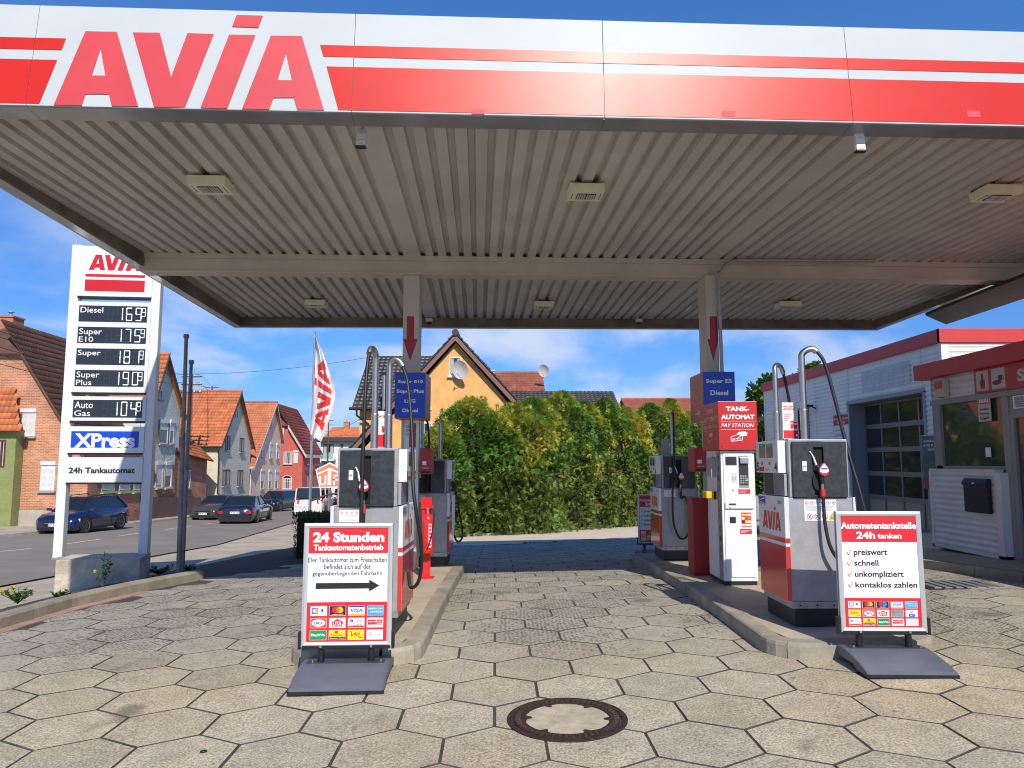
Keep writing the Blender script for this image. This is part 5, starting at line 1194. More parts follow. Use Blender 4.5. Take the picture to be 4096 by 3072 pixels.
    zf_ = body[1][1]; zr = body[-2][1]; xf = .5*L; xr = -.5*L
    for s in (-1, 1):
        mb = MB(); mb.hexa([(xf-.28,s*hw*.60,zf_-.20),(xf-.03,s*hw*.55,zf_-.22),(xf-.06,s*hw*.86,zf_-.20),(xf-.36,s*hw*.985,zf_-.16),(xf-.28,s*hw*.60,zf_-.06),(xf-.035,s*hw*.55,zf_-.09),(xf-.07,s*hw*.86,zf_-.07),(xf-.36,s*hw*.985,zf_-.03)], HLAMP); mb.build('headlight', t)
        mb = MB(); hh = .16 if not van else .38; mb.hexa([(xr+.22,s*hw*.992,zr-.26),(xr+.01,s*hw*.90,zr-.28),(xr-.008,s*hw*.62,zr-.26),(xr+.2,s*hw*.6,zr-.26),(xr+.22,s*hw*.985,zr-.26+hh),(xr+.02,s*hw*.88,zr-.28+hh),(xr-.004,s*hw*.62,zr-.26+hh),(xr+.2,s*hw*.6,zr-.26+hh)], TLAMP); mb.build('taillight', t)
        mb = MB(); mb.hexa([(A_[0]-.10,s*(hw*.90),A_[1]+.0),(A_[0]-.02,s*(hw*.92),A_[1]),(A_[0]-.02,s*(hw+.17),A_[1]+.02),(A_[0]-.10,s*(hw+.17),A_[1]+.02),(A_[0]-.10,s*(hw*.98),A_[1]+.12),(A_[0]-.04,s*(hw*.98),A_[1]+.12),(A_[0]-.04,s*(hw+.17),A_[1]+.15),(A_[0]-.10,s*(hw+.17),A_[1]+.15)], pm_); mb.build('mirror', t)
    mb = MB(); mb.box(xf-.02, xf+.006, -hw*.50, hw*.50, .36, .36+.30*(zf_-.36)/.45, TRIM); mb.box(xf-.03, xf+.004, -hw*.8, hw*.8, .22, .33, TRIM); mb.box(xf+.004, xf+.012, -hw*.46, hw*.46, .50, .52, CHROME); mb.build('grille', t)
    mb = MB(); mb.box(xr-.006, xr+.02, -hw*.82, hw*.82, .21, .36, TRIM); mb.build('rear_bumper_trim', t)
    for s in (-1, 1):
        mb = MB(); mb.box(-L*.30, L*.30, s*hw*.955-.008, s*hw*.955+.008, .19, .27, TRIM); mb.build('sill', t)
        xm = (bB[0]*.45+bC[0]*.55)
        for xx in (xm, xm-1.0 if not van else xm-.9, A_[0]-.1):
            mb = MB(); mb.box(xx-.006, xx+.006, min(s*hw*.97, s*hw*1.0045), max(s*hw*.97, s*hw*1.0045), .34, A_[1]-.18, TRIM); mb.build('door_gap', t)
        for xx in (xm+.16, xm-.85):
            mb = MB(); mb.box(xx-.09, xx+.09, min(s*hw*.97,s*hw*1.018), max(s*hw*.97,s*hw*1.018), A_[1]-.24, A_[1]-.21, CHROME if not van else TRIM); mb.build('door_handle', t)
    for txt, xx, dr in ((front_plate, xf+.014, 1), (rear_plate, xr-.016, -1)):
        if txt:
            zp_ = .38 if dr > 0 else (zr-.27 if not van else .62)
            mb = MB(); mb.box(min(xx, xx-dr*.02), max(xx, xx-dr*.02), -.26, .26, zp_, zp_+.115, PRINTW); pl = mb.build('number_plate', t)
            pan = Pan((xx, -.26*dr, zp_), (0, dr, 0), (0,0,1), (dr,0,0)); pan.rect(0,.045,0,.115,BLUE); pan.text(txt,.06,.50,.022,.093,PRBLK,1,.02); pan.build('plate_lettering', pl)
    return t
def at_road(u, v, dx=0, dy=0): p = G(u, v); return Vector((p.x+dx, p.y+dy, T(p.x+dx, p.y+dy)+.005))
def at_y(u, y): x = ray(u, 2000)[0]*y; return Vector((x, y, T(x, y)+.005))
H0 = -math.pi/2-.06
hatch = [(0,.60,.80),(.02,.72,.93),(.10,.86,.99),(.25,.95,1),(.30,.98,1),(.5,.98,1),(.7,1.0,1),(.88,1.02,.99),(.97,.96,.95),(1.0,.70,.88)]
suvb = [(0,.62,.82),(.015,.80,.94),(.08,.95,.99),(.24,1.02,1),(.30,1.04,1),(.5,1.04,1),(.7,1.06,1),(.9,1.10,.99),(.975,1.02,.95),(1.0,.75,.88)]
sedb = [(0,.55,.80),(.015,.68,.93),(.08,.80,.99),(.25,.92,1),(.30,.94,1),(.5,.95,1),(.7,.97,1),(.82,1.0,.99),(.96,.98,.94),(.99,.88,.90),(1.0,.60,.86)]
vehicle('parked_car', 'dark blue crossover car parked on the left before the brick house', 'car', at_y(345, 33.2), H0, 4.1, 1.83, 1.58, (.003,.010,.060), hatch, ((.24,.95),(.42,1.50),(.80,1.52),(.95,1.02)), .34, (.19,.81), rails=True, front_plate='GP RK 80')
vehicle('black_sedan', 'black saloon car seen from behind driving away on the road', 'car', at_road(985, 2087, 0, 0), -H0-.02 if False else math.pi/2+.10, 5.1, 1.90, 1.48, (.006,.008,.018), sedb, ((.27,.93),(.44,1.44),(.70,1.44),(.88,.98)), .35, (.17,.78), rear_plate='UL RS 720')
vehicle('grey_car', 'dark grey car mostly hidden behind the black saloon', 'car', at_y(878, 46), H0, 4.3, 1.8, 1.42, (.045,.045,.047), hatch, ((.26,.92),(.44,1.40),(.78,1.40),(.95,1.0)), .33, front_plate='GP M 418')
vehicle('black_suv', 'black oncoming crossover car farthest up the road', 'car', at_y(1112, 60), H0-.10, 4.4, 1.85, 1.6, (.007,.007,.009), suvb, ((.24,1.0),(.41,1.56),(.82,1.55),(.96,1.08)), .36, front_plate='GP AC 93')
vanb = [(0,.75,.86),(.02,.95,.95),(.10,1.08,.99),(.2,1.15,1),(.3,1.16,1),(.5,1.16,1),(.7,1.16,1),(.9,1.16,1),(.985,1.16,.98),(1.0,1.12,.95)]
vehicle('white_van', 'white van seen from behind near the orange UTA sign', 'van', at_y(1262, 52), math.pi/2+.06, 4.9, 1.92, 1.97, (.70,.70,.69), vanb, ((.12,1.12),(.24,1.90),(.985,1.93),(.995,1.16)), .34, (.18,.76), True, rear_plate='GP LS 27')
vehicle('dark_van', 'dark van parked right of the white van, mostly hidden', 'van', at_y(1400, 57), math.pi/2+.1, 4.8, 1.9, 1.9, (.012,.018,.016), vanb, ((.12,1.12),(.24,1.84),(.985,1.86),(.995,1.16)), .34, (.18,.76), True)
# ================================================================== houses
def FX(y): return -18.34-.06*y
def onstreet(u, v):                                     # pixel -> point on the street fronts
    a, b = ray(u, v); y = -18.34/(a+.06); return Vector((a*y, y, CZ+b*y))
SD = Vector((-.06, 1, 0)).normalized(); SN = Vector((SD.y, -SD.x, 0))     # along the street, towards the street
TILES = 0
def tile_mat(name, col, rough=.7): return mat(name, col, rough, var=.28, vs=1.3, rnd=.16, bump=.3, bs=40)
def tile_roof(parent, P, U, V, w_, l_, tw, tl, m, limit=300, name='roof_tile', keep=None):
    """P: lower left corner, U along the eave, V up the slope (unit vectors)"""
    global TILES
    N = U.cross(V).normalized(); nx = max(1, round(w_/tw)); ny = max(1, round(l_/tl)); tw = w_/nx; tl = l_/ny
    prof = [(0,.0),(.25,.032),(.5,.012),(.75,-.004),(1.0,.004)]
    v = []; f = []
    for k, (yy, lift) in enumerate(((-.04, .045), (tl*1.02, .012))):
        for px, pz in prof: v.append(Vector((px*tw*1.0, yy, pz+lift)))
    for px, pz in prof: v.append(Vector((px*tw, -.04, pz+.012)))
    for i in range(4): f.append((i, i+1, 5+i+1, 5+i)); f.append((10+i, 10+i+1, i+1, i))
    me = bpy.data.meshes.new(name); me.from_pydata([tuple(q) for q in v], [], f); me.materials.append(m)
    for p_ in me.polygons: p_.use_smooth = p_.index % 2 == 0
    B = Matrix(((U.x,V.x,N.x,0),(U.y,V.y,N.y,0),(U.z,V.z,N.z,0),(0,0,0,1)))
    cells = []
    for j in range(ny):
        for i in range(nx):
            if keep is None or keep((i+.5)/nx, (j+.5)/ny): cells.append((P+U*(i*tw)+V*(j*tl)))
    cells.sort(key=lambda q: q.length); rest = MB(); inv = Matrix.Translation(-parent.location)
    for k, c in enumerate(cells):
        r = Matrix.Rotation(random.uniform(-.010,.010), 4, 'Z'); M = Matrix.Translation(c+N*random.uniform(0,.006)) @ B @ r
        if k < limit: inst(name, me, parent, inv @ M); TILES += 1
        else:
            n = len(rest.v); rest.v += [tuple(inv @ M @ q) for q in v]; rest.f += [tuple(n+a for a in q) for q in f]; rest.m += [0]*8; rest.sm += [i % 2 == 0 for i in range(8)]
    if rest.f: rest.mats.append(m); rest.build('tile_rows', parent, kind='stuff')
    if keep: return
    mb = MB(); o = -parent.location; e = P+o; mb.hexa([e-N*.06, e+U*w_-N*.06, e+U*w_+V*l_-N*.06, e+V*l_-N*.06, e-N*.004, e+U*w_-N*.004, e+U*w_+V*l_-N*.004, e+V*l_-N*.004], mat('roof_batten', (.06,.035,.025), .9)); mb.build('roof_underlay', parent)
def window(parent, c, U, w_, h, N, frame, sill=None, mull=1, shutter=0, arch=False, rec=.10, surround=None, trans=False):
    """c: lower-left corner in world space, U right direction, N outwards"""
    o = c-parent.location; Z = Vector((0,0,1))
    def bx(mb, a, b, z0, z1, d0, d1, m):
        P = [o+U*a+N*d0, o+U*b+N*d0, o+U*b+N*d1, o+U*a+N*d1]
        mb.hexa([p+Z*z0 for p in P]+[p+Z*z1 for p in P], m)
    mb = MB(); bx(mb, 0, w_, 0, h, -.012, .004, GLASSD if shutter < 1 else frame)
    wn = mb.build('window', parent); fr = .055
    mb = MB()
    for a, b, z0, z1 in ((0,fr,0,h),(w_-fr,w_,0,h),(fr,w_-fr,0,fr),(fr,w_-fr,h-fr,h)): bx(mb, a, b, z0, z1, .004, .035, frame)
    for i in range(mull):
        x = w_*(i+1)/(mull+1); bx(mb, x-.03, x+.03, fr, h-fr, .004, .03, frame)
    if trans: bx(mb, fr, w_-fr, h*.68, h*.68+.04, .004, .03, frame)
    f_ = mb.build('frame', wn)
    if shutter:
        mb = MB(); n = max(3, int(h*shutter/.055)); sm_ = mat('shutter_white', (.68,.68,.68), .5)
        for i in range(n): bx(mb, fr, w_-fr, h-(i+1)*h*shutter/n+.006, h-i*h*shutter/n, .012, .028, sm_)
        bx(mb, -.02, w_+.02, h-.02, h+.16, .0, .09, sm_); mb.build('roller_shutter', wn, kind='stuff')
    else:
        mb = MB(); bx(mb, fr+.02, w_*.36, fr, h-fr, .0045, .006, mat('curtain', (.42,.40,.36), .9, var=.15, vs=9)); bx(mb, w_*.66, w_-fr-.02, fr, h-fr, .0045, .006, mat('curtain', (1,1,1))); mb.build('curtain', wn)
    if sill is not None: mb = MB(); bx(mb, -.08, w_+.08, -.10, -.01, .0, .14, sill); mb.build('sill', wn)
    if surround is not None:
        mb = MB()
        for a, b, z0, z1 in ((-.14,-.01,-.02,h+.14),(w_+.01,w_+.14,-.02,h+.14),(-.01,w_+.01,h+.01,h+.14)): bx(mb, a, b, z0, z1, .0, .05, surround)
        mb.build('surround', wn)
    return wn
def swin(parent, u0, u1, v0, v1, frame, **k):           # window on a street front from photo pixels
    p = onstreet(u0, v1); q = onstreet(u1, v0); z1 = onstreet((u0+u1)/2, v0).z; z0 = onstreet((u0+u1)/2, v1).z
    return window(parent, Vector((p.x, p.y, z0)), SD, (Vector((q.x,q.y,0))-Vector((p.x,p.y,0))).length, z1-z0, SN, frame, **k)
def ywin(parent, u0, u1, v0, v1, y, frame, **k):        # window on a wall facing the camera
    p = A(u0, v1, y); q = A(u1, v0, y); return window(parent, p, Vector((1,0,0)), q.x-p.x, q.z-p.z, Vector((0,-1,0)), frame, **k)
def chimney(parent, c, w_, h, m, cap=True):
    o = c-parent.location; mb = MB(); mb.box(o.x-w_/2, o.x+w_/2, o.y-w_/2, o.y+w_/2, o.z, o.z+h, m); mb.box(o.x-w_/2-.05, o.x+w_/2+.05, o.y-w_/2-.05, o.y+w_/2+.05, o.z+h-.08, o.z+h, m); ch = mb.build('chimney', parent)
    if cap: mb = MB(); mb.cyl((o.x,o.y,o.z+h),(o.x,o.y,o.z+h+.25),.07,ZINC,8); mb.cyl((o.x,o.y,o.z+h+.25),(o.x,o.y,o.z+h+.30),.16,ZINC,8); mb.build('chimney_pot', ch)
def street_house(name, lab, L, R, apex, depth, wallm, tilem, lower=None, z_low=None, near_h=None, vergem=None, over=.45, tw=.24, tl=.34, gutter=True, tilecount=300, nearwall=None, farside=True):
    """gable towards the street. L,R: (u,v) of the eaves, apex (u,v), all on the street front"""
    a, b, c = onstreet(*L), onstreet(*R), onstreet(*apex); base = min(T(a.x-1, a.y), T(b.x-1, b.y))-.6
    t = thing(name, lab, 'house', Vector((a.x, a.y, base))); o = -t.location
    back = -SN*depth; mb = MB()
    flat = [Vector((a.x,a.y,base)), Vector((b.x,b.y,base)), b, c, a]
    wl = wallm
    def seg(pts, m, nm):
        mb = MB(); n = len(pts); F = [p+o for p in pts]; Bk = [p+o+back for p in pts]
        mb.face(F, m); mb.face(Bk[::-1], m)
        for i in range(n): mb.face([F[i], Bk[i], Bk[(i+1)%n], F[(i+1)%n]], m)
        return mb.build(nm, t)
    if lower is not None and z_low is not None:
        seg([flat[0], flat[1], Vector((b.x,b.y,z_low)), Vector((a.x,a.y,z_low))], lower, 'lower_wall')
        seg([Vector((a.x,a.y,z_low)), Vector((b.x,b.y,z_low)), b, c, a], wallm, 'wall')
    else: seg(flat, wallm, 'wall')
    if nearwall:
        mb = MB(); e = -SD*.012; p0 = Vector((a.x,a.y,base))+o+e; mb.face([p0-SN*depth, p0, a+o+e, a+o+e-SN*depth], nearwall); mb.build('side_render', t)
    # near slope (tiles) and far slope
    dn = (c-a); sl = dn.normalized(); ex = over/abs(sl.dot(SD)) if sl.dot(SD) else .4
    P = a-sl*min(ex,.6)*.8+SN*.30; w_ = depth+.6; U = -SN; Pn = P+U*0
    # corner lower-left seen from outside: start at back end so that U points to the street
    tile_roof(t, a-sl*min(ex,.6)*.8-SN*(depth+.3), SN, sl, w_, dn.length+min(ex,.6)*.8, tw, tl, tilem, tilecount)
    df = (c-b); s2 = df.normalized(); mb = MB(); q0 = b-s2*.4+SN*.3+o; N2 = (-SN).cross(s2); N2 = N2 if N2.z > 0 else -N2
    mb.hexa([q0, q0-SN*w_, q0-SN*w_+s2*(df.length+.4), q0+s2*(df.length+.4), q0+N2*.07, q0-SN*w_+N2*.07, q0-SN*w_+s2*(df.length+.4)+N2*.07, q0+s2*(df.length+.4)+N2*.07], tilem); mb.build('far_roof_slope', t)
    vm = vergem or mat('verge_dark', (.045,.04,.035), .6)
    for p_, s_, l_ in ((a, sl, dn.length), (b, s2, df.length)):
        mb = MB(); q0 = p_-s_*.45+SN*.30+o; e = SN*.04; dz = Vector((0,0,-.20)); q1 = q0+s_*(l_+.45)
        mb.hexa([q0+dz, q1+dz, q1+dz+e, q0+dz+e, q0, q1, q1+e, q0+e], vm); mb.build('verge_board', t)
    mb = MB(); mb.tube([c+o+SN*.34+Vector((0,0,.05)), c+o-SN*(depth+.3)+Vector((0,0,.05))], .11, tilem, 8); mb.build('ridge', t)
    if gutter:
        mb = MB(); g0 = a-sl*min(ex,.6)*.8+o; mb.tube([g0+SN*.3+Vector((0,-.06,.0)), g0-SN*depth+Vector((0,-.06,0))], .07, vm, 8)
        mb.tube([g0+SN*.2+Vector((0,-.06,-.05)), g0+SN*.05+Vector((0,.05,-.5)), a+o+SN*.06+Vector((0,-.06,-.9)), Vector((a.x,a.y,base+.5))+o+SN*.06+Vector((0,-.06,0))], .045, vm, 8); mb.build('gutter', t)
    return t, base
def brick_mat(name, c1, c2, mort, sx=1.0):
    m = bpy.data.materials.new(name); m.use_nodes = True; t = m.node_tree; b = t.nodes['Principled BSDF']; b.inputs['Roughness'].default_value = .85
    g = t.nodes.new('ShaderNodeNewGeometry'); s = t.nodes.new('ShaderNodeSeparateXYZ'); t.links.new(g.outputs['Position'], s.inputs[0])
    ad = t.nodes.new('ShaderNodeMath'); t.links.new(s.outputs[0], ad.inputs[0]); t.links.new(s.outputs[1], ad.inputs[1])
    c = t.nodes.new('ShaderNodeCombineXYZ'); t.links.new(ad.outputs[0], c.inputs[0]); t.links.new(s.outputs[2], c.inputs[1])
    k = t.nodes.new('ShaderNodeTexBrick'); t.links.new(c.outputs[0], k.inputs['Vector']); k.inputs['Scale'].default_value = 1.0
    k.inputs['Brick Width'].default_value = .25; k.inputs['Row Height'].default_value = .078; k.inputs['Mortar Size'].default_value = .010; k.inputs['Bias'].default_value = 0
    k.inputs['Color1'].default_value = (*c1,1); k.inputs['Color2'].default_value = (*c2,1); k.inputs['Mortar'].default_value = (*mort,1); k.offset = .5
    n = t.nodes.new('ShaderNodeTexNoise'); n.inputs['Scale'].default_value = 1.1; n.inputs['Detail'].default_value = 8; t.links.new(g.outputs['Position'], n.inputs['Vector'])
    mr_ = t.nodes.new('ShaderNodeMapRange'); t.links.new(n.outputs[0], mr_.inputs[0]); mr_.inputs[1].default_value = .3; mr_.inputs[2].default_value = .7; mr_.inputs[3].default_value = .78; mr_.inputs[4].default_value = 1.15
    h = t.nodes.new('ShaderNodeHueSaturation'); t.links.new(k.outputs[0], h.inputs['Color']); t.links.new(mr_.outputs[0], h.inputs['Value']); t.links.new(h.outputs[0], b.inputs['Base Color'])
    bp = t.nodes.new('ShaderNodeBump'); bp.inputs['Strength'].default_value = .6; bp.inputs['Distance'].default_value = .01; bp.invert = True; t.links.new(k.outputs[1], bp.inputs['Height']); t.links.new(bp.outputs[0], b.inputs['Normal']); return m
BR1 = brick_mat('orange_brick', (.62,.23,.095), (.42,.14,.06), (.55,.44,.32)); BR2 = brick_mat('red_brick', (.52,.17,.09), (.38,.11,.06), (.45,.34,.26))
def stucco(name, col, b=.9, s=9): return mat(name, col, .9, var=.14, vs=2.5, bump=b, bs=s, bd=.03)
WFR = mat('window_frame_white', (.68,.68,.66), .45); WBR = mat('window_frame_brown', (.10,.035,.02), .5); SILL = mat('stone_sill', (.36,.33,.27), .8, var=.1, vs=5)
OT1 = tile_mat('orange_tiles', (.52,.155,.055)); OT2 = tile_mat('light_orange_tiles', (.46,.15,.06)); BT = tile_mat('brown_tiles', (.125,.058,.035)); DR = tile_mat('wine_tiles', (.20,.045,.032)); BLK = tile_mat('anthracite_tiles', (.040,.037,.038), .45)
# --- house with brick gable (left edge)
y = 35.8; W0 = A(99, 1411, y); W1 = A(373, 1835, y); RG = A(40, 1311, 37.6); ze = W1.z; xe = FX(y)
t = thing('brick_house', 'orange brick house with brown hipped roof behind the price sign', 'house', Vector((xe, y, T(xe, y)-.5))); o = -t.location
cxm = RG.x; hx = W0.x; xl_ = 2*cxm-xe
mb = MB(); zb0 = T(xe, y)-.5; F = [Vector((xl_,y,zb0)), Vector((xe,y,zb0)), Vector((xe,y,ze)), Vector((hx,y,W0.z)), Vector((2*cxm-hx,y,W0.z)), Vector((xl_,y,ze))]
F = [p+o for p in F]; D_ = Vector((-.06*6.2, 6.2, 0)); mb.face(F, BR1); mb.face([p+D_ for p in F[::-1]], BR1)
for i in range(6): mb.face([F[i], F[i]+D_, F[(i+1)%6]+D_, F[(i+1)%6]], BR1 if i != 1 else BR2)
mb.build('wall', t)
sl = (Vector((hx,0,W0.z))-Vector((xe,0,ze))).normalized(); e0 = Vector((xe,y-.25,ze))-sl*.4; ridge_l = (RG.z-ze)/sl.z
RD = Vector((-.06,1,0)).normalized()
tile_roof(t, e0, RD, sl, 7.2, ridge_l+.45, .25, .36, BT, 300)
mb = MB(); R0 = Vector((cxm, 37.4, RG.z)); a = Vector((hx+.15,y-.3,W0.z-.05)); b = Vector((2*cxm-hx-.15,y-.3,W0.z-.05)); mb.face([a+o, R0+o, b+o], BT); q = Vector((xe,y,ze)); mb.face([Vector((2*cxm-xe,y,ze))+o, b+o, R0+o, R0+o+Vector((-.3,4.6,0)), Vector((2*cxm-xe,y+6,ze))+o], BT); mb.face([a+o, Vector((hx+.15,y-.3,W0.z-.12))+o, b+o+Vector((0,0,-.07)), b+o], mat('verge_dark', (1,1,1))); mb.build('hip_end', t)
mb = MB(); q0 = Vector((xe,y-.28,ze))-sl*.4+o; q1 = Vector((hx,y-.28,W0.z))+o; e = Vector((0,-.03,0)); dz = Vector((0,0,-.14)); mb.hexa([q0+dz,q1+dz,q1+dz+e,q0+dz+e,q0,q1,q1+e,q0+e], BT); mb.build('verge_board', t)
chimney(t, A(38, 1340, 38.2)+Vector((0,0,-.3)), .86, 1.25, mat('chimney_brick', (.45,.17,.10), .85, var=.2, vs=8))
ywin(t, 80, 146, 1648, 1745, y-.003, WFR, sill=SILL, shutter=1); ywin(t, 160, 224, 1858, 1962, y-.003, WFR, sill=SILL, shutter=1)
p = A(50, 2105, y-.05); mb = MB(); mb.box(p.x+o.x, xe+o.x+.03, y-.04+o.y, y+o.y, 0, A(100,2040,y).z+o.z, stucco('plinth_cream', (.42,.38,.30), .5, 20)); mb.build('plinth', t)
# roof light
c = A(200, 1520, 38.5); cc = Vector((xe,37.6,ze))+sl*(3.4)+RD*1.6+o; Nn = RD.cross(sl); mb = MB(); P = [cc, cc+RD*.7, cc+RD*.7+sl*1.1, cc+sl*1.1]; mb.hexa([p_+Nn*.02 for p_ in P]+[p_+Nn*.14 for p_ in P], mat('rooflight_frame', (.35,.33,.30), .4, metal=.4)); mb.face([p_+Nn*.145+(RD*.06 if i in (0,3) else -RD*.06)+(sl*.06 if i < 2 else -sl*.06) for i, p_ in enumerate(P)], GLASSD); mb.build('roof_light', t)
for u0, u1 in ((405,458),(475,520),(530,560)): swin(t, u0, u1, 1935, 1966, mat('green_frame', (.35,.45,.28), .5), sill=mat('green_sill', (.30,.42,.22), .6), mull=0, shutter=.8)
# --- green house at the very edge
y2 = 35.2; p = A(66, 1735, y2); t = thing('green_house', 'green stuccoed house with orange tiles at the left picture edge', 'house', Vector((p.x, y2, T(p.x, y2)-.5))); o = -t.location
mb = MB(); zr = A(0, 1722, y2).z; mb.box(-6, 0, 0, .58, 0, zr+o.z, stucco('green_stucco', (.24,.27,.10), .9, 14)); mb.build('wall', t)
tl0 = A(84, 1722, y2-.35); tl1 = A(0, 1560, y2+.5); v_ = Vector((0, .9, tl1.z-tl0.z+.1)); vl = v_.length; v_.normalize(); tile_roof(t, Vector((tl0.x-4.0, y2-.35, tl0.z)), Vector((1,0,0)), v_, 4.0, vl, .24, .34, OT1, 120, keep=lambda a, b: a < 1-.26*b)
mb = MB(); q0 = Vector((tl0.x, y2-.35, tl0.z-.05))+o; q3 = q0+v_*vl; mb.face([q0-Vector((4,0,0)), q0, q3-Vector((1.04,0,0)), q3-Vector((4,0,0))], OT1); mb.build('roof_slope', t)
ywin(t, -14, 25, 1760, 1868, y2-.003, WBR, sill=None, shutter=0)
# --- grey-green stucco over brick
t, bz = street_house('stucco_house', 'pale green stucco house over brick ground floor, right of the price sign', (590,1640), (722,1650), (657,1419), 7.0, stucco('green_grey_stucco', (.56,.62,.54), 1.0, 7), OT1, lower=BR2, z_low=onstreet(690, 1860).z, tilecount=60)
zz1 = mat('cream_surround', (.46,.45,.34), .7)
swin(t, 634, 672, 1690, 1775, WFR, sill=SILL, mull=0, shutter=.35, surround=mat('brown_surround', (.17,.11,.08), .7)); swin(t, 676, 696, 1690, 1775, WFR, sill=SILL, mull=0, shutter=.4)
swin(t, 622, 650, 1858, 1950, WFR, sill=zz1, mull=0, shutter=.9, surround=zz1); swin(t, 656, 686, 1858, 1950, WFR, sill=zz1, mull=0, shutter=.5, surround=zz1); swin(t, 632, 650, 1548, 1598, WFR, sill=SILL, mull=0, shutter=.3)
# plum plinth under the brick houses
pl = mat('plum_plinth', (.16,.09,.085), .9, var=.2, vs=4, bump=.8, bs=12)
mb = MB(); a, b = onstreet(560, 2000), onstreet(800, 2000); base = onstreet(700, 1995).z
mb.hexa([Vector((a.x,a.y,T(a.x-1,a.y)-.6)), Vector((b.x,b.y,T(b.x-1,b.y)-.6)), Vector((b.x,b.y,T(b.x-1,b.y)-.6))+SN*.06, Vector((a.x,a.y,T(a.x-1,a.y)-.6))+SN*.06, Vector((a.x,a.y,onstreet(560,1985).z)), Vector((b.x,b.y,onstreet(800,1990).z)), Vector((b.x,b.y,onstreet(800,1990).z))+SN*.06, Vector((a.x,a.y,onstreet(560,1985).z))+SN*.06], pl)
o_ = mb.build('plinth_wall'); tag(o_, 'dark plum rendered plinth at the foot of the brick houses', 'plinth')
# --- low brick annex with lean-to roof
a, b = onstreet(702, 1806), onstreet(829, 1838); t = thing('brick_annex', 'low brick annex with orange lean-to roof between stucco and cream houses', 'house', Vector((a.x, a.y, T(a.x-1, a.y)-.6))); o = -t.location
mb = MB(); bb = T(a.x-1, a.y)-.6; F = [Vector((a.x,a.y,bb)), Vector((b.x,b.y,bb)), Vector((b.x,b.y,b.z)), a]; F = [p+o for p in F]; mb.face(F, BR2)
for i in range(4): mb.face([F[i], F[i]-SN*5, F[(i+1)%4]-SN*5, F[(i+1)%4]], BR2)
mb.build('wall', t); up = (Vector((0,0,1))*.95-SN).normalized(); d_ = (b-a).normalized()
tile_roof(t, a+SN*.35-Vector((0,0,.1)), d_, (up-d_*up.dot(d_)).normalized(), (b-a).length+.3, 4.2, .24, .34, OT1, 200)
swin(t, 744, 762, 1880, 1952, WFR, sill=SILL, mull=0)
# --- cream textured house
cream = stucco('worm_stucco', (.66,.63,.50), 1.0, 6)
t, bz = street_house('cream_house', 'cream textured house with large orange roof and four brown windows', (876,1769), (1003,1783), (952,1568), 9.5, cream, OT1, nearwall=stucco('sunlit_cream', (.62,.56,.40), 1.0, 6), tilecount=300)
for r in ((900,920,1742,1800),(957,976,1752,1807),(888,920,1878,1942),(948,972,1880,1942)): swin(t, *r, WBR, sill=SILL, mull=1)
for r in ((937,943,1640,1675),(946,952,1640,1675)): swin(t, *r, WFR, mull=0)
yn = onstreet(876,1800).y-.02; ywin(t, 812, 831, 1876, 1944, yn, WBR, sill=SILL, mull=0)
# --- pink house
t, bz = street_house('pink_house', 'pale pink house with steep orange roof in the street', (1006,1858), (1124,1762), (1096,1611), 9.0, stucco('pink_stucco', (.80,.58,.45), .4, 12), OT2, vergem=mat('verge_white', (.5,.48,.45), .5), tilecount=300)
for r in ((1045,1058,1770,1828),(1077,1089,1776,1832),(1104,1116,1780,1834),(1040,1057,1884,1956),(1072,1086,1886,1956),(1098,1112,1888,1954),(1074,1086,1672,1708)): swin(t, *r, WFR, sill=SILL, mull=0, shutter=.55)
# --- red house, gable to the camera
cn = onstreet(1212, 1796); y = cn.y; xe = cn.x; t = thing('red_house', 'salmon red house with dark red hipped roof and arched windows', 'house', Vector((xe, y, T(xe, y)-1.0))); o = -t.location
RS = stucco('red_stucco', (.52,.115,.085), .5, 12); hA = A(1117,1700,y); hB = A(1157,1700,y); rA = A(1108,1612,y+1.5); base = T(xe,y)-1.0
Fp = [Vector((xe-9,y,base)), Vector((xe,y,base)), cn, hB, Vector((xe-9,y,hB.z))]; F = [p_+o for p_ in Fp]; D_ = Vector((-.06*9,9.5,0)); mb = MB(); mb.face(F, RS)
for i in range(5): mb.face([F[i], F[i]+D_, F[(i+1)%5]+D_, F[(i+1)%5]], RS)
mb.build('wall', t)
sl = (hB-cn).normalized(); r_l = (rA.z-cn.z)/sl.z; tile_roof(t, cn-sl*.6+Vector((0,-.4,0)), RD, sl, 10.4, r_l*.97+.6, .30, .40, DR, 150)
mb = MB(); R0 = Vector((rA.x, y+1.6, rA.z)); mb.face([hB+o+Vector((.2,-.4,-.1)), R0+o, Vector((xe-9,y+1.6,rA.z))+o, Vector((xe-9,y-.4,hB.z-.1))+o], DR); mb.build('hip_end', t)
mb = MB(); q0 = cn-sl*.7+Vector((.1,-.42,0))+o; q1 = hB+Vector((0,-.42,0))+o; dz = Vector((0,0,-.38)); e = Vector((0,-.05,0)); mb.hexa([q0+dz,q1+dz,q1+dz+e,q0+dz+e,q0,q1,q1+e,q0+e], mat('verge_white', (1,1,1))); q2 = q0+D_; mb.hexa([q0+dz,q2+dz,q2+dz+Vector((.05,0,0)),q0+dz+Vector((.05,0,0)),q0,q2,q2+Vector((.05,0,0)),q0+Vector((.05,0,0))], mat('verge_white', (1,1,1))); mb.build('verge_board', t)
bs = mat('shutter_blue_grey', (.28,.33,.40), .6)
ywin(t, 1134, 1170, 1807, 1856, y-.003, WFR, mull=1, sill=SILL); ywin(t, 1172, 1194, 1808, 1854, y-.003, bs, mull=0, shutter=1); ywin(t, 1119, 1137, 1714, 1744, y-.003, bs, mull=0, shutter=1)
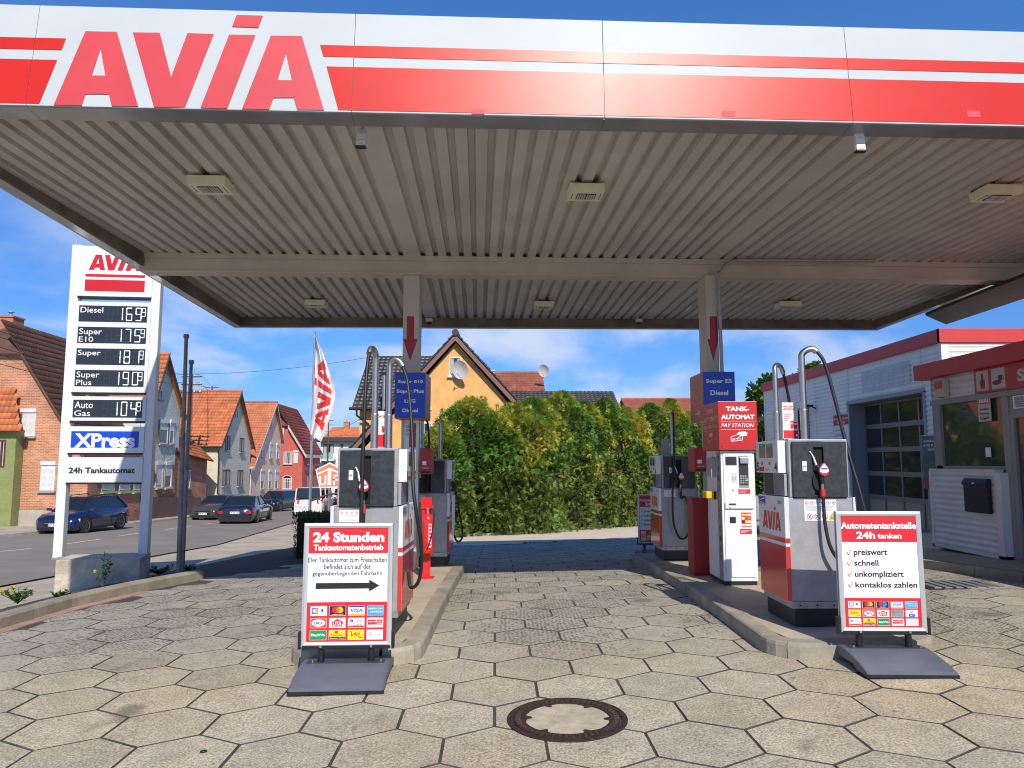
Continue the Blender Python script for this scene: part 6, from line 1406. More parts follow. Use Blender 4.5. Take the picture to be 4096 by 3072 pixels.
ywin(t, 1130, 1168, 1915, 1956, y-.003, WFR, mull=1, sill=SILL, trans=True); mb = MB(); c_ = (A(1130,1915,y)+A(1168,1915,y))/2+o; r_ = (A(1168,1915,y)-A(1130,1915,y)).x/2
mb.prism([(c_.x+r_*math.cos(a_), c_.z+r_*.75*math.sin(a_)) for a_ in [k*math.pi/10 for k in range(11)]], lambda q_, tt: (q_[0], tt, q_[1]), c_.y-.04, c_.y-.003, WFR); mb.prism([(c_.x+r_*.85*math.cos(a_), c_.z+.05+r_*.55*math.sin(a_)) for a_ in [k*math.pi/10 for k in range(11)]], lambda q_, tt: (q_[0], tt, q_[1]), c_.y-.045, c_.y-.041, GLASSD); mb.build('arched_light', t)
for r in ((1228,1240,1808,1856),(1258,1273,1812,1858),(1228,1238,1905,1950),(1258,1268,1905,1950)): swin(t, *r, bs, mull=1, sill=SILL)
# --- white modern block with balcony, and the tiled roof behind it
y = 100; a, b = A(1283, 1768, y), A(1440, 1768, y); t = thing('white_block', 'white modern house with dark flat roof edge and glass balcony', 'house', Vector((a.x, y, T(a.x,y)-2))); o = -t.location
mb = MB(); mb.box(0, b.x-a.x, 0, 10, 0, a.z+o.z, stucco('white_render', (.66,.66,.66), .2, 20)); mb.build('wall', t)
mb = MB(); q = A(1283,1748,y); mb.box(-.6, b.x-a.x+.6, -.8, 10.5, a.z+o.z, q.z+o.z, mat('roof_slate', (.045,.05,.055), .5)); mb.build('flat_roof', t, bevel=.1)
ywin(t, 1293, 1335, 1778, 1812, y-.01, TRIM, mull=2); ywin(t, 1362, 1372, 1776, 1812, y-.01, TRIM, mull=0); ywin(t, 1295, 1330, 1850, 1880, y-.01, TRIM, mull=1); ywin(t, 1364, 1374, 1880, 1950, y-.01, TRIM, mull=0)
p0, p1 = A(1288,1836,y), A(1345,1810,y); mb = MB(); mb.box(p0.x+o.x, p1.x+o.x, -1.6, 0, p0.z+o.z-.25, p0.z+o.z, mat('white_render', (1,1,1))); bal = mb.build('balcony', t)
mb = MB(); mb.box(p0.x+o.x+.05, p1.x+o.x-.05, -1.58, -1.55, p0.z+o.z, p1.z+o.z, mat('balcony_glass', (.35,.45,.42), .15)); mb.build('balcony_glass', bal)
def backroof(name, lab, ul, ur, vr, ve, y, dy, m, over=0, eave_u=None, limit=100, tw=.3, tl=.42, wallm=None):
    a = A(ul, ve, y); b = A(ur, ve, y); r = A(ul, vr, y+dy); t = thing(name, lab, 'house', Vector((a.x, y, T(a.x, y)-1))); o = -t.location
    v_ = Vector((0, dy, r.z-a.z)); tile_roof(t, a, Vector((1,0,0)), v_.normalized(), b.x-a.x, v_.length, tw, tl, m, limit)
    mb = MB(); w_ = wallm or stucco('beige_render', (.45,.38,.28), .3, 15); mb.box(.3, b.x-a.x-.3, .4, dy*2-.4, 0, a.z+o.z-.05, w_); zr_ = r.z+o.z
    for x_ in (.3, b.x-a.x-.3): mb.face([(x_, .4, a.z+o.z-.05), (x_, dy*2-.4, a.z+o.z-.05), (x_, dy, zr_-.1)], w_)
    mb.build('wall', t)
    mb = MB(); mb.hexa([(0,dy,zr_-.05),(b.x-a.x,dy,zr_-.05),(b.x-a.x,dy*2,a.z+o.z),(0,dy*2,a.z+o.z),(0,dy,zr_+.03),(b.x-a.x,dy,zr_+.03),(b.x-a.x,dy*2,a.z+o.z+.08),(0,dy*2,a.z+o.z+.08)], m); mb.build('far_roof_slope', t)
    mb = MB(); mb.tube([(0,dy,zr_+.04),(b.x-a.x,dy,zr_+.04)], .12, m, 8); mb.build('ridge', t); return t
t = backroof('distant_house', 'house far behind with orange tiled roof and brick chimney', 1290, 1500, 1712, 1752, 118, 6, OT1, limit=150); chimney(t, A(1392, 1722, 124)+Vector((0,-1,0)), .9, 1.4, BR2)
# --- the orange house
ORW = stucco('apricot_render', (.74,.40,.14), .25, 18)
yg = 33.5; ap = A(985*K, 726*K, yg); lf = A(748*K, 985*K, yg); rt = A(1222*K, 985*K, yg); base = T(ap.x, yg)-1.0
t = thing('apricot_house', 'large apricot house with anthracite gable roof behind the hedge', 'house', Vector((ap.x, yg, base))); o = -t.location
mb = MB(); F = [Vector((lf.x+.3,yg,base)), Vector((rt.x-.3,yg,base)), Vector((rt.x-.3,yg,rt.z-.25)), Vector((ap.x,yg,ap.z-.30)), Vector((lf.x+.3,yg,lf.z-.25))]; F = [p_+o for p_ in F]; D_ = Vector((0,9,0)); mb.face(F, ORW)
for i in range(5): mb.face([F[i], F[i]+D_, F[(i+1)%5]+D_, F[(i+1)%5]], ORW)
mb.build('wall', t)
# gable roof slopes: tiles seen edge-on, plus verge boards
for a_, sgn in ((lf, -1), (rt, 1)):
    s_ = (ap-a_).normalized(); l_ = (ap-a_).length; q0 = a_+o+Vector((0,-.35,0)); U = Vector((0,1,0)); Nn = U.cross(s_); Nn = Nn if Nn.z > 0 else -Nn; q1 = q0+s_*l_
    mb = MB(); mb.hexa([q0, q1, q1+U*9.5, q0+U*9.5, q0+Nn*.05, q1+Nn*.05, q1+U*9.5+Nn*.05, q0+U*9.5+Nn*.05], BLK); mb.build('roof_slope', t)
    n = int(l_/.36)
    for i in range(n):
        c_ = q0+s_*(i*l_/n); d_ = s_*(l_/n*1.08); mb = MB(); lift = Nn*.05; tip = Nn*.10
        mb.hexa([c_+lift-U*.06, c_+d_+lift*1.0-U*.06, c_+d_+lift+U*.3, c_+lift+U*.3, c_+tip+Nn*.03-U*.06, c_+d_+tip-Nn*.02-U*.06, c_+d_+tip-Nn*.02+U*.3, c_+tip+Nn*.03+U*.3], BLK); mb.build('verge_tile', t)
    mb = MB(); e = Vector((0,-.03,0)); dz = Vector((0,0,-.26)); mb.hexa([q0+dz,q1+dz,q1+dz+e,q0+dz+e,q0,q1,q1+e,q0+e], mat('verge_brown', (.20,.10,.07), .6)); mb.build('verge_board', t)
mb = MB(); mb.tube([ap+o+Vector((0,-.45,.1)), ap+o+Vector((0,9,.1))], .16, BLK, 10); mb.build('ridge', t)
# left wing: tiled slope facing us
e0 = A(760*K, 882*K, 35.6); r0 = A(784*K, 770*K, 39.6); e1 = A(935*K, 882*K, 35.6); v_ = Vector((0, 4.0, r0.z-e0.z)); tile_roof(t, e0, Vector((1,0,0)), v_.normalized(), (e1.x-e0.x)+1.5, v_.length, .24, .345, BLK, 300)
mb = MB(); mb.box(e0.x+.3+o.x, e1.x+1+o.x, 36.0+o.y, 43+o.y, 0, e0.z+o.z-.08, ORW); zr_ = r0.z+o.z-.15
mb.face([(e0.x+.3+o.x,36.0+o.y,e0.z+o.z-.08),(e0.x+.3+o.x,43+o.y,e0.z+o.z-.08),(e0.x+.3+o.x,39.6+o.y,zr_)], ORW); mb.build('wing_wall', t)
GUT = mat('gutter_dark', (.05,.035,.03), .4, metal=.4)
mb = MB(); g = e0+o; mb.tube([(g.x-.1,g.y-.1,g.z-.02),(g.x+(e1.x-e0.x)+.5,g.y-.1,g.z-.02)], .08, GUT, 8); mb.tube([(g.x+.25,g.y-.1,g.z-.08),(g.x+.25,g.y,g.z-.35),(g.x+.75,g.y+.32,g.z-.75),(g.x+.85,g.y+.33,g.z-1.0),(g.x+.85,g.y+.33,-.5)], .05, GUT, 8); mb.build('gutter', t)
# right wing
e0 = A(1085*K, 905*K, 38); r0 = A(1085*K, 846*K, 42); e1 = A(1348*K, 905*K, 38); v_ = Vector((0,4.0,r0.z-e0.z)); tile_roof(t, e0, Vector((1,0,0)), v_.normalized(), e1.x-e0.x, v_.length, .24, .345, BLK, 0)
mb = MB(); mb.box(e0.x+o.x, e1.x+o.x-.3, 38.3+o.y, 45+o.y, 0, e0.z+o.z-.05, ORW); mb.build('wing_wall', t)
ywin(t, 1797, 1846, 1428, 1502, yg-.003, WFR, sill=mat('white_sill', (.62,.62,.6), .5), mull=0); ywin(t, 1682, 1728, 1690, 1762, yg-.003, WFR, sill=mat('white_sill', (1,1,1)), mull=0)
ywin(t, 1715, 1727, 1628, 1640, yg-.003, WFR, mull=0)
def dish(u, v, r, y, lab, par=None):
    c = A(u, v, y); t = thing('satellite_dish', lab, 'satellite dish', c); m = mat('dish_white', (.62,.61,.58), .5, var=.15, vs=8)
    R = Matrix.Rotation(-.45, 3, 'Z') @ Matrix.Rotation(math.pi/2+.3, 3, 'X'); mb = MB(); rows = []
    for i in range(7):
        q = r*(.02+i/6*.98); rows.append([R @ Vector((q*math.cos(a), q*math.sin(a)*1.1, (q/r)**2*r*.22)) for a in [k*math.pi/10 for k in range(20)]])
    mb.grid(rows, m, True, True); mb.build('dish_bowl', t); f = R @ Vector((0,-r*.3,r*.95)); b_ = R @ Vector((0,-r,r*.2))
    mb = MB(); mb.tube([b_, f], .012, ZINC, 6); mb.tube([f-Vector((0,.02,0)), f+Vector((0,.1,0))], .035, PGREY, 8); mb.build('feed_arm', t)
    mb = MB(); mb.tube([(0,.0,0),(0,.25,-.12),(0,.30,-.45)], .025, ZINC, 6); mb.build('wall_bracket', t)
dish(1844, 1478, .40, yg-.45, 'large white satellite dish on the apricot gable')
# chimneys and roofs behind
t = backroof('red_roof_house', 'house with rusty red tiled roof behind the apricot house', 1930, 2182, 1495, 1580, 47, 4.5, tile_mat('rusty_tiles', (.26,.08,.045)), limit=100)
chimney(t, A(1965, 1500, 49)-Vector((0,0,.6)), .45, .9, mat('white_flue', (.5,.48,.44), .7), False); chimney(t, A(1932, 1470, 45)-Vector((0,0,.5)), .4, .7, mat('dark_flue', (.06,.05,.05), .6), False)
dish(2176, 1482, .38, 48, 'small satellite dish on the far red roof')
t = backroof('far_red_house', 'low red tiled roof peeping over the hedge on the right', 2520, 2860, 1598, 1660, 62, 5, tile_mat('far_red_tiles', (.30,.085,.05)), limit=60)
# stainless flue beside the apricot house
p = A(1538, 1500, 35.0); t = thing('steel_flue', 'tall shiny steel flue in front of the apricot wing', 'flue', Vector((p.x, 35.0, T(p.x,35)))); mb = MB(); mb.cyl((0,0,0),(0,0,p.z-t.location.z),.10,STEEL,14); mb.cyl((0,0,p.z-t.location.z),(0,0,p.z-t.location.z+.08),.13,BLACK,14); mb.build('flue_pipe', t)
# ================================================================== shop and workshop
CW = mat('corrugated_white', (.80,.79,.76), .40, var=.05, vs=2, metal=.0); CWS = mat('corrugated_shop', (.70,.68,.65), .45, var=.08, vs=2)
REDT = mat('roof_trim_red', (.56,.045,.035), .45, var=.08, vs=2)
def corr(o, U, N, w_, z0, z1, m, pitch=.11, amp=.022):
    """horizontal corrugation on a vertical face"""
    mb = MB(); n = max(1, round((z1-z0)/pitch)); rows = []; p = (z1-z0)/n; o = Vector(o)
    for i in range(n):
        for f, a in ((0,0),(.18,.5),(.34,1),(.5,1),(.66,.5) ,(.82,0)): rows.append([o+N*(a*amp)+Vector((0,0,z0+p*(i+f))), o+U*w_+N*(a*amp)+Vector((0,0,z0+p*(i+f)))])
    rows.append([o+Vector((0,0,z1)), o+U*w_+Vector((0,0,z1))]); mb.grid(rows, m, True); return mb
gx = 9.3; gy0, gy1 = 15.75, 27.0; gz = T(gx+.3, gy1)-1.0; gt = A(3786, 1316, gy0).z
t = thing('workshop', 'white corrugated workshop with red roof edge and glazed roller door', 'building', Vector((gx, gy0, 0))); o = -t.location
dy0, dy1, dz = 16.55, 20.2, 3.2-0
X_ = Vector((-1,0,0)); Yd = Vector((0,1,0)); tr = gt-.30
mat('building_core', (.30,.30,.31), .8)
# the core keeps a real door recess
mb = MB(); mb.box(.45, 10, .02, gy1-gy0, gz, gt-.05, mat('building_core', (1,1,1))); mb.box(.02, .45, .02, dy0-gy0-.06, gz, gt-.05, mat('building_core', (1,1,1))); mb.box(.02, .45, dy1-gy0+.07, gy1-gy0, gz, gt-.05, mat('building_core', (1,1,1))); mb.box(.02,.45,dy0-gy0,dy1-gy0,dz+.06,gt-.05,mat('building_core', (1,1,1))); mb.build('wall_core', t)
def sheet_y(y0, y1, z0, z1, nm='corrugated_sheet'):
    n = max(1, round((y1-y0)/2.4))
    for i in range(n):
        a = y0+(y1-y0)*i/n; b = y0+(y1-y0)*(i+1)/n-.012; corr((0, a-gy0, 0), Yd, X_, b-a, z0, z1, CW).build(nm, t)
sheet_y(gy0+.14, dy0, gz+.6, tr); sheet_y(dy1, gy1-.1, gz+.6, tr); sheet_y(dy0, dy1, dz, tr)
n = 3
for i in range(n): corr((.14+i*3.0, 0, 0), Vector((1,0,0)), Vector((0,-1,0)), 2.99, 0, tr, CW).build('corrugated_sheet', t)
mb = MB(); mb.box(-.02,.14,-.02,.14,gz,tr,CW); mb.build('corner_trim', t, bevel=.004); mb = MB(); mb.box(-.02,.10,gy1-gy0-.1,gy1-gy0+.02,gz,tr,CW); mb.build('corner_trim', t)
mb = MB(); mb.box(-.07, 0.02, -.06, gy1-gy0+.06, tr, gt, REDT); mb.box(-.07, 10, -.07, .02, tr-.0, gt+.001, REDT); mb.build('roof_trim', t, bevel=.004)
# sectional door
d0 = .40; m_ = mat('door_frame_grey', (.26,.27,.28), .4, metal=.4); DG = mat('workshop_glass', (.03,.032,.034), .06, spec=.8)
mb = MB()
for a, b in ((dy0-.10, dy0), (dy1, dy1+.12)): mb.box(-.03, .40, a-gy0, b-gy0, gz+.8, dz+.02, mat('jamb_grey', (.34,.35,.37), .5))
mb.box(-.03, .40, dy0-gy0-.1, dy1-gy0+.12, dz, dz+.10, mat('jamb_grey', (1,1,1))); mb.build('door_jamb', t)
dr = bpy.data.objects.new('roller_door', None); C.objects.link(dr); dr.parent = t; dr.location = (0,0,0)
rows_ = [dz-.02-i*.62 for i in range(6)]
for i in range(5):
    z1_, z0_ = rows_[i], rows_[i+1]; 
    if i == 4: z0_ = .02
    mb = MB()
    for k in range(4):
        a = dy0-gy0+.05+k*(dy1-dy0-.05)/4; b = dy0-gy0+(k+1)*(dy1-dy0-.05)/4
        mb.box(d0+.0, d0+.02, a+.04, b-.01, z0_+.07, z1_-.05, DG if i < 4 else mat('door_panel_beige', (.40,.37,.26), .5))
    mb.build('door_pane', dr)
    mb = MB(); mb.box(d0-.03, d0-.0, dy0-gy0, dy1-gy0, z0_, z0_+.07, m_); mb.box(d0-.03, d0, dy0-gy0, dy1-gy0, z1_-.05, z1_-.003, m_)
    for k in range(5): y_ = dy0-gy0+.02+k*(dy1-dy0-.05)/4; mb.box(d0-.026, d0, y_-.03, y_+.03, z0_+.07, z1_-.05, m_)
    mb.build('door_section', dr)
# window, vent, lamp and posters on that wall
window(t, Vector((gx-.02, 24.3, 2.0)), Vector((0,-1,0)), 1.35, 1.35, X_, mat('jamb_grey', (1,1,1)), mull=0, sill=None)
mb = MB(); corr((-.02, 17.0-gy0, 0), Yd, X_, 2.4, 3.45, 3.98, mat('vent_sheet', (.60,.60,.61), .6, var=.12, vs=3), .05, .008).build('vent_grille', t)
mb = MB(); mb.box(-.42,-.16,22.25-gy0,22.6-gy0,3.30,3.36,BLACK); mb.box(-.42,-.38,22.25-gy0,22.6-gy0,3.15,3.34,BLACK); mb.tube([(-.2,22.4-gy0,3.33),(0,22.4-gy0,3.25)],.02,BLACK); o2 = mb.build('flood_lamp', None, 0, None, (gx,gy0,0)); tag(o2, 'black flood lamp on the workshop wall above the poster', 'lamp')
def wposter(u0, u1, v0, v1, x, lab, fn, frame=True):
    a = AX(u0, v1, x); b = AX(u1, v0, x); y1_, y0_ = a.y, b.y; z0_ = a.z; z1_ = AX(u0, v0, x).z; z0_ = AX(u0, v1, x).z
    t = thing('wall_poster', lab, 'poster', (x, y1_, z0_)); w_ = y1_-y0_; h = z1_-z0_
    mb = MB(); mb.box(-.02, 0, -w_, 0, 0, h, FRM if frame else PRINTW); bo = mb.build('poster_frame', t, bevel=.003)
    pan = Pan((-.0205, 0, 0), (0,-1,0), (0,0,1), (-1,0,0)); fn(pan, w_, h); pan.build('poster_print', bo); return t
def pf1(pan, w_, h):
    pan.rect(.04*w_,.96*w_,.02*h,.98*h,PRINTW); pan.rect(.04*w_,.96*w_,.76*h,.98*h,REDP,2); pan.text('Automatentankstelle',.05*w_,.95*w_,.88*h,.93*h,PRINTW,3,.02); pan.text('24h tanken',.25*w_,.75*w_,.79*h,.85*h,PRINTW,3,.02)
    for i, s_ in enumerate(('preiswert','schnell','unkompliziert','kontaklos zahlen')): pan.text(s_,.12*w_,(.5+.1*i)*w_,(.62-.1*i)*h,(.67-.1*i)*h,PRBLK,2)
    pan.rect(.04*w_,.96*w_,.02*h,.24*h,REDP,2)
    for i in range(3):
        for j in range(5): pan.rect((.08+j*.175)*w_,(.22+j*.175)*w_,(.04+i*.065)*h,(.09+i*.065)*h,cm[(i*5+j)%12],3)
wposter(3342, 3398, 1660, 1838, gx-.03, 'Automatentankstelle poster on the corrugated workshop wall', pf1)
def pf2(pan, w_, h):
    pan.rect(.02*w_,.98*w_,.02*h,.98*h,mat('poster_grey',(.12,.13,.13),.4,var=.3,vs=6)); pan.text('AVIACARD',.1*w_,.95*w_,.86*h,.90*h,PRINTW,2,.02); pan.text('IHRE FLOTTE',.1*w_,.95*w_,.78*h,.82*h,PRINTW,2,.02); pan.text('BEWEGT',.3*w_,.8*w_,.70*h,.74*h,PRINTW,2,.02); pan.rect(.05*w_,.4*w_,-.02*h,.14*h,REDP,2)
wposter(3700, 3775, 1740, 1950, gx-.03, 'grey AVIACARD poster between the roller door and the shop', pf2)
# ---- shop
sx = 7.05; sy1 = 12.25; sz0 = T(sx, 11)+.13; t = thing('shop', 'station shop with red roof edge, large window and corrugated panels', 'building', Vector((sx, sy1, 0))); GP = mat('shop_frame_grey', (.30,.285,.27), .5, var=.08, vs=3)
zt1 = 3.27; zt0 = 3.02; band0 = 2.62; sill = 1.52
mb = MB(); mb.box(.5, 4.5, -9, 0, -.6, 3.0, mat('shop_inside', (.16,.15,.13), .9)); mb.build('wall_core', t)
mb = MB(); mb.box(-.16, 4.5, -9.2, .28, zt0, zt1, REDT); mb.build('roof_trim', t, bevel=.004)
corr((0, -9, 0), Yd, X_, 9.0+.0, band0+.03, zt0, CWS, .09, .018).build('corrugated_sheet', t)
mb = MB(); mb.box(-.03, .5, -9, .06, band0-.05, band0+.03, GP); mb.box(.0, .5, -.02, .06, -.6, zt0, GP); mb.build('window_head', t)
mb = MB()
for y_, w2 in ((-.10,.16),(-1.78,.14),(-2.95,.10)): mb.box(-.02, .10, y_-w2/2, y_+w2/2, sill if y_ > -1.5 else -.3, band0-.05, GP)
mb.box(-.02,.10,-1.70,-.02,sill,sill+.06,GP); mb.build('window_posts', t, bevel=.004)
SG = mat('shop_glass', (.055,.075,.065), .03, spec=1.0); mb = MB(); mb.box(.03, .045, -1.72, -.18, sill+.06, band0-.05, SG); mb.build('shop_window', t)
mb = MB(); mb.box(.03, .045, -2.9, -1.86, sz0+.1, 2.25, SG); mb.build('door_glass', t); mb = MB(); mb.box(-.01,.05,-2.9,-1.84,2.25,2.34,GP); mb.box(-.01,.05,-1.93,-1.85,sz0,2.25,GP); mb.box(.0,.05,-2.9,-1.84,2.34,band0-.05,GP); mb.build('door_frame', t)
mb = MB(); mb.box(-.03,.0,-2.25,-1.98,2.38,2.56,PRINTW)
for i in range(5): mb.box(-.045,-.03,-2.2,-2.03,2.40+i*.03,2.42+i*.03,PGREY)
mb.build('air_vent', t)
# breast panel
pw = 1.62; corr((-.12, -pw, 0), Yd, X_, pw-.02, sz0+.05, sill-.02, CWS, .09, .018).build('breast_panel', t)
mb = MB(); mb.box(-.14, .0, -pw-.02, .02, sill-.03, sill+.01, CWS); mb.box(-.14,.0,-pw-.14,-pw,sz0,sill-.03,CWS); mb.box(-.14,.0,-.03,.03,sz0,sill-.03,CWS); mb.box(-.14,.0,-pw-.14,.03,sz0,sz0+.05,CWS); mb.build('panel_trim', t, bevel=.004)
# mailbox
a = AX(3878, 2030, sx-.14); b = AX(3982, 1912, sx-.14); m1 = thing('letter_box', 'black letter box on the corrugated shop panel', 'letter box', (sx-.142, a.y, a.z-.06)); w_ = (a.y-b.y)*.85; h = .50
mb = MB(); mb.box(-.08, 0, -w_, 0, 0, h*.86, BLACK); mb.build('box_body', m1, bevel=.02); mb = MB(); mb.prism([(-.095,h*.80),(0,h*.80),(0,h),(-.05,h),(-.095,h*.9)], lambda q_, tt: (q_[0], tt, q_[1]), -w_-.005, .005, BLACK); mb.build('box_lid', m1, bevel=.008); mb = MB(); mb.box(-.098,-.09,-w_*.55,-w_*.45,h*.84,h*.88,PRINTW); mb.build('name_tag', m1)
# alarm box
m1 = thing('alarm_box', 'small white and red alarm box under the shop roof', 'alarm box', (sx-.02, 12.02, 2.68)); mb = MB(); mb.box(-.10,0,-.26,0,.0,.30,mat('alarm_cream', (.55,.5,.42), .5)); mb.build('alarm_housing', m1, bevel=.012); mb = MB(); mb.box(-.108,-.10,-.235,-.025,.14,.27,REDP); mb.build('alarm_lens', m1)
# sign band
m1 = thing('shop_sign', 'red shop sign band with pictograms of bag and cup', 'sign', (sx-.03, 0, 0)); ys0 = AX(3903,1500,sx-.03).y
mb = MB(); mb.box(-.03, 0, ys0-5, ys0, 2.66, 3.015, mat('sign_red', (.45,.035,.025), .4)); mb.build('sign_board', m1)
pan = Pan((-.0305, ys0, 2.66), (0,-1,0), (0,0,1), (-1,0,0)); PC = mat('print_cream', (.55,.50,.44), .5); DRD = mat('print_darkred', (.25,.02,.02), .5)
pan.rect(.05,.33,.03,.325,PC); pan.rect(.14,.25,.06,.19,DRD,2); pan.rect(.17,.22,.19,.28,DRD,2); pan.rect(.19,.2,.2,.3,PRBLK,3); pan.rect(.40,.70,.03,.325,PC); pan.ell(.52,.12,.10,.035,DRD,2); pan.rect(.55,.64,.14,.22,DRD,2); pan.ring(.65,.18,.03,.01,DRD,2); pan.text('SHOP',.95,1.75,.08,.26,PC,1,.04); pan.build('sign_print', m1)
# newspaper sticker
m1 = thing('newspaper_sign', 'hanging newspaper advert reading Bild behind the shop window', 'advert', (sx-.012, 0, 0)); a = AX(3918, 1690, sx-.012); b = AX(3960, 1570, sx-.012)
mb = MB(); mb.box(-.008,0,b.y,a.y,b.z-.42,b.z,PC); mb.build('advert_board', m1); pan = Pan((-.0085,a.y,b.z-.42),(0,-1,0),(0,0,1),(-1,0,0)); w_ = a.y-b.y; pan.rect(.05*w_,.95*w_,.26,.40,REDP); pan.text('Bild',.12*w_,.88*w_,.28,.38,PRINTW,2,.03)
for i, s_ in enumerate(('Jeden','Sonntag','hier!')): pan.text(s_,.15*w_,.85*w_,.16-i*.065,.205-i*.065,PRBLK,1,.03)
pan.build('advert_print', m1)
# small note in the window
m1 = MB(); a = AX(3945,1828,sx-.01); m1.box(sx-.016,sx-.010,a.y-.12,a.y,a.z,a.z+.14,PRINTW); tag(m1.build('window_note'), 'small pale note taped inside the shop window', 'note')
# shop walkway
K0 = [G(3640,2262), G(3700,2275), G(3900,2302), G(4096,2332)]; K0 = [K0[0]+(K0[0]-K0[3])*1.6]+K0+[K0[-1]+(K0[-1]-K0[0])*1.2]
wk = thing('shop_kerb', 'dark kerb along the raised walkway in front of the shop', 'kerb')
for a, b in zip(K0, K0[1:]):
    n = max(1, round((b-a).length/.9))
    for k in range(n):
        p, q = a+(b-a)*(k/n), a+(b-a)*((k+.985)/n); mb = MB(); e = Vector((.13,.04,0)); u1 = Vector((0,0,.12)); dn = Vector((0,0,-.1))
        mb.hexa([p+dn,q+dn,q+e+dn,p+e+dn,p+u1,q+u1,q+e+u1,p+e+u1], CONCD); mb.build('kerb_stone', wk)
mb = MB(); 
for a, b in zip(K0, K0[1:]): mb.face([a+Vector((.13,.04,.118)), b+Vector((.13,.04,.118)), b+Vector((4,2,.13)), a+Vector((4,2,.13))], CONC)
mb.build('shop_walkway', kind='structure')
mb = MB(); mb.face([(6.9,8.6,T(6.9,8.6)-.005),(16,8.6,T(16,8.6)),(16,30,T(16,30)-.03),(6.9,30,T(6.9,30)-.005)], GM); 
# ================================================================== utility poles and wires
WOOD = mat('pole_wood', (.10,.07,.05), .8)
def upole(u, v, y, lab, n=3):
    top = A(u, v, y); b = Vector((top.x, y, T(top.x, y)-.5)); t = thing('utility_pole', lab, 'pole', b); h = top.z-b.z
    mb = MB(); mb.tube([(0,0,0),(0,0,h)],[.12,.08],WOOD,8); mb.build('pole_shaft', t); P = []
    for i in range(n):
        z = h-.15-i*.55; mb = MB(); mb.box(-.7,.7,-.04,.04,z-.04,z+.04,WOOD)
        for s in (-.6,-.2,.2,.6): mb.cyl((s,0,z+.04),(s,0,z+.18),.04,PRINTW,6)
        mb.build('cross_arm', t); P += [b+Vector((s,0,z+.15)) for s in (-.6,.6)]
    return P
def wire(a, b, lab, sag=.5, r=.009):
    pts = [a.lerp(b, i/10)-Vector((0,0,sag*4*(i/10)*(1-i/10))) for i in range(11)]; mb = MB(); mb.tube(pts, r, BLACK, 5, False); return tag(mb.build('overhead_wire'), lab, 'wire', 'overhead wires above the street')
p1 = upole(768, 1498, 50, 'wooden utility pole with insulators behind the bare dark poles'); p2 = upole(849, 1545, 78, 'smaller utility pole above the orange roof ridge', 2); p3 = upole(1315, 1678, 95, 'distant utility pole left of the apricot house', 2)
near = A(650, 1405, 20)
for i, q in enumerate(p1[:5]):
    a_ = A(-200+i*30, 1255+i*45, 22); l1 = [a_.lerp(q, k/10)-Vector((0,0,1.6*(k/10)*(1-k/10))) for k in range(11)]; e_ = p2[i % 4]; l2 = [q.lerp(e_, k/10)-Vector((0,0,1.2*(k/10)*(1-k/10))) for k in range(1, 11)]
    mb = MB(); mb.tube(l1+l2, .012, BLACK, 5, False); tag(mb.build('overhead_wire'), 'overhead wire of the bundle running up the street', 'wire', 'overhead wires above the street')
wire(A(560,1490,45), A(1500,1425,38), 'long thin wire crossing the sky behind the flag', .4, .009); wire(A(1290,1722,95), A(1450,1670,40), 'short wire above the distant orange roof and chimney', .4, .014)
# ================================================================== planting
def leafmat(name, c, rough=.55, tr=.35):
    m = bpy.data.materials.new(name); m.use_nodes = True; t = m.node_tree; b = t.nodes['Principled BSDF']; b.inputs['Roughness'].default_value = rough
    a = t.nodes.new('ShaderNodeAttribute'); a.attribute_name = 'tint'; h = t.nodes.new('ShaderNodeMix'); h.data_type = 'RGBA'
    t.links.new(a.outputs['Color'], b.inputs['Base Color'])
    if tr:
        o = t.nodes['Material Output']; tl = t.nodes.new('ShaderNodeBsdfTranslucent'); t.links.new(a.outputs['Color'], tl.inputs[0]); mx = t.nodes.new('ShaderNodeMixShader'); mx.inputs[0].default_value = tr
        t.links.new(b.outputs[0], mx.inputs[1]); t.links.new(tl.outputs[0], mx.inputs[2]); t.links.new(mx.outputs[0], o.inputs[0])
    return m
LEAF = leafmat('foliage', (.05,.1,.02))
def leafobj(name, parent, tris, cols, kind='stuff'):
    v = []; f = []; c = []
    for (pts, col) in zip(tris, cols):
        n = len(v); v += pts; f.append(tuple(range(n, n+len(pts)))); c += [(*col, 1)]*len(pts)
    me = bpy.data.meshes.new(name); me.from_pydata(v, [], f); me.materials.append(LEAF)
    at = me.color_attributes.new('tint', 'FLOAT_COLOR', 'POINT'); at.data.foreach_set('color', [x for q in c for x in q])
    o = bpy.data.objects.new(name, me); C.objects.link(o); o.parent = parent; o['kind'] = kind; return o
rnd = random.Random(11)
def nz(x, y, z, s): return mnoise.noise(Vector((x*s, y*s, z*s)))
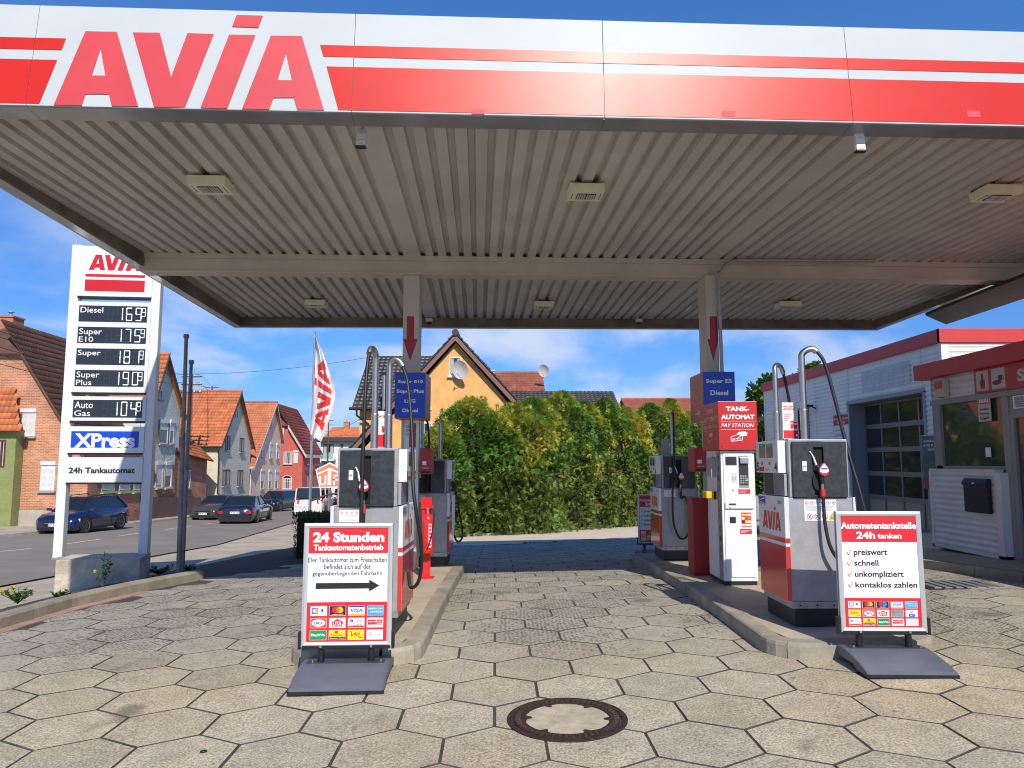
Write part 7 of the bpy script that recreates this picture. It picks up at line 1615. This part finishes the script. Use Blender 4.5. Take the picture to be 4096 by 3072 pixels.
# thuja hedge: nine shrubs grown together
hedge = thing('thuja_hedge', 'tall dense thuja hedge with yellowing tips across the back', 'hedge', tuple(HKN[1]+Vector((0,.9,0)))); HO = hedge.location.copy()
tops = [(958,905),(1018,852),(1062,885),(1112,862),(1152,850),(1212,836),(1262,858),(1305,852),(1352,872),(1402,862),(1446,852),(1490,880),(1540,880)]
def hk_y(x):
    for a, b in zip(HKN, HKN[1:]):
        if a.x <= x <= b.x: return a.y+(b.y-a.y)*(x-a.x)/(b.x-a.x)
    return HKN[-1].y if x > 0 else HKN[0].y
for ti, (u, v) in enumerate(tops):
    a, b = ray(u*K, v*K); y = hk_y(a*26)+1.25; y = hk_y(a*y)+1.25; cx_ = a*y; zt_ = CZ+b*y; z0 = T(cx_, y)+.05; h = (zt_-z0)*.95
    tris = []; cols = []; R = 1.45 if ti else .85; N = 3900; fs = rnd.uniform(.62, .76)
    for k in range(N):
        f = rnd.random()**.80; ang = rnd.uniform(-math.pi*1.02, .02) if rnd.random() < .92 else rnd.uniform(0, math.pi)
        shp = 1.0 if f < fs else (max(.02, (1-f)/(1-fs)))**.62
        px_ = cx_+math.cos(ang)*R; lump = 1+.30*nz(px_, f*h, 0, .55)+.34*nz(px_, f*h, 5, 1.7)
        rr = R*shp*lump*rnd.uniform(.70, 1.10)
        base = Vector((cx_+rr*math.cos(ang), y+rr*math.sin(ang)*.95, z0+.03+f*(h-.05)))
        up_ = .15+(1.3*(f-.7)/.3 if f > .7 else 0)
        out_ = Vector((math.cos(ang)*.8+rnd.gauss(0,.35), math.sin(ang)*.8+rnd.gauss(0,.25), rnd.uniform(-.5, .5)+up_)).normalized()
        side = out_.cross(Vector((0,0,1))); side = (side.normalized() if side.length > .01 else Vector((1,0,0))); side = (side*math.cos(q_ := rnd.uniform(-1.4,1.4))+out_.cross(side)*math.sin(q_)).normalized()
        L = rnd.uniform(.12, .27)*(1.35 if f > .8 else 1)
        yel = nz(base.x, base.y, base.z, .55)*1.4+nz(base.x, base.z, 3, 2.1)*.7+(f-.74)*1.5+rnd.uniform(-.30,.30); dk = rnd.uniform(.5, 1.3)*(1+.5*nz(base.x, base.z, 0, 1.7))
        g1 = Vector((.120,.255,.032))*dk
        if f < .5: g1 = Vector((.165,.245,.045))*dk
        col = g1.lerp(Vector((.75,.56,.05)), min(1, yel*1.1)*.62) if yel > 0 else g1
        if rnd.random() < .010: col = Vector((.50,.22,.06))
        for s in range(5):                              # a flat drooping spray of five leaflets
            th = (s-2)*.46; d = (out_*math.cos(th)+side*math.sin(th)).normalized(); l = L*(1-.15*abs(s-2)); w_ = side*math.cos(th)*.015-out_*math.sin(th)*.015
            o_ = base+out_*(.02*abs(s-2))-HO; dr_ = Vector((0,0,-.02-.12*l)); tris.append([tuple(o_-w_*.7), tuple(o_+d*l*.55+w_*1.35+dr_*.3), tuple(o_+d*l+dr_), tuple(o_+d*l*.55-w_*1.35+dr_*.3)]); cols.append(tuple(col*rnd.uniform(.8,1.2)))
    for q in range(9):                                  # feathery leaders standing out of the top
        bx_ = cx_+rnd.uniform(-.95,.95)*R*(.8 if ti else .5); by_ = y-rnd.uniform(.1,.9); tz = z0+h*rnd.uniform(.84,.95)-abs(bx_-cx_)*.35; hl = rnd.uniform(.25,.62)
        for k in range(46):
            f = rnd.random(); b_ = Vector((bx_+rnd.gauss(0,.07)*(1-f*.7), by_+rnd.gauss(0,.06), tz-.35+f*(hl+.35))); d = Vector((rnd.gauss(0,.55), rnd.gauss(0,.5), .9)).normalized(); s_ = d.cross(Vector((rnd.random(),rnd.random()+.2,.1))).normalized(); l = rnd.uniform(.10,.22)*(1.1-f*.4); col = Vector((.16,.30,.035)).lerp(Vector((.70,.55,.05)), rnd.random()**1.5*.8)*rnd.uniform(.7,1.2)
            for m_ in (-1,0,1):
                dd_ = (d+s_*m_*.5).normalized(); w_ = s_*.013; o_ = b_-HO; tris.append([tuple(o_-w_*.5), tuple(o_+dd_*l*.5+w_), tuple(o_+dd_*l), tuple(o_+dd_*l*.5-w_)]); cols.append(tuple(col))
    leafobj('thuja_foliage', hedge, tris, cols)
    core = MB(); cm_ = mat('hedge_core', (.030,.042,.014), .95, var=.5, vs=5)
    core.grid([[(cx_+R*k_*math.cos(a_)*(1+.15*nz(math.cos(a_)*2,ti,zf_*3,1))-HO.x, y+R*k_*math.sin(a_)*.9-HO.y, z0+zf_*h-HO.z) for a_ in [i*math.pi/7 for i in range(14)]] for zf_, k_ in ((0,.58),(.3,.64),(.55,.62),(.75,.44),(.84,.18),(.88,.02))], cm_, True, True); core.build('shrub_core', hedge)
    mb = MB(); mb.tube([(cx_-HO.x, y-.3-HO.y, z0-.1-HO.z), (cx_+.05-HO.x, y-.2-HO.y, z0+.5-HO.z), (cx_-HO.x, y-HO.y, z0+h*.8-HO.z)], [.06,.05,.02], WOOD, 6); mb.build('trunk', hedge)
def shrub(name, lab, cat, u0, u1, v0, v1, y, N, leaf, cols_, round_=True, depth=.6, kindname='leaves'):
    a = A(u0, v1, y); b = A(u1, v0, y); cx_ = (a.x+b.x)/2; hw = (b.x-a.x)/2; z0 = T(cx_, y); h = b.z-z0; t = thing(name, lab, cat, (cx_, y, z0)); tris = []; cc = []
    for k in range(N):
        p = Vector((rnd.uniform(-1,1), rnd.uniform(-1,1), rnd.uniform(0,1)))
        ax = rnd.randrange(4)
        if ax == 0: p.y = -1+rnd.uniform(0,.15)
        elif ax == 1: p.z = 1-rnd.uniform(0,.10)
        elif ax == 2: p.x = -1+rnd.uniform(0,.1)
        else: p.x = 1-rnd.uniform(0,.1)
        q = Vector((p.x*hw, p.y*depth, p.z*h)); q *= 1+.06*nz(q.x, q.y, q.z, 3); d = Vector((rnd.gauss(0,1), rnd.gauss(0,1)-.4, rnd.gauss(0,1)+.4)).normalized(); s = d.cross(Vector((rnd.random(), rnd.random(), 1))).normalized(); l = leaf*rnd.uniform(.6,1.3)
        tris.append([tuple(q), tuple(q+d*l*.5+s*l*.28), tuple(q+d*l), tuple(q+d*l*.5-s*l*.28)]); c_ = Vector(cols_[rnd.randrange(len(cols_))])*rnd.uniform(.7,1.25); cc.append(tuple(c_))
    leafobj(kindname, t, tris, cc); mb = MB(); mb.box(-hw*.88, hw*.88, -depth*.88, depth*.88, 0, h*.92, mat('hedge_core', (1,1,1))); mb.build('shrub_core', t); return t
shrub('box_hedge', 'low clipped dark green hedge behind the 24 Stunden sign', 'hedge', 1203, 1400, 2050, 2180, 16.0, 3800, .055, ((.05,.11,.02),(.07,.14,.03),(.10,.18,.04)))
def tree(lab, u, vt, vb, wpx, y, seed, cols_):
    r_ = random.Random(seed); a = A(u, vt, y); z0 = T(a.x, y); h = a.z-z0; t = thing('leafy_tree', lab, 'tree', (a.x, y, z0)); R = wpx/2*y/F_PX
    mb = MB(); mb.tube([(0,0,0),(.1,0,h*.35),(0,.1,h*.8)], [.22,.16,.04], WOOD, 8)
    clumps = []
    for i in range(26):
        th = r_.uniform(0, 6.28); f = r_.uniform(.25, .97); rr = R*math.sin(math.pi*min(1, f*.95))**.6*r_.uniform(.3,.9); c = Vector((rr*math.cos(th), rr*math.sin(th), h*f)); clumps.append((c, R*r_.uniform(.28,.42)))
        mb.tube([(0,0,h*min(.6, f*.6)), tuple(c*.6+Vector((0,0,h*.15))), tuple(c)], [.07,.04,.015], WOOD, 5)
    mb.build('trunk', t); tris = []; cc = []
    for c, cr in clumps:
        for k in range(170):
            d0_ = Vector((r_.gauss(0,1), r_.gauss(0,1), r_.gauss(0,1))).normalized(); q = c+d0_*cr*r_.uniform(.5,1.05); d = (d0_+Vector((r_.gauss(0,.6), r_.gauss(0,.6), r_.gauss(0,.6)-.2))).normalized(); s = d.cross(Vector((r_.random(), r_.random(), 1))).normalized(); l = r_.uniform(.16,.34)
            tris.append([tuple(q), tuple(q+d*l*.5+s*l*.3), tuple(q+d*l), tuple(q+d*l*.5-s*l*.3)]); cc.append(tuple(Vector(cols_[r_.randrange(len(cols_))])*r_.uniform(.7,1.3)))
    leafobj('crown', t, tris, cc)
GC = ((.06,.13,.02),(.085,.165,.028),(.12,.20,.035))
tree('dark leafy tree between payment machine and workshop', 3052, 1520, 2000, 170, 34, 3, GC)
tree('leafy tree whose crown rises over the workshop roof', 3255, 1462, 1900, 220, 40, 5, GC)
tree('leafy tree behind the hedge beside the payment hood', 3180, 1500, 1900, 150, 44, 8, GC)
def weed(u, v, h, lab, n=14, spread=.12, flower=False, tall=False):
    p = G(u, v); t = thing('weed', lab, 'weed', tuple(p)); mb = MB(); tris = []; cc = []; SM = mat('weed_stem', (.06,.12,.03), .7)
    for i in range(n):
        th = rnd.uniform(0,6.28); hh = h*rnd.uniform(.35,1); top = Vector((math.cos(th)*spread*rnd.uniform(.3,1), math.sin(th)*spread*rnd.uniform(.3,1), hh)); mb.tube([(0,0,0), tuple(top*.5+Vector((0,0,hh*.12))), tuple(top)], .004, SM, 4, False)
        for k in range(9 if tall else 6):
            f = rnd.uniform(.2,1); q = top*f+Vector((0,0,hh*.12*math.sin(f*3.1))); d = Vector((rnd.gauss(0,1), rnd.gauss(0,1), rnd.uniform(-.2,.8))).normalized(); s = d.cross(Vector((0,0,1))).normalized(); l = rnd.uniform(.04,.09); tris.append([tuple(q), tuple(q+d*l*.5+s*l*.35), tuple(q+d*l), tuple(q+d*l*.5-s*l*.35)]); cc.append(tuple(Vector((.07,.15,.03))*rnd.uniform(.6,1.5)))
        if flower and i % 3 == 0: l = .02; q = top; tris.append([tuple(q+Vector((-l,0,-l))), tuple(q+Vector((l,0,-l))), tuple(q+Vector((l,0,l))), tuple(q+Vector((-l,0,l)))]); cc.append((.75,.55,.02))
    mb.build('stem', t); leafobj('leaves', t, tris, cc)
weed(410, 2352, .52, 'tall weed growing against the concrete plinth', 9, .14, True, True); weed(70, 2415, .22, 'yellow-flowered weed by the kerb left of the plinth', 26, .28, True); weed(640, 2298, .14, 'low green weed right of the price sign foot', 30, .25); weed(755, 2290, .13, 'grass tuft at the foot of the bare dark poles', 26, .14)
weed(245, 2395, .10, 'small dry grass tuft at the corner of the plinth', 14, .12)
for (u, v), lb in zip(((2030,2130),(2165,2118),(2300,2110),(2440,2098)), ('leftmost weed at the foot of the hedge kerb', 'weed at the hedge kerb straight behind the drain grate', 'weed in the middle of the hedge kerb, right of the grate', 'weed at the hedge kerb nearest the far right pump')): weed(u, v, .10, lb, 8, .12)
